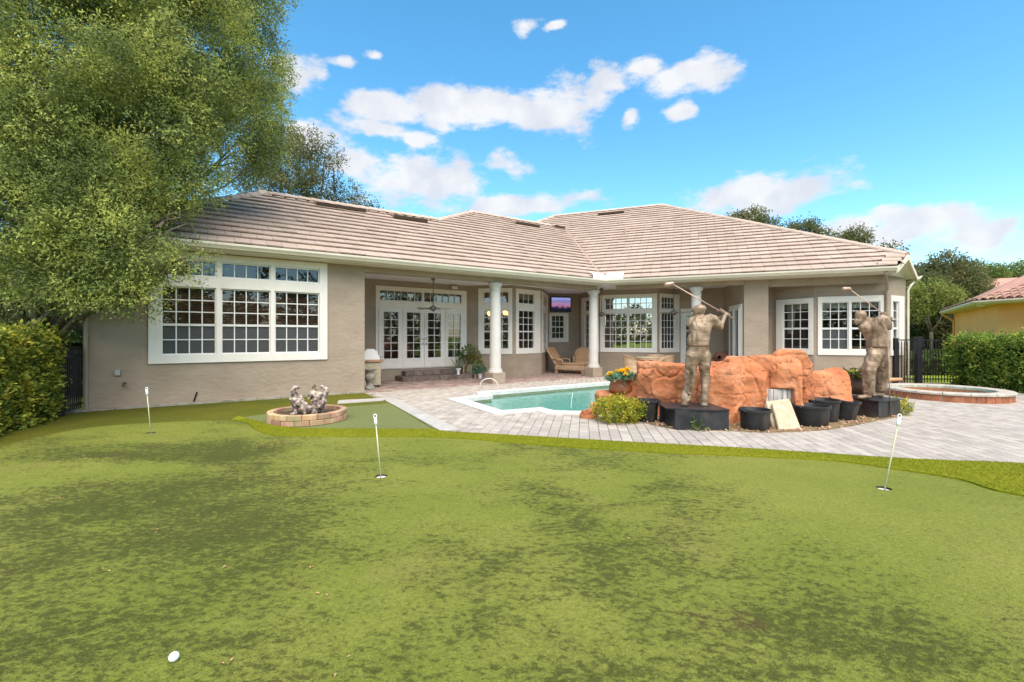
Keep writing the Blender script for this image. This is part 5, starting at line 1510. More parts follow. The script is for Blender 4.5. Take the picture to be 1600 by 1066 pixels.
# weathered vent boards in the niche
gp = empty('vent_panel', (gv0.x, 8.0, 0)); tag(gp, 'weathered white slatted panel in the rock niche behind the slabs', 'panel')
nb_ = 6
for k in range(nb_):
    x0 = gv0.x + (gv1.x - gv0.x) * k / nb_; x1 = gv0.x + (gv1.x - gv0.x) * (k + 1) / nb_
    m = MB(); m.cbox((x0 + .004, 7.905 + .006 * (k % 2), .02), (x1 - .004, 7.945, gv1.z - .01), .003); m.build('board', m_grille, gp)
# two slabs leaning on the rocks
def lean(bl, br, tr, tl, th, label):
    m = MB(); v = [Vector(p) for p in (bl, br, tr, tl)]; nrm = (v[1] - v[0]).cross(v[3] - v[0]).normalized()
    if nrm.y > 0: nrm = -nrm
    w = [p - nrm * th for p in v]
    m.add(v + w, [(0, 1, 2, 3), (7, 6, 5, 4), (0, 4, 5, 1), (1, 5, 6, 2), (2, 6, 7, 3), (3, 7, 4, 0)])
    o = m.build('stone_slab', m_slab)
    bv = o.modifiers.new('edge', 'BEVEL'); bv.width = .012; bv.segments = 2
    tag(o, label, 'slab', 'stone slabs leaning on the rocks'); return o
g = lambda px, py, z=.02: Vector((*G(px, py, z), z))
lean(g(1218, 672), g(1252, 669.5), at(1235, 626, 7.66), at(1206.5, 629.5, 7.66), .045, 'front one of two sand-coloured slabs leaning against the rocks')
lean(g(1208.5, 668), g(1242, 666), at(1233, 622.5, 7.76), at(1197, 627, 7.76), .045, 'rear sand-coloured slab behind the front leaning slab')

# ------------------------------------------------------------------ nursery pots
def pot(c, r_, h_, label, tilt=(0, 0), taper=.82, rim=.018):
    p = empty('nursery_pot', (c[0], c[1], .016)); p.rotation_euler = (tilt[0], tilt[1], 0); tag(p, label, 'pot', 'black nursery pots round the rocks')
    m = MB(); rb = r_ * taper
    m.lathe([(0, .0), (rb, .0), (rb + .006, .012), (r_ - .012, h_ - .05), (r_ - .010, h_ - .045), (r_ + rim * .4, h_ - .042), (r_ + rim * .6, h_ - .004), (r_ + rim * .3, h_), (r_ - .008, h_ - .002), (r_ - .018, h_ - .05), (rb - .01, .06)], n=36)
    autosmooth(m.build('shell', m_pot, p, local=True), 40)
    m = MB(); m.lathe([(rb * 1.02, h_ * .35), (0, h_ * .37)], n=24); m.build('soil', m_soil, p, local=True)
    for a in (R(15), R(195)):
        m = MB(); cx, cy = (r_ + .012) * math.cos(a), (r_ + .012) * math.sin(a); tx, ty = -math.sin(a), math.cos(a)
        m.tube([(cx + tx * s - abs(s) * .0, cy + ty * s, h_ - .03 + (.012 if abs(s) < .05 else 0)) for s in (-.08, -.04, .04, .08)], .012, 6); m.build('handle', m_pot, p, smooth=True, local=True)
    return p
pot((2.40, 8.02), .182, .375, 'small black pot between variegated shrub and long plinth', taper=.78)
pot((3.93, 7.36), .235, .315, 'black nursery pot between the long plinth and leaning slabs', taper=.86)
pot((5.05, 7.68), .275, .335, 'widest black pot, just beside the leaning slabs', taper=.87)
pot((5.52, 8.08), .262, .375, 'black pot tucked behind the widest black pot', taper=.84)
pot((5.97, 8.22), .235, .355, 'tilted black pot next to the stooping golfer plinth', tilt=(.06, .10), taper=.78)

# ------------------------------------------------------------------ urns with flowers
def urn(c, z, r_, h_, mat, label, seed, fl, dens=1.0):
    u = empty('flower_urn', (c[0], c[1], z)); tag(u, label, 'urn', 'flower urns')
    m = MB(); m.lathe([(0, 0), (r_ * .55, 0), (r_ * .74, h_ * .10), (r_ * .86, h_ * .28), (r_ * .88, h_ * .42), (r_ * .80, h_ * .62), (r_ * .76, h_ * .78), (r_ * .84, h_ * .90), (r_, h_ * .97), (r_ * 1.02, h_), (r_ * .92, h_ * 1.0), (r_ * .82, h_ * .92), (0, h_ * .88)], n=40)
    autosmooth(m.build('bowl', mat, u, local=True), 50)
    rg_ = np.random.default_rng(seed)
    k = int(420 * dens); a = rg_.uniform(0, 6.28, k); rr_ = r_ * np.sqrt(rg_.uniform(0, 1.15, k))
    C = np.c_[rr_ * np.cos(a), rr_ * np.sin(a), h_ * .95 + rg_.uniform(0, .12, k) - .06 * (rr_ / r_) ** 2]
    D = np.c_[np.cos(a) * .6, np.sin(a) * .6, np.full(k, .7)]
    o = obj('foliage', leaf_mesh('foliage', C, .085, rg_, m_leafb if fl == 0 else m_houseleaf, aspect=.5, dirs=D, jitter=.5), u, True); tag(o, kind='stuff')
    for (x, y, zz, s, mt) in ([(-.02, -.12, .17, 1.25, m_flower), (.07, -.10, .20, 1.2, m_flower), (-.09, -.02, .16, 1, m_flower), (-.26, -.08, .12, 1.05, m_flower), (.0, .08, .17, 1, m_flower), (.27, -.05, .11, .9, m_flower2), (.20, .02, .10, .8, m_flower2), (.02, -.2, .12, .9, m_flower), (-.29, .02, .07, .8, m_flower)] if fl == 0 else [(-.05, -.15, .10, 1.1, m_flower2), (.08, -.12, .08, 1, m_flower2), (-.14, -.05, .08, .8, m_flower)]):
        k = 60
        d = rg_.normal(size=(k, 3)); d[:, 2] = abs(d[:, 2]) + .1; d /= np.linalg.norm(d, axis=1)[:, None]
        C = np.array([x, y, h_ * .9 + zz]) + d * .012 * s
        o = obj('flower', leaf_mesh('flower', C, .055 * s, rg_, mt, aspect=.95, dirs=d, jitter=.12), u, True)
    return u
urn((2.30, 9.50), .30, .315, .33, m_terra, 'rust-brown bowl urn of yellow flowers at the pool edge', 3, 0)
ub = MB(); ub.lathe([(0, 0), (.24, 0), (.24, .06), (.17, .09), (.17, .26), (.23, .29), (.23, .325), (0, .326)], (7.10, 9.35, 0), 24); tag(autosmooth(ub.build('urn_stand', m_kerb)), 'low round stand under the urn behind the stooping golfer', 'stand')
urn((7.10, 9.35), .327, .27, .40, m_urn2, 'dark brown urn behind the stooping golfer statue', 4, 1, .5)

# ------------------------------------------------------------------ brick planter ring and its two figures
PC, PR = (-3.66, 8.16), .655
ring = empty('brick_planter', (PC[0], PC[1], 0)); tag(ring, 'low round brick planter ring holding two weathered figures', 'planter')
for lv2 in (0, 1):
    nbk = 17
    for k in range(nbk):
        a0, a1 = 2 * math.pi * (k + .012 + .5 * lv2) / nbk, 2 * math.pi * (k + .988 + .5 * lv2) / nbk
        z0, z1 = .006 + .094 * lv2, .096 + .094 * lv2
        jr = random.uniform(-.006, .006)
        out_, in_ = [], []
        for a in np.linspace(a0, a1, 4):
            out_.append((PC[0] + (PR + jr) * math.cos(a), PC[1] + (PR + jr) * math.sin(a))); in_.append((PC[0] + (PR - .105 + jr) * math.cos(a), PC[1] + (PR - .105 + jr) * math.sin(a)))
        m = MB(); m.prism(out_ + in_[::-1], z0, z1); o = m.build('brick', m_brick1, ring)
        bv = o.modifiers.new('edge', 'BEVEL'); bv.width = .008; bv.segments = 1
sheet('planter_soil', circle(PC, PR - .09, 32), [], .12, m_soil, parent=ring)
def figure(label, caps_, seed, lo, hi, h=.0085):
    def f(P):
        b = None
        for a, c, ra, rb in caps_:
            d = sd_cap(P, a, c, ra, rb); b = d if b is None else smin(b, d, .022)
        return b + .016 * fbm(P, 13, 3, seed) + .012 * np.clip(1 - np.abs(vnoise(P, 18, seed + 5)) / .12, 0, 1)
    o = sdf_obj('garden_figure', f, lo, hi, h, m_dragon); tag(o, label, 'figure', 'weathered figures in the brick planter'); return o
def q3(cx, cy, dy=0.0):
    """pixel of the enlarged view of the planter"""
    return np.array(at(420 + cx / 11.43, 590 + cy / 11.43, 8.15 + dy)[:], dtype=np.float32)
tail = [(450, 300), (425, 240), (445, 190), (490, 168), (520, 185), (545, 178), (566, 186)]
c1_ = [(q3(455, 400), q3(455, 310), .075, .058), (q3(455, 400), q3(560, 420, -.05), .075, .070), (q3(540, 440, -.05), q3(680, 520, -.12), .085, .06), (q3(680, 520, -.12), q3(740, 570, -.14), .06, .045),
       (q3(450, 420), q3(455, 640, .05), .055, .035), (q3(490, 500, -.08), q3(480, 640, -.1), .045, .035), (q3(640, 520, -.1), q3(640, 640, -.2), .045, .03), (q3(480, 640, -.1), q3(400, 650, -.13), .03, .025),
       (q3(520, 360), q3(560, 345, -.03), .04, .03), (q3(420, 330), q3(395, 290), .03, .015), (q3(415, 400), q3(400, 345), .025, .012)]
c1_ += [(q3(*tail[i]), q3(*tail[i + 1]), .040 - .005 * i, .036 - .005 * i) for i in range(len(tail) - 1)]
figure('weathered grey crouching figure with upturned curling tail in the planter', c1_, 7, (-4.25, 7.85, .10), (-3.35, 8.45, .66))
t2 = [(1000, 330), (1030, 260), (1010, 195), (960, 165), (925, 185)]
c2_ = [(q3(880, 500, .05), q3(850, 330, .05), .095, .085), (q3(850, 330), q3(800, 250), .07, .055), (q3(800, 240), q3(815, 135), .042, .024), (q3(840, 200), q3(880, 200), .025, .014), (q3(810, 310), q3(730, 320, -.05), .05, .045),
       (q3(730, 320, -.05), q3(710, 370, -.06), .05, .022), (q3(960, 420, .1), q3(1000, 330, .1), .065, .05), (q3(900, 480), q3(960, 420, .1), .08, .07), (q3(860, 500), q3(840, 640, -.05), .055, .04), (q3(960, 480, .1), q3(955, 640, .1), .05, .032),
       (q3(800, 480), q3(800, 640, -.1), .05, .035), (q3(900, 290), q3(890, 350), .05, .05), (q3(820, 420, -.05), q3(800, 520, -.08), .06, .05)]
c2_ += [(q3(t2[i][0], t2[i][1], .1), q3(t2[i + 1][0], t2[i + 1][1], .1), .042 - .005 * i, .038 - .005 * i) for i in range(len(t2) - 1)]
figure('taller rearing weathered figure with horn and reddish snout in the planter', c2_, 17, (-3.62, 7.8, .10), (-3.08, 8.55, .70))
# ------------------------------------------------------------------ covered patio: furniture and fittings
def copy_thing(o, loc, rz, label):
    c = o.copy(); COL.objects.link(c); c.location = loc; c.rotation_euler = (0, 0, rz); c['label'] = label
    for ch in o.children:
        k = ch.copy(); COL.objects.link(k); k.parent = c
        for g2 in ch.children:
            k2 = g2.copy(); COL.objects.link(k2); k2.parent = k
    return c
# wicker tub chair (front towards -y)
def tub_chair(loc, rz, label, s=1.0):
    c = empty('wicker_chair', loc, rz); tag(c, label, 'chair', 'wicker tub chairs round the patio table')
    m = MB(); rows = []
    n_ = 26; a0, a1 = R(-38), R(218)
    for (r_, z, f) in ((.27, .02, 0), (.255, .22, 0), (.27, .42, 0), (.305, .66, .6), (.33, .80, 1.0), (.35, .82, 1.0), (.335, .805, 1.0), (.29, .66, .6), (.25, .44, 0)):
        ring_ = []
        for k in range(n_ + 1):
            a = a0 + (a1 - a0) * k / n_
            dip = (1 - math.sin(max(0, min(math.pi, math.pi * k / n_)))) ** 1.4
            ring_.append((r_ * s * math.cos(a), r_ * s * math.sin(a), (z - f * .20 * dip) * s))
        rows.append(ring_)
    m.add([p for r_ in rows for p in r_], [(i * (n_ + 1) + k, i * (n_ + 1) + k + 1, (i + 1) * (n_ + 1) + k + 1, (i + 1) * (n_ + 1) + k) for i in range(len(rows) - 1) for k in range(n_)])
    m.build('tub_back', m_wicker, c, smooth=True, local=True)
    m = MB(); m.lathe([(.262 * s, .03), (.25 * s, .22), (.262 * s, .40 * s)], n=14, a0=R(218), a1=R(322)); m.build('front_skirt', m_wicker, c, smooth=True, local=True)
    m = MB(); m.lathe([(0, .40 * s), (.25 * s, .40 * s), (.265 * s, .43 * s), (.25 * s, .47 * s), (0, .475 * s)], n=24); m.build('seat_cushion', m_cush, c, smooth=True, local=True)
    m = MB()
    for k in range(3): m.lathe([(.274 * s - .006 * k, (.10 + .1 * k) * s), (.283 * s - .006 * k, (.112 + .1 * k) * s), (.274 * s - .006 * k, (.124 + .1 * k) * s)], n=30)
    m.build('woven_bands', m_wicker, c, smooth=True, local=True)
    return c
TBL = Vector((4.98, 16.75, 0))
ch0 = tub_chair((4.36, 16.55, 0), R(78), 'wicker tub chair at the patio table end nearest the flower urn', 1.02)
copy_thing(ch0, (5.62, 16.72, 0), R(-82), 'wicker tub chair at the patio table end nearest the statue')
copy_thing(ch0, (5.46, 17.22, 0), R(-30), 'wicker tub chair tucked behind the patio table by the bay window')
t = empty('patio_table', TBL); tag(t, 'round pale-topped patio table among the wicker chairs', 'table')
m = MB(); m.lathe([(0, .715), (.42, .715), (.44, .725), (.44, .74), (.42, .748), (0, .748)], n=36); autosmooth(m.build('table_top', m_slab, t, local=True))
m = MB(); m.lathe([(.30, .0), (.25, .05), (.17, .2), (.16, .45), (.22, .62), (.38, .70), (.30, .714)], n=28); m.build('pedestal', m_wicker, t, smooth=True, local=True)
m = MB(); m.lathe([(.405, .655), (.43, .665), (.425, .70), (.405, .712)], n=32); m.build('apron', m_wicker, t, smooth=True, local=True)
# chaise longue with raised back
cz = empty('chaise_longue', (2.20, 18.75, 0), R(58)); tag(cz, 'tan wicker chaise longue with raised back beside the bay', 'chaise')
m = MB(); m.cbox((-.32, -.95, .12), (.32, .35, .34), .05); m.build('frame', m_wicker, cz, local=True)
m = MB(); m.cbox((-.28, -.92, .342), (.28, .33, .43), .03); m.build('seat_cushion', m_cush, cz, local=True)
Mb = Matrix.Translation((0, .30, .36)) @ Matrix.Rotation(R(56), 4, 'X')
m = MB(); m.cbox((-.33, -.02, -.05), (.33, .82, .05), .04, Mb); m.build('backrest', m_wicker, cz, local=True)
m = MB(); m.cbox((-.27, .06, .05), (.27, .78, .11), .025, Mb); m.build('back_cushion', m_cush, cz, local=True)
for sx in (-1, 1):
    m = MB(); m.tube([(sx * .33, -.05, .34), (sx * .35, -.02, .55), (sx * .35, .2, .58), (sx * .33, .42, .56)], .028, 8); m.build('armrest', m_wicker, cz, smooth=True, local=True)
for sx in (-1, 1):
    for yy in (-.88, .28):
        m = MB(); m.cbox((sx * .27 - .04, yy - .04, 0), (sx * .27 + .04, yy + .04, .13), .01); m.build('leg', m_wicker, cz, local=True)
# high-backed wicker chair
hb = empty('high_back_chair', (3.02, 19.25, 0), R(-14)); tag(hb, 'high-backed wicker armchair half hidden by the middle column', 'chair')
m = MB(); vs_, n_ = [], 20
prof_ = [(-.36, .38)] + [(.36 * -math.cos(math.pi * k / 16), .72 + .32 * math.sin(math.pi * k / 16)) for k in range(17)] + [(.36, .38)]
fr = [(x, .26 + .10 * (z - .38) - .16 * (abs(x) / .36) ** 2, z) for x, z in prof_]; bk_ = [(x, y + .05, z) for x, y, z in fr]
n_ = len(fr)
m.add(fr + bk_, [tuple(range(n_)), tuple(range(2 * n_ - 1, n_ - 1, -1))] + [(k, n_ + k, n_ + (k + 1) % n_, (k + 1) % n_) for k in range(n_)]); m.build('backrest', m_cush, hb, local=True)
m = MB(); m.tube([Vector(p) + Vector((0, .02, 0)) for p in fr], .032, 8); m.build('back_frame', m_wicker, hb, smooth=True, local=True)
m = MB(); m.cbox((-.34, -.30, .30), (.34, .26, .44), .04); m.build('seat', m_wicker, hb, local=True)
for sx in (-1, 1):
    m = MB(); m.tube([(sx * .35, .16, .70), (sx * .40, -.05, .66), (sx * .39, -.26, .62), (sx * .36, -.30, .35)], .035, 8); m.build('armrest', m_wicker, hb, smooth=True, local=True)
m = MB(); m.lathe([(.34, .0), (.32, .1), (.33, .31)], n=20, sx=1.0, sy=.85); m.build('skirt', m_wicker, hb, smooth=True, local=True)
# ceiling fans
def fan(loc, zc, rz, label, nbl=5, rad=.60):
    f = empty('ceiling_fan', loc, rz); tag(f, label, 'ceiling fan', 'ceiling fans in the covered patio')
    L_ = zc - loc[2]
    m = MB(); m.tube([(0, 0, .05), (0, 0, L_)], .013, 8); m.build('rod', m_fan, f, smooth=True, local=True)
    m = MB(); m.lathe([(.07, L_ - .07), (.075, L_ - .01), (.06, L_ - .001)], n=16); m.build('canopy', m_fan, f, smooth=True, local=True)
    m = MB(); m.lathe([(.0, -.10), (.05, -.095), (.06, -.06), (.11, -.04), (.125, 0), (.11, .05), (.04, .075), (.02, .1)], n=24); m.build('motor', m_fan, f, smooth=True, local=True)
    for k in range(nbl):
        Mr = Matrix.Rotation(2 * math.pi * k / nbl, 4, 'Z') @ Matrix.Rotation(R(10), 4, 'X')
        m = MB(); m.add([Mr @ Vector(p) for p in ((.17, -.05, -.006), (.30, -.065, -.008), (rad - .04, -.075, -.010), (rad, -.05, -.010), (rad, .05, -.010), (rad - .04, .075, -.010), (.30, .065, -.008), (.17, .05, -.006))]
                         + [Mr @ Vector(p) for p in ((.17, -.05, .004), (.30, -.065, .002), (rad - .04, -.075, .0), (rad, -.05, 0), (rad, .05, .0), (rad - .04, .075, .0), (.30, .065, .002), (.17, .05, .004))],
                         [tuple(range(7, -1, -1)), tuple(range(8, 16))] + [(j_, (j_ + 1) % 8, 8 + (j_ + 1) % 8, 8 + j_) for j_ in range(8)])
        bl_ = m.build('blade', m_blade, f, local=True)
        m = MB(); m.tube([Mr @ Vector((.10, 0, -.01)), Mr @ Vector((.22, 0, -.012))], .016, 6); bl2 = m.build('blade_arm', m_fan, f, local=True)
    return f
p = at(677, 482, 14.85); fan(tuple(p), 3.412, R(8), 'ceiling fan hanging before the four patio doors')
p = at(940, 491, 18.0); fan(tuple(p), 3.412, R(20), 'ceiling fan half hidden behind the middle column')
p = at(1053, 488.5, 16.9); fan(tuple(p), 3.412, R(36), 'ceiling fan hanging before the narrow bay panel behind the golf club')
# television on its wall
tv = empty('wall_television', pT.P(pT.t(874), 2.8, .1)); tag(tv, 'wall television showing a pink and purple sunset', 'television')
a, b = pT.t(859), pT.t(890.5); z0, z1 = pT.z(873, 487.5), pT.z(873, 464.5)
m = MB(); m.cbox((a, -.14, z0), (b, -.08, z1), .01, pT.M4(0, 0, 0)); m.build('bezel', m_black, tv)
m = MB(); m.box(((a + b) / 2 - .1, -.079, (z0 + z1) / 2 - .1), ((a + b) / 2 + .1, .0, (z0 + z1) / 2 + .1), pT.M4(0, 0, 0)); m.build('bracket', m_black, tv)
ms = bpy.data.materials.new('tv_picture'); ms.use_nodes = True
nt = ms.node_tree; nt.nodes.remove(nt.nodes['Principled BSDF']); N_ = nt.nodes.new; LK = nt.links.new
tc = N_('ShaderNodeTexCoord'); sp = N_('ShaderNodeSeparateXYZ'); LK(tc.outputs['Object'], sp.inputs[0])
no = N_('ShaderNodeTexNoise'); no.inputs['Scale'].default_value = 5; LK(tc.outputs['Object'], no.inputs['Vector'])
ad = N_('ShaderNodeMath'); ad.operation = 'MULTIPLY_ADD'; LK(no.outputs['Fac'], ad.inputs[0]); ad.inputs[1].default_value = .25; LK(sp.outputs['Z'], ad.inputs[2])
mr = N_('ShaderNodeMapRange'); mr.inputs['From Min'].default_value = .12; mr.inputs['From Max'].default_value = .12 + (z1 - z0 - .08); LK(ad.outputs[0], mr.inputs['Value'])
cr = N_('ShaderNodeValToRGB'); e = cr.color_ramp.elements
e[0].position = .10; e[0].color = (.008, .008, .02, 1); e[1].position = 1; e[1].color = (.22, .25, .55, 1)
for pos, c in ((.26, (.02, .015, .04, 1)), (.34, (.26, .10, .18, 1)), (.52, (.30, .16, .30, 1)), (.72, (.16, .14, .30, 1))): x = e.new(pos); x.color = c
LK(mr.outputs[0], cr.inputs[0]); em = N_('ShaderNodeEmission'); em.inputs[1].default_value = .6; LK(cr.outputs[0], em.inputs[0]); LK(em.outputs[0], nt.nodes['Material Output'].inputs[0])
w_, h_ = (b - a) - .07, (z1 - z0) - .08
so = obj('screen', mesh_from('screen', [(0, 0, 0), (w_, 0, 0), (w_, 0, h_), (0, 0, h_)], [(0, 1, 2, 3)], ms)); so.parent = tv
so.matrix_parent_inverse = world_of(tv).inverted(); so.matrix_basis = pT.M4(a + .035, z0 + .045, .1425)
# terracotta chiminea on a dark bench by the narrow doors
m = MB(); bcn = at(1117, 570, 17.1); bn_ = empty('dark_bench', (bcn.x, bcn.y, 0)); tag(bn_, 'dark low bench in the shaded patio corner', 'bench')
m.cbox((-.85, -.22, .36), (.55, .22, .43), .01); m.build('bench_top', m_dark, bn_, local=True)
for sx in (-.75, .45):
    m = MB(); m.cbox((sx - .05, -.18, 0), (sx + .05, .18, .362), .008); m.build('leg', m_dark, bn_, local=True)
cc = np.array([bcn.x + .20, bcn.y, .69], dtype=np.float32)
def chim(P):
    b = sd_cap(P, cc + np.array([-.06, -.03, 0], dtype=np.float32), cc + np.array([.10, .04, 0], dtype=np.float32), .22, .23)
    hole = sd_cap(P, cc + np.array([-.16, -.32, .04], dtype=np.float32), cc + np.array([-.10, -.05, .04], dtype=np.float32), .075, .075)
    lip = sd_cap(P, cc + np.array([-.14, -.20, .04], dtype=np.float32), cc + np.array([-.135, -.17, .04], dtype=np.float32), .11, .115)
    return np.maximum(smin(b, lip, .03), -hole)
tag(sdf_obj('clay_vessel', chim, cc - .36, cc + .36, .014, M('clay', [(.18, .075, .05), (.28, .13, .09)], scale=4, rough=.7)), 'round clay vessel with a dark mouth on the bench', 'vessel')
# grill beside the left wing, urn pedestal before it
gc = pS.P(.0, 0, 0); gx = at(578.5, 600, 13.55)
gr_ = empty('barbecue_grill', (gx.x, gx.y, 0), R(30)); tag(gr_, 'barbecue grill with pale lid and wooden shelf beside the stucco corner', 'grill')
m = MB(); m.cbox((-.26, -.22, .06), (.26, .22, .74), .01); m.build('cabinet', m_slab, gr_, local=True)
m = MB(); m.cbox((-.30, -.27, .742), (.33, .27, .82), .015); m.build('shelf', m_leather, gr_, local=True)
pr_ = [(-.24, .82), (.24, .82), (.15, 1.06), (.06, 1.13), (-.14, 1.13), (-.24, 1.02)]
m = MB(); n_ = len(pr_); m.add([(x, -.22, z) for x, z in pr_] + [(x, .22, z) for x, z in pr_], [tuple(range(n_)), tuple(range(2 * n_ - 1, n_ - 1, -1))] + [((k + 1) % n_, k, n_ + k, n_ + (k + 1) % n_) for k in range(n_)]); m.build('lid', m_white2, gr_, local=True)
for sx in (-1, 1):
    m = MB(); m.tube([(sx * .24, -.18, .88), (sx * .31, -.20, .90), (sx * .33, -.05, .90)], .016, 6); m.build('handle', m_steel, gr_, smooth=True, local=True)
for sx in (-1, 1):
    m = MB(); m.tube([(sx * .2, -.17, .04), (sx * .2, -.13, .04)], .04, 12); m.build('wheel', m_black, gr_, local=True)
ux = at(578, 608, 13.05)
up = empty('garden_pedestal', (ux.x, ux.y, 0)); tag(up, 'grey stone urn pedestal at the stucco corner', 'pedestal')
m = MB(); m.lathe([(.0, 0), (.15, 0), (.15, .05), (.09, .09), (.06, .16), (.065, .20), (.13, .27), (.155, .34), (.145, .41), (.10, .46), (.11, .50), (.19, .54), (.20, .56), (0, .56)], n=28); autosmooth(m.build('urn_body', m_kerb, up, local=True), 50)
m = MB(); m.tube([(-.14, -.12, .36), (-.02, -.26, .06), (.12, -.27, .03)], [.012, .016, .03], 8); m.build('hose', m_grey, up, smooth=True, local=True)
# plants by the doors
ps = at(735, 586, 16.55)
stn = empty('plant_stand', (ps.x - .02, ps.y, 0)); tag(stn, 'wooden two-tier plant stand in the corner by the doors', 'plant stand')
for z in (.14, .62):
    m = MB(); m.cbox((-.24, -.16, z), (.24, .16, z + .05), .006); m.build('shelf', m_step, stn, local=True)
for sx in (-1, 1):
    for sy in (-1, 1):
        m = MB(); m.cbox((sx * .21 - .02, sy * .13 - .02, 0), (sx * .21 + .02, sy * .13 + .02, .62), .004); m.build('leg', m_wicker, stn, local=True)
m = MB(); m.cbox((-.10, -.10, .192), (.10, .10, .50), .01); m.build('box', m_kerb, stn, local=True)
def pot_plant(name, loc, label, n_, r_, size, mat, droop, seed, z, potr=.09, poth=.16, pmat=None, group='potted plants by the doors', aspect=.5):
    o = empty(name, loc); tag(o, label, 'plant', group)
    m = MB(); m.lathe([(0, 0), (potr * .7, 0), (potr, poth * .9), (potr * 1.08, poth), (potr * .9, poth), (0, poth * .9)], n=20); autosmooth(m.build('pot', pmat or m_terra, o, local=True))
    rg_ = np.random.default_rng(seed); d = rg_.normal(size=(n_, 3)); d /= np.linalg.norm(d, axis=1)[:, None]
    d[:, 2] = d[:, 2] * .6 + .2; rr_ = r_ * rg_.uniform(.3, 1, (n_, 1)) ** .6
    C = d * rr_; C[:, 2] += poth + z - droop * (C[:, 0] ** 2 + C[:, 1] ** 2) / r_
    f = obj('foliage', leaf_mesh('foliage', C, size, rg_, mat, aspect=aspect, dirs=d, jitter=.4), o, True); tag(f, kind='stuff')
    return o
pot_plant('trailing_plant', (ps.x - .10, ps.y, .67), 'bright green trailing plant on the plant stand top', 420, .36, .10, m_houseleaf, 1.3, 5, .10)
pot_plant('trailing_plant', (ps.x + .17, ps.y - .10, .67), 'yellow-green trailing plant on the stand corner nearest the column', 320, .30, .09, m_lttree, 2.2, 6, .06)
pot_plant('floor_plant', (ps.x + .36, ps.y - .16, 0), 'blue-green plant in a white pot on the paving', 260, .22, .10, m_leafb, .2, 7, .14, potr=.07, poth=.16, pmat=m_flagw)
ap = at(716, 578, 16.05); av = empty('agave_plant', (ap.x, ap.y, .165)); tag(av, 'spiky agave in a white vase on the door steps', 'plant', 'potted plants by the doors')
m = MB(); m.lathe([(0, 0), (.05, 0), (.04, .05), (.05, .12), (.10, .20), (.095, .21), (0, .2)], n=20); autosmooth(m.build('vase', m_flagw, av, local=True))
r_ = random.Random(4)
for k in range(13):
    a = 2 * math.pi * k / 13 + r_.uniform(-.2, .2); t_ = r_.uniform(.2, .85); L_ = r_.uniform(.38, .58)
    d = Vector((math.cos(a) * math.sin(t_), math.sin(a) * math.sin(t_), math.cos(t_))); s_ = d.cross(Vector((0, 0, 1))).normalized() * .024; o3 = Vector((0, 0, .2))
    m = MB(); m.add([o3 - s_, o3 + s_, o3 + d * L_ * .55 + s_ * 1.15, o3 + d * L_ * .55 - s_ * 1.15, o3 + d * L_, o3 + d * L_ * .5 - d.cross(s_).normalized() * .02], [(0, 1, 5), (1, 2, 5), (2, 4, 5), (4, 3, 5), (3, 0, 5)])
    m.build('agave_leaf', m_agave, av, local=True)
# what shows through the bay glass: lit chandelier, striped chairs
cd = empty('chandelier', (-.55, 19.0, 3.41)); tag(cd, 'lit amber chandelier glowing inside the breakfast bay', 'chandelier')
m = MB(); m.tube([(0, 0, 0), (0, 0, -1.0)], .015, 6); m.build('stem', m_fan, cd, local=True)
m_amber = emit('amber_glass', (1.0, .42, .08, 1), 3.2)
for k in range(5):
    a = R(20 + 72 * k); x, y = .42 * math.cos(a), .42 * math.sin(a)
    m = MB(); m.tube([(0, 0, -.95), (x * .5, y * .5, -1.08), (x, y, -1.02)], .012, 6); m.build('arm', m_fan, cd, smooth=True, local=True)
    m = MB(); m.lathe([(.03, -1.03), (.07, -.98), (.085, -.90), (.06, -.86)], (x, y, 0), 14); m.build('lamp_shade', m_amber, cd, smooth=True, local=True)
for (x, y, rz, lab) in ((.0, 18.15, .3, 'zebra-striped dining chair inside the angled bay face'), (.75, 18.6, -.5, 'zebra-striped dining chair inside the bay nearest the television')):
    z = empty('striped_chair', (x, y, .36), rz); tag(z, lab, 'chair', 'striped chairs inside the bay')
    m = MB(); m.cbox((-.27, -.26, .36), (.27, .26, .48), .03); m.build('seat', m_zebra, z, local=True)
    m = MB(); m.cbox((-.29, -.30, .42), (.29, -.20, 1.02), .04); m.build('backrest', m_zebra, z, local=True)
    for sx in (-1, 1):
        for sy in (-1, 1):
            m = MB(); m.cbox((sx * .23 - .025, sy * .22 - .025, 0), (sx * .23 + .025, sy * .22 + .025, .37), .004); m.build('leg', m_step, z, local=True)
# tan sofa behind the end bay windows
sf = empty('tan_sofa', (10.9, 15.75, .36), math.atan2(D2.y, D2.x)); tag(sf, 'long tan leather sofa back seen inside the end bay', 'sofa')
m = MB(); m.cbox((-1.1, -.45, .0), (1.1, -.22, .82), .08); m.build('back', m_leather, sf, local=True)
m = MB(); m.cbox((-1.1, -.20, .0), (1.1, .45, .42), .06); m.build('seat', m_leather, sf, local=True)
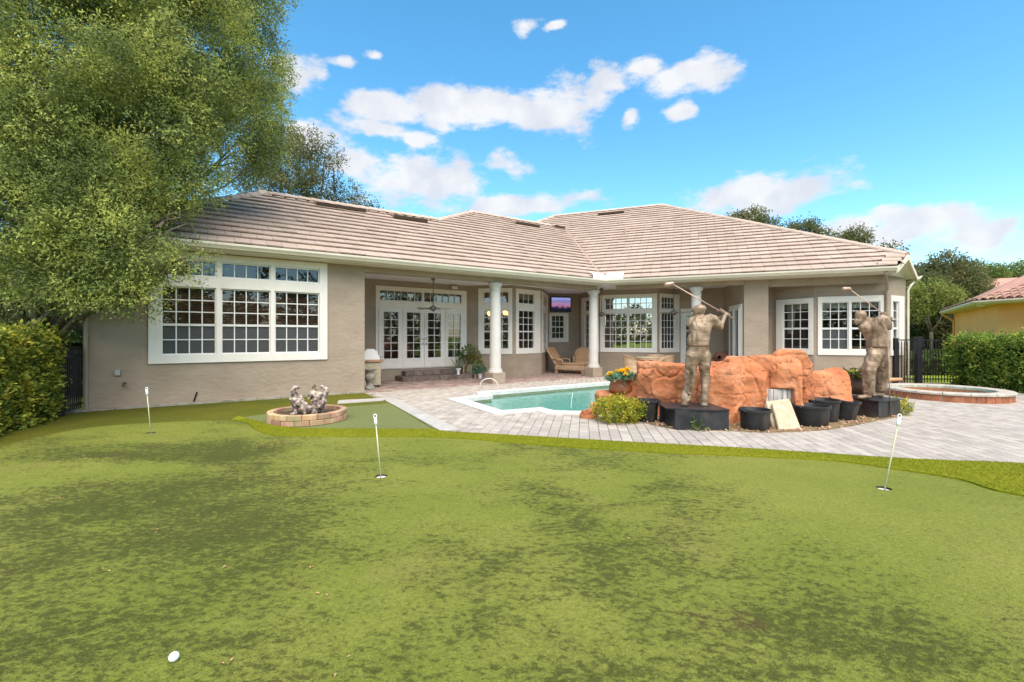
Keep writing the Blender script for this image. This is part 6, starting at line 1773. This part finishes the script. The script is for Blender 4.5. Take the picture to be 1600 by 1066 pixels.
# ------------------------------------------------------------------ fences and gate
def pickets(f, p0, p1, h_, n_, z0=.06):
    for k in range(n_):
        q = p0.lerp(p1, (k + .5) / n_); m = MB(); m.box((q.x - .009, q.y - .009, z0), (q.x + .009, q.y + .009, h_ - .03)); m.build('picket', m_fence, f)
def rail(f, p0, p1, z, w=.035):
    d = (p1 - p0).normalized(); nn = Vector((-d.y, d.x)) * .017
    m = MB(); m.prism([tuple(p0 - nn), tuple(p1 - nn), tuple(p1 + nn), tuple(p0 + nn)], z - w / 2, z + w / 2); m.build('rail', m_fence, f)
def post(f, p, h_, w=.055):
    m = MB(); m.cbox((p.x - w, p.y - w, 0), (p.x + w, p.y + w, h_), .006); o = m.build('post', m_fence, f)
    m = MB(); m.cbox((p.x - w - .012, p.y - w - .012, h_ - .002), (p.x + w + .012, p.y + w + .012, h_ + .03), .008); m.build('post_cap', m_fence, o)
gp0, gp1 = Vector((-8.50, 8.56)), Vector((-8.66, 9.16))
gate = empty('metal_gate', (gp0.x, gp0.y, 0)); tag(gate, 'black metal picket gate between hedge and stucco corner', 'gate')
post(gate, gp0, 1.40, .05); rail(gate, gp0, gp1, 1.28); rail(gate, gp0, gp1, 1.12); rail(gate, gp0, gp1, .16); pickets(gate, gp0, gp1, 1.27, 10)
m = MB(); q = gp0.lerp(gp1, .12); m.cbox((q.x - .02, q.y - .05, 1.02), (q.x + .05, q.y + .02, 1.16), .006); m.build('latch', m_fence, gate)
fp0, fp1 = Vector((-8.55, 8.56)), Vector((-10.2, 8.35))
fc = empty('metal_fence', (fp1.x, fp1.y, 0)); tag(fc, 'black metal picket fence panel half hidden behind the hedge', 'fence', 'black picket fences')
rail(fc, fp0, fp1, 1.26); rail(fc, fp0, fp1, .16); pickets(fc, fp0, fp1, 1.25, 16); post(fc, fp1, 1.38, .05)
rf0, rf1, rf2 = Vector((12.35, 14.72)), Vector((12.86, 14.44)), Vector((14.5, 14.42))
fr2 = empty('metal_fence', (rf1.x, rf1.y, 0)); tag(fr2, 'black metal picket fence between the house end and the far hedge', 'fence', 'black picket fences')
a0, a1 = at(1397.5, 560, 14.35), at(1480, 560, 14.35)
b0, b1 = Vector((a0.x, 14.35)), Vector((a1.x + .5, 14.35))
rail(fr2, b0, b1, 1.39); rail(fr2, b0, b1, .16); pickets(fr2, b0, b1, 1.38, 24); post(fr2, Vector((at(1399, 560, 14.35).x, 14.35)), 1.42, .05); post(fr2, Vector((at(1434, 560, 14.35).x, 14.33)), 1.46, .075)
m = MB(); q = at(1389, 588, 14.2); m.tube([(q.x - .1, q.y, .12), (q.x + .05, q.y - .05, .16), (q.x + .35, q.y - .05, .17)], [.05, .06, .05], 8); tag(m.build('pool_pipe', m_cush, smooth=True), 'tan pipe fitting at the fence foot behind the spa', 'pipe')

# ------------------------------------------------------------------ vegetation
def hedge(name, path, w, h_, n_, size, mat, seed, label, cat='hedge', lump=.12, group=None):
    """leafy box along a plan polyline; twigs on its faces over a dark inside"""
    g_ = np.random.default_rng(seed); P, D = [], []
    seg = [(Vector(path[i]), Vector(path[i + 1])) for i in range(len(path) - 1)]; tot = sum((b - a).length for a, b in seg)
    hd_ = empty(name, (path[0][0], path[0][1], 0)); tag(hd_, label, cat, group)
    core = MB()
    for a, b in seg:
        d = (b - a).normalized(); nn = Vector((-d.y, d.x)); ln = (b - a).length; k = int(n_ * ln / tot)
        u = g_.uniform(-.15, ln + .15, k); face = g_.choice(4, size=k, p=[.36, .24, .30, .10])
        v = g_.uniform(0, 1, k)
        off = np.where(face == 0, -w / 2, np.where(face == 1, w / 2, g_.uniform(-w / 2, w / 2, k)))
        z = np.where(face == 2, h_, v * h_)
        nx = np.where(face == 0, -1.0, np.where(face == 1, 1.0, 0)); nz = np.where(face == 2, 1.0, .15)
        X = a.x + d.x * u + nn.x * off; Yy = a.y + d.y * u + nn.y * off
        C = np.c_[X, Yy, z]; Dv = np.c_[nn.x * nx + d.x * .0, nn.y * nx, nz]
        end = face == 3; ue = np.where(g_.random(k) < .5, -.1, ln + .1)
        C[end, 0] = a.x + d.x * ue[end] + nn.x * off[end]; C[end, 1] = a.y + d.y * ue[end] + nn.y * off[end]
        bump_ = lump * fbm(C, 1.6, 3, seed); C = C + Dv * (bump_[:, None] - .05)
        P.append(C); D.append(Dv)
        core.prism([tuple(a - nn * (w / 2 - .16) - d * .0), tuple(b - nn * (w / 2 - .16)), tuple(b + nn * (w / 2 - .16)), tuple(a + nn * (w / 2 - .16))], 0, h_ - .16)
    C, D_ = np.concatenate(P), np.concatenate(D); D_ = D_ / np.linalg.norm(D_, axis=1)[:, None]
    L_, dr = twigs(C, D_ + np.array([0, 0, .4]), g_, 7, size * .5, size * 2.0)
    so_ = g_.random(len(C)) < .05                                   # stray shoots
    L2, dr2_ = twigs(C[so_], D_[so_] + np.array([0, 0, 1.0]), g_, 8, size * .3, size * 4.2)
    L_, dr = np.concatenate([L_, L2]), np.concatenate([dr, dr2_])
    L_[:, 2] = np.maximum(L_[:, 2], .02)
    o = obj('foliage', leaf_mesh('foliage', L_, size, g_, mat, aspect=.55, dirs=dr, jitter=.45), hd_); tag(o, kind='stuff')
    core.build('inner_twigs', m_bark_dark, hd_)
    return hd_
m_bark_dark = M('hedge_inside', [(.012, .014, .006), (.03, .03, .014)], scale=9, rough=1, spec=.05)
hedge('hedge', [(-7.75, 5.35), (-8.25, 6.6), (-8.95, 8.15)], 1.15, 1.50, 4600, .074, m_hedgel, 2, 'clipped yellow-green hedge at the left edge before the gate', lump=.10)
hedge('hedge', [(-8.9, 12.6), (-13.5, 11.2), (-18, 10.4)], 1.1, 1.50, 3600, .06, m_hedged, 3, 'dark green clipped hedge running behind the black gate')
hedge('hedge', [(14.3, 14.1), (14.15, 11.9), (14.6, 9.2)], 1.2, 1.38, 5000, .075, m_hedger, 4, 'clipped green hedge behind the spa before the ochre house')
hedge('hedge', [(12.6, 18.6), (20, 18.2)], 1.0, .75, 2200, .07, m_hedged, 5, 'low dark hedge seen through the fence pickets')
lw = sheet('side_lawn', [(12.6, 14.9), (20, 14.9), (24, 26), (15, 26)], [], -.03, m_lawn); tag(lw, 'sunny strip of lawn beyond the picket fence', 'lawn', kind='structure')

def shrub(name, c, r_, n_, size, mat, seed, label, cat='shrub', per=9, zs=.8):
    g_ = np.random.default_rng(seed); s_ = empty(name, (c[0], c[1], 0)); tag(s_, label, cat)
    blobs = [(c[0], c[1], r_[2] * .45, r_[0], r_[1], r_[2] * .55)]
    for k in range(7):
        a = g_.uniform(0, 6.28); blobs.append((c[0] + r_[0] * .5 * math.cos(a), c[1] + r_[1] * .5 * math.sin(a), r_[2] * g_.uniform(.3, .72), r_[0] * .5, r_[1] * .5, r_[2] * .32))
    P, D = blob_points(blobs, n_, g_, .5); P[:, 2] = np.maximum(P[:, 2], .04)
    L_, dr = twigs(P, D + np.array([0, 0, .7]), g_, per, size * .4, size * 1.8); L_[:, 2] = np.maximum(L_[:, 2], .025)
    o = obj('foliage', leaf_mesh('foliage', L_, size, g_, mat, aspect=.42, dirs=dr, jitter=.4), s_); tag(o, kind='stuff')
    m = MB()
    for k in range(9):
        a = g_.uniform(0, 6.28); t_ = g_.uniform(.2, .75)
        m.tube([(c[0], c[1], 0), (c[0] + r_[0] * t_ * .5 * math.cos(a), c[1] + r_[1] * t_ * .5 * math.sin(a), r_[2] * .35), (c[0] + r_[0] * t_ * math.cos(a), c[1] + r_[1] * t_ * math.sin(a), r_[2] * .75)], [.012, .008, .004], 5)
    m.build('stems', m_bark, s_)
    return s_
shrub('shrub', (1.88, 8.02), (.44, .38, .40), 620, .045, m_shrub, 21, 'low yellow-green variegated shrub at the pool corner')
shrub('shrub', (7.42, 8.72), (.17, .16, .27), 110, .045, m_shrub, 22, 'small yellow-green shrub beside the stooping golfer plinth')
shrub('weed', (2.95, 7.22), (.12, .04, .09), 9, .05, m_houseleaf, 23, 'small green weed at the foot of the long plinth', 'weed')

def tree(name, base, trunk_r, blobs, n_, size, mat, seed, label, per=12, gap=0.0, gscale=.6, twl=.30, shell=.45, group=None, lean_=None, branches=True, aspect=.42, thick=1.0):
    g_ = np.random.default_rng(seed); t_ = empty(name, (base[0], base[1], 0)); tag(t_, label, 'tree', group)
    B = np.array(blobs, dtype=float); top = B[:, :3].mean(0)
    m = MB(); b0_ = Vector((base[0], base[1], -.05)); fork = Vector((base[0] + (top[0] - base[0]) * .25, base[1] + (top[1] - base[1]) * .25, max(1.2, B[:, 2].min() * .55)))
    m.tube([b0_, b0_.lerp(fork, .15), b0_.lerp(fork, .55) + Vector((.06, .05, 0)), fork], [trunk_r * 1.35, trunk_r * 1.05, trunk_r * .9, trunk_r * .8], 10)
    m.build('trunk', m_bark, t_, smooth=True)
    if branches:
        m = MB()
        for (x, y, z, rx, ry, rz_) in blobs:
            e = Vector((x, y, z)); mid = fork.lerp(e, .5) + Vector(g_.normal(size=3) * .25); mid.z += .3
            m.tube([fork, fork.lerp(mid, .5) + Vector(g_.normal(size=3) * .1), mid, mid.lerp(e, .6), e], [trunk_r * .40, trunk_r * .30, trunk_r * .20, trunk_r * .13, trunk_r * .07], 7)
            for k in range(5):
                d = g_.normal(size=3); d /= np.linalg.norm(d); q = Vector((x + d[0] * rx * .85, y + d[1] * ry * .85, z + d[2] * rz_ * .85))
                s0 = mid.lerp(e, g_.uniform(.2, 1))
                m.tube([s0, s0.lerp(q, .5) + Vector(g_.normal(size=3) * .12), q], [trunk_r * .13, trunk_r * .08, trunk_r * .03], 5)
        m.build('branches', m_bark, t_, smooth=True)
    P, D = blob_points(blobs, n_, g_, shell, gap, gscale, seed)
    L_, dr = twigs(P, D + np.array([0, 0, -.1]), g_, per, size * .75, twl)
    o = obj('crown', leaf_mesh('crown', L_, size, g_, mat, aspect=aspect, dirs=dr, jitter=.5), t_); tag(o, kind='stuff')
    return t_, P
def bl(px, py, Y, r_, ry=None, rz=None):
    p = at(px, py, Y); k = Y / FL
    return (p.x, p.y, p.z, r_ * k, (ry or r_) * k, (rz or r_ * .8) * k)
# the great oak leaning over the corner of the house
oak = [bl(300, 60, 10.5, 120, 110, 95), bl(210, 160, 9.5, 140, 110, 95), bl(340, 190, 11.0, 95, 90, 80), bl(120, 60, 8.5, 140, 110, 110), bl(40, 180, 8.2, 130, 90, 100), bl(232, 265, 9.2, 92, 80, 68),
       bl(150, 300, 8.6, 120, 80, 80), bl(60, 330, 8.0, 110, 80, 75), bl(180, 385, 8.2, 80, 60, 56), bl(80, 425, 8.4, 80, 60, 42), bl(258, 345, 8.6, 38, 40, 32), bl(150, 440, 8.0, 48, 40, 28), bl(290, 402, 8.3, 24, 24, 12), bl(212, 455, 8.1, 22, 26, 18),
       bl(400, 110, 11.5, 42, 50, 60), bl(-80, 120, 8.5, 130, 110, 120), bl(-60, 330, 8.5, 110, 90, 90), bl(200, -60, 10, 160, 110, 80), bl(20, -80, 8.5, 160, 110, 90), bl(330, -50, 11, 110, 100, 70), bl(378, 215, 11, 40, 50, 40), bl(60, 250, 10.5, 130, 60, 110), bl(200, 220, 11.5, 130, 60, 110)]
tree('oak_tree', (-12.3, 11.4), .24, oak, 40000, .066, m_oak, 41, 'great live oak overhanging the left corner of the house', per=13, gap=.60, gscale=1.1, twl=.42, shell=.35, aspect=.36)
# grey moss hanging in the shade below it
for i, (px, py, Y, L_, lab) in enumerate(((74, 455, 10.2, .95, 'longest grey moss beard hanging below the oak limb'), (52, 480, 10.8, .5, 'short grey moss tuft hanging over the dark hedge'))):
    g_ = np.random.default_rng(50 + i); c = at(px, py, Y); n_ = 700
    C = np.c_[g_.normal(c.x, .09, n_), g_.normal(c.y, .08, n_), c.z + L_ * .5 - g_.uniform(0, 1, n_) ** 1.3 * L_]
    o = obj('hanging_moss', leaf_mesh('hanging_moss', C, .12, g_, m_moss, aspect=.10, dirs=np.tile([0, 0, -1.0], (n_, 1)), jitter=.25)); tag(o, lab, 'moss', 'hanging moss', kind='stuff')
m = MB(); a, b = at(40, 462, 11.5), at(150, 535, 12.2); m.tube([a, a.lerp(b, .5) + Vector((0, 0, .12)), b], [.13, .11, .09], 8); tag(m.build('fallen_limb', m_bark, smooth=True), 'grey bare limb slanting behind the dark hedge', 'limb')
BG = 'trees behind the house'
tree('oak_tree', (-9.8, 24), .2, [bl(465, 262, 23, 32, 40, 28), bl(430, 240, 24, 40, 50, 40), bl(492, 290, 23, 26, 30, 18), bl(508, 238, 23, 17, 16, 12), bl(450, 300, 24, 34, 40, 22), bl(480, 225, 23, 18, 18, 14), bl(400, 290, 24, 50, 50, 35), bl(520, 255, 23, 10, 10, 6)], 2300, .13, m_dktree, 61, 'dark oak rising behind the left roof ridge', per=9, gap=.55, gscale=.8, twl=.55, shell=.3, group=BG)
tree('sapling', (-7.2, 24), .07, [bl(545, 305, 24, 16, 15, 18), bl(530, 322, 24, 14, 14, 12), bl(563, 322, 24, 14, 14, 10), bl(590, 332, 24, 8, 8, 5)], 260, .13, m_dktree, 62, 'thin sapling top peeping over the left roof', per=8, twl=.5, shell=.1, group=BG)
tree('oak_tree', (20.5, 38), .2, [bl(1166, 347, 38, 18, 22, 11), bl(1198, 354, 38, 15, 16, 9), bl(1148, 345, 38, 10, 12, 6), bl(1185, 336, 38, 8, 8, 6)], 460, .22, m_dktree, 63, 'leafy tree top behind the roof below the cumulus cloud', per=8, twl=.5, shell=.2, group=BG)
tree('oak_tree', (24.4, 38), .2, [bl(1258, 362, 38, 14, 16, 9), bl(1240, 356, 38, 6, 8, 8), bl(1285, 370, 38, 10, 10, 6), bl(1268, 352, 38, 7, 8, 5)], 330, .22, m_dktree, 64, 'middle leafy tree top behind the sloping hip', per=8, twl=.5, shell=.2, group=BG)
tree('oak_tree', (28.5, 38), .18, [bl(1338, 372, 38, 14, 15, 11), bl(1318, 376, 38, 12, 12, 6)], 330, .2, m_dktree, 65, 'small tree top low on the hip nearest the house end', per=8, twl=.5, shell=.2, group=BG)
tree('oak_tree', (32, 38), .15, [bl(1388, 388, 38, 12, 12, 4), bl(1405, 395, 38, 9, 9, 4)], 60, .22, m_dktree, 66, 'sparse twigs just above the gablet', per=7, twl=.3, shell=.1, group=BG)
NB = 'trees beside the ochre house'
tree('magnolia_tree', (33, 36), .3, [bl(1485, 445, 36, 32, 40, 26), bl(1490, 468, 37, 30, 30, 26), bl(1440, 478, 35, 32, 40, 44), bl(1478, 412, 36, 15, 16, 11), bl(1462, 420, 36, 12, 14, 9), bl(1500, 425, 37, 13, 16, 12), bl(1445, 520, 35, 34, 40, 34), bl(1468, 515, 35, 30, 40, 34), bl(1428, 440, 38, 18, 22, 20), bl(1455, 500, 34, 34, 34, 28), bl(1525, 455, 37, 14, 18, 14), bl(1455, 440, 36, 24, 28, 18), bl(1515, 438, 38, 10, 12, 8)], 7600, .20, m_dktree, 71, 'dark broad tree standing between the house and ochre house', per=9, gap=.35, gscale=.7, twl=.55, shell=.5, group=NB)
tree('light_tree', (29.5, 32), .12, [bl(1455, 452, 32, 18, 18, 8), bl(1436, 466, 32, 14, 16, 12), bl(1482, 464, 32, 14, 16, 8), bl(1460, 474, 32, 22, 20, 9), bl(1430, 486, 32, 10, 12, 8)], 620, .19, m_lttree, 72, 'light green bushy tree before the dark broad tree', per=9, gap=.3, twl=.45, shell=.5, group=NB)
tree('far_tree', (52, 50), .3, [bl(1525, 430, 50, 28, 30, 12), bl(1545, 442, 50, 24, 28, 12), bl(1500, 440, 50, 20, 20, 14)], 900, .28, m_fartree, 73, 'far green tree above the ochre house rear roof', per=8, twl=.5, shell=.4, group=NB)
tree('far_tree', (60, 52), .3, [bl(1590, 430, 52, 30, 30, 12), bl(1625, 424, 52, 40, 40, 16)], 800, .28, m_fartree, 74, 'far green tree at the right edge above the tiled roof', per=8, twl=.5, shell=.4, group=NB)
SB = 'shrubs behind the dark hedge'
for i, (px, py, Y, r_, mt, lab) in enumerate(((20, 460, 15, 75, m_oak2, 'green undergrowth bush at the far left behind the hedge'), (75, 480, 17, 55, m_dktree, 'brownish bush in the shade behind the black gate'), (125, 470, 18, 60, m_dktree, 'dark bush against the house corner behind the gate'), (-60, 470, 14, 80, m_oak2, 'tall bush beyond the left edge of the hedge'))):
    p = at(px, py, Y); tree('bush', (p.x, p.y), .08, [bl(px, py, Y, r_, r_, r_ * .9), bl(px - 20, py + 35, Y, r_ * .8, r_ * .8, r_ * .6), bl(px + 20, py - 30, Y + .5, r_ * .7, r_ * .7, r_ * .6)], 900, .11, mt, 80 + i, lab, per=9, twl=.35, shell=.3, group=SB)
# wooded ground behind the house and round the garden, a mass one cannot count
g_ = np.random.default_rng(99); bb = []
for k in range(46):
    a = R(-100 + 200 * k / 45)
    rr_ = 75 + 12 * math.sin(k * 1.7); bb.append((rr_ * math.sin(a), rr_ * math.cos(a), 1.8, 7.5, 5, 2.4 + .9 * math.sin(k * 2.3)))
P, D = blob_points(bb, 7000, g_, .6); P[:, 2] = np.maximum(P[:, 2], .1); L_, dr = twigs(P, D, g_, 7, .3, 1.0)
w_ = obj('distant_woods', leaf_mesh('distant_woods', L_, .55, g_, m_fartree, aspect=.6, dirs=dr)); tag(w_, 'distant belt of green woods closing the horizon', 'woods', kind='stuff')
# the trees behind the photographer that the bay glass mirrors
bb = []
for k in range(20):
    x = -70 + 7.4 * k; h0 = 2.1 + .8 * math.sin(k * 1.9) + (1.6 if k % 5 == 0 else 0); bb.append((x, -58 - 5 * math.sin(k * 2.1), h0, 6.5, 4, h0 + .6))
for k in range(9): bb.append((7 + 4.2 * k, -24 + 2.2 * k * .6, 3.6 + .7 * math.sin(k * 2.2), 3.2, 2.6, 4.2))
P, D = blob_points(bb, 9000, g_, .55); P[:, 2] = np.maximum(P[:, 2], .05); L_, dr = twigs(P, D, g_, 8, .2, .7)
w_ = obj('mirrored_woods', leaf_mesh('mirrored_woods', L_, .5, g_, m_dktree, aspect=.55, dirs=dr)); tag(w_, 'dark tree belt behind the green that the windows mirror', 'woods', kind='stuff')

# ------------------------------------------------------------------ ochre house next door
nh = empty('ochre_house', (24, 22, 0)); tag(nh, 'ochre stucco neighbour house with red barrel-tile roof', 'house')
C0, CL_, CR_ = Vector((21.7, 21.3)), Vector((28.6, 30.3)), Vector((22.3, 17.0))
dl = (CL_ - C0).normalized(); dr2 = (CR_ - C0).normalized()
il, ir = Vector((dl.y, -dl.x)), Vector((-dr2.y, dr2.x))
if il.x < 0: il = -il
if ir.x < 0: ir = -ir
ZE = 3.0
inn = C0 + (il + ir).normalized() * .85
wl = [CL_ + il * .6, inn, CR_ + ir * .6 + dr2 * 2]
m = MB()
for a, b in ((wl[0], wl[1]), (wl[1], wl[2])):
    m.add([(a.x, a.y, 0), (b.x, b.y, 0), (b.x, b.y, ZE), (a.x, a.y, ZE)], [(0, 1, 2, 3)])
bx_ = [wl[0], wl[0] + Vector((9, -3)), wl[2] + Vector((9, 0)), wl[2]]
for a, b in zip(bx_, bx_[1:]): m.add([(a.x, a.y, 0), (b.x, b.y, 0), (b.x, b.y, ZE), (a.x, a.y, ZE)], [(0, 1, 2, 3)])
m.build('wall', m_orange_wall, nh)
pn = wl[1] + dr2 * 2.2; m = MB(); e_ = pn - ir * .35
m.prism([tuple(pn + ir * .1), tuple(e_), tuple(e_ + dr2 * 4), tuple(pn + dr2 * 4 + ir * .1)][::-1], 0, ZE - .01); m.build('pier', m_orange_wall, nh)
path2 = [CL_, C0, CR_ + dr2 * 2]
m_sand = M('sand_trim', [(.58, .48, .33), (.66, .56, .40)], scale=2, rough=.6)
sweep(path2, [(-.5 * 0 - .03, ZE - .02), (-.03, ZE + .16), (.10, ZE + .16), (.12, ZE + .10), (.06, ZE + .02), (-.03, ZE - .02)], 'gutter', m_sand, nh)
m = MB(); m.add([(p.x, p.y, ZE + .0) for p in (CL_, C0, CR_ + dr2 * 2, CR_ + dr2 * 2 + ir * 1.2, C0 + (il + ir).normalized() * 1.4, CL_ + il * 1.2)], [(0, 1, 4, 5), (1, 2, 3, 4)]); m.build('soffit', m_sand, nh)
m = MB(); q = inn - il * .30 - (inn - C0) * .35; m.lathe([(0, 0), (.16, 0), (.15, -.05), (.08, -.09), (0, -.095)], (q.x, q.y, ZE - .002), 16); m.build('soffit_lamp', m_white2, nh)
q = CL_ + il * .55 - dl * .3; m = MB(); m.tube([(CL_.x, CL_.y, ZE), (q.x, q.y, ZE - .5), (q.x, q.y, 0)], .06, 8); m.build('downspout', m_orange_wall, nh)
# barrel tiles, one object each
SL = .36
def NR(o_, d, inw, t, s): p = o_ + d * t + inw * s; return Vector((p.x, p.y, ZE + .17 + s * SL))
bt = MB(); nseg = 6; pr1 = [(math.cos(math.pi * k / nseg) * .155, math.sin(math.pi * k / nseg) * .11) for k in range(nseg + 1)]
bt.add([(0, y, z) for y, z in pr1] + [(.50, y * .86, z * .86 + .0) for y, z in pr1] + [(0, y * .8, z * .8) for y, z in pr1], [(k, k + 1, nseg + 1 + k + 1, nseg + 1 + k) for k in range(nseg)] + [(k, 2 * nseg + 2 + k, 2 * nseg + 2 + k + 1, k + 1) for k in range(nseg)])
bt_me = mesh_from('barrel_tile', bt.v, bt.f, m_barrel, True)
under = MB(); hipd = (il + ir)
rfo = None
under.add([NR(CL_, -dl, il, 0, 0), NR(C0, dl, il, 0, 0), Vector((C0.x + 5.2, C0.y + 2.6, ZE + .17 + 4.3 * SL)), NR(CL_, dl, il, 0, 5.2)], [(0, 1, 2, 3)])
under.add([NR(C0, dr2, ir, 0, 0), NR(CR_, dr2, ir, 2, 0), NR(CR_, dr2, ir, 2, 5.2), Vector((C0.x + 5.2, C0.y + 2.6, ZE + .17 + 4.3 * SL))], [(0, 1, 2, 3)])
rfo = under.build('roof', m_barrel_far, nh)
def barrel(o_, d, inw, t0, t1, rows, tmin):
    n_ = int((t1 - t0) / .33)
    up_ = Vector((inw.x, inw.y, SL)).normalized(); ac = Vector((d.x, d.y, 0)); nz_ = up_.cross(ac).normalized()
    if nz_.z < 0: nz_ = -nz_; 
    ac2 = nz_.cross(up_)
    for r_ in range(rows):
        for k in range(n_):
            t = t0 + k * .33; s = r_ * .40 - .06
            if t < tmin(s): continue
            p = NR(o_, d, inw, t, s) + nz_ * (.015)
            x, y, z = up_, ac2, nz_
            o = obj('barrel_tile', bt_me); o.parent = rfo; o.matrix_parent_inverse = world_of(rfo).inverted()
            tl = Matrix.Rotation(R(3), 4, 'Y')
            o.matrix_basis = Matrix(((x.x, y.x, z.x, p.x), (x.y, y.y, z.y, p.y), (x.z, y.z, z.z, p.z + .02), (0, 0, 0, 1))) @ tl @ Matrix.Rotation(random.uniform(-.02, .02), 4, 'Z')
barrel(C0, dr2, ir, .05, 4.0, 10, lambda s: s * .38)
barrel(C0, dl, il, .05, 11.2, 2, lambda s: s * .38)
# rear roof of the ochre house
m = MB(); a, b = at(1505, 462, 40), at(1610, 462, 40)
m.add([a, b, at(1610, 433, 45), at(1519, 437, 45)], [(0, 1, 2, 3)]); m.add([a, at(1519, 437, 45), at(1530, 465, 50)], [(0, 1, 2)]); m.build('rear_roof', m_barrel_far, nh)
m = MB(); m.add([(a.x, a.y, 0), (b.x, b.y, 0), tuple(b), tuple(a)], [(0, 1, 2, 3)]); m.build('rear_wall', m_orange_wall, nh)
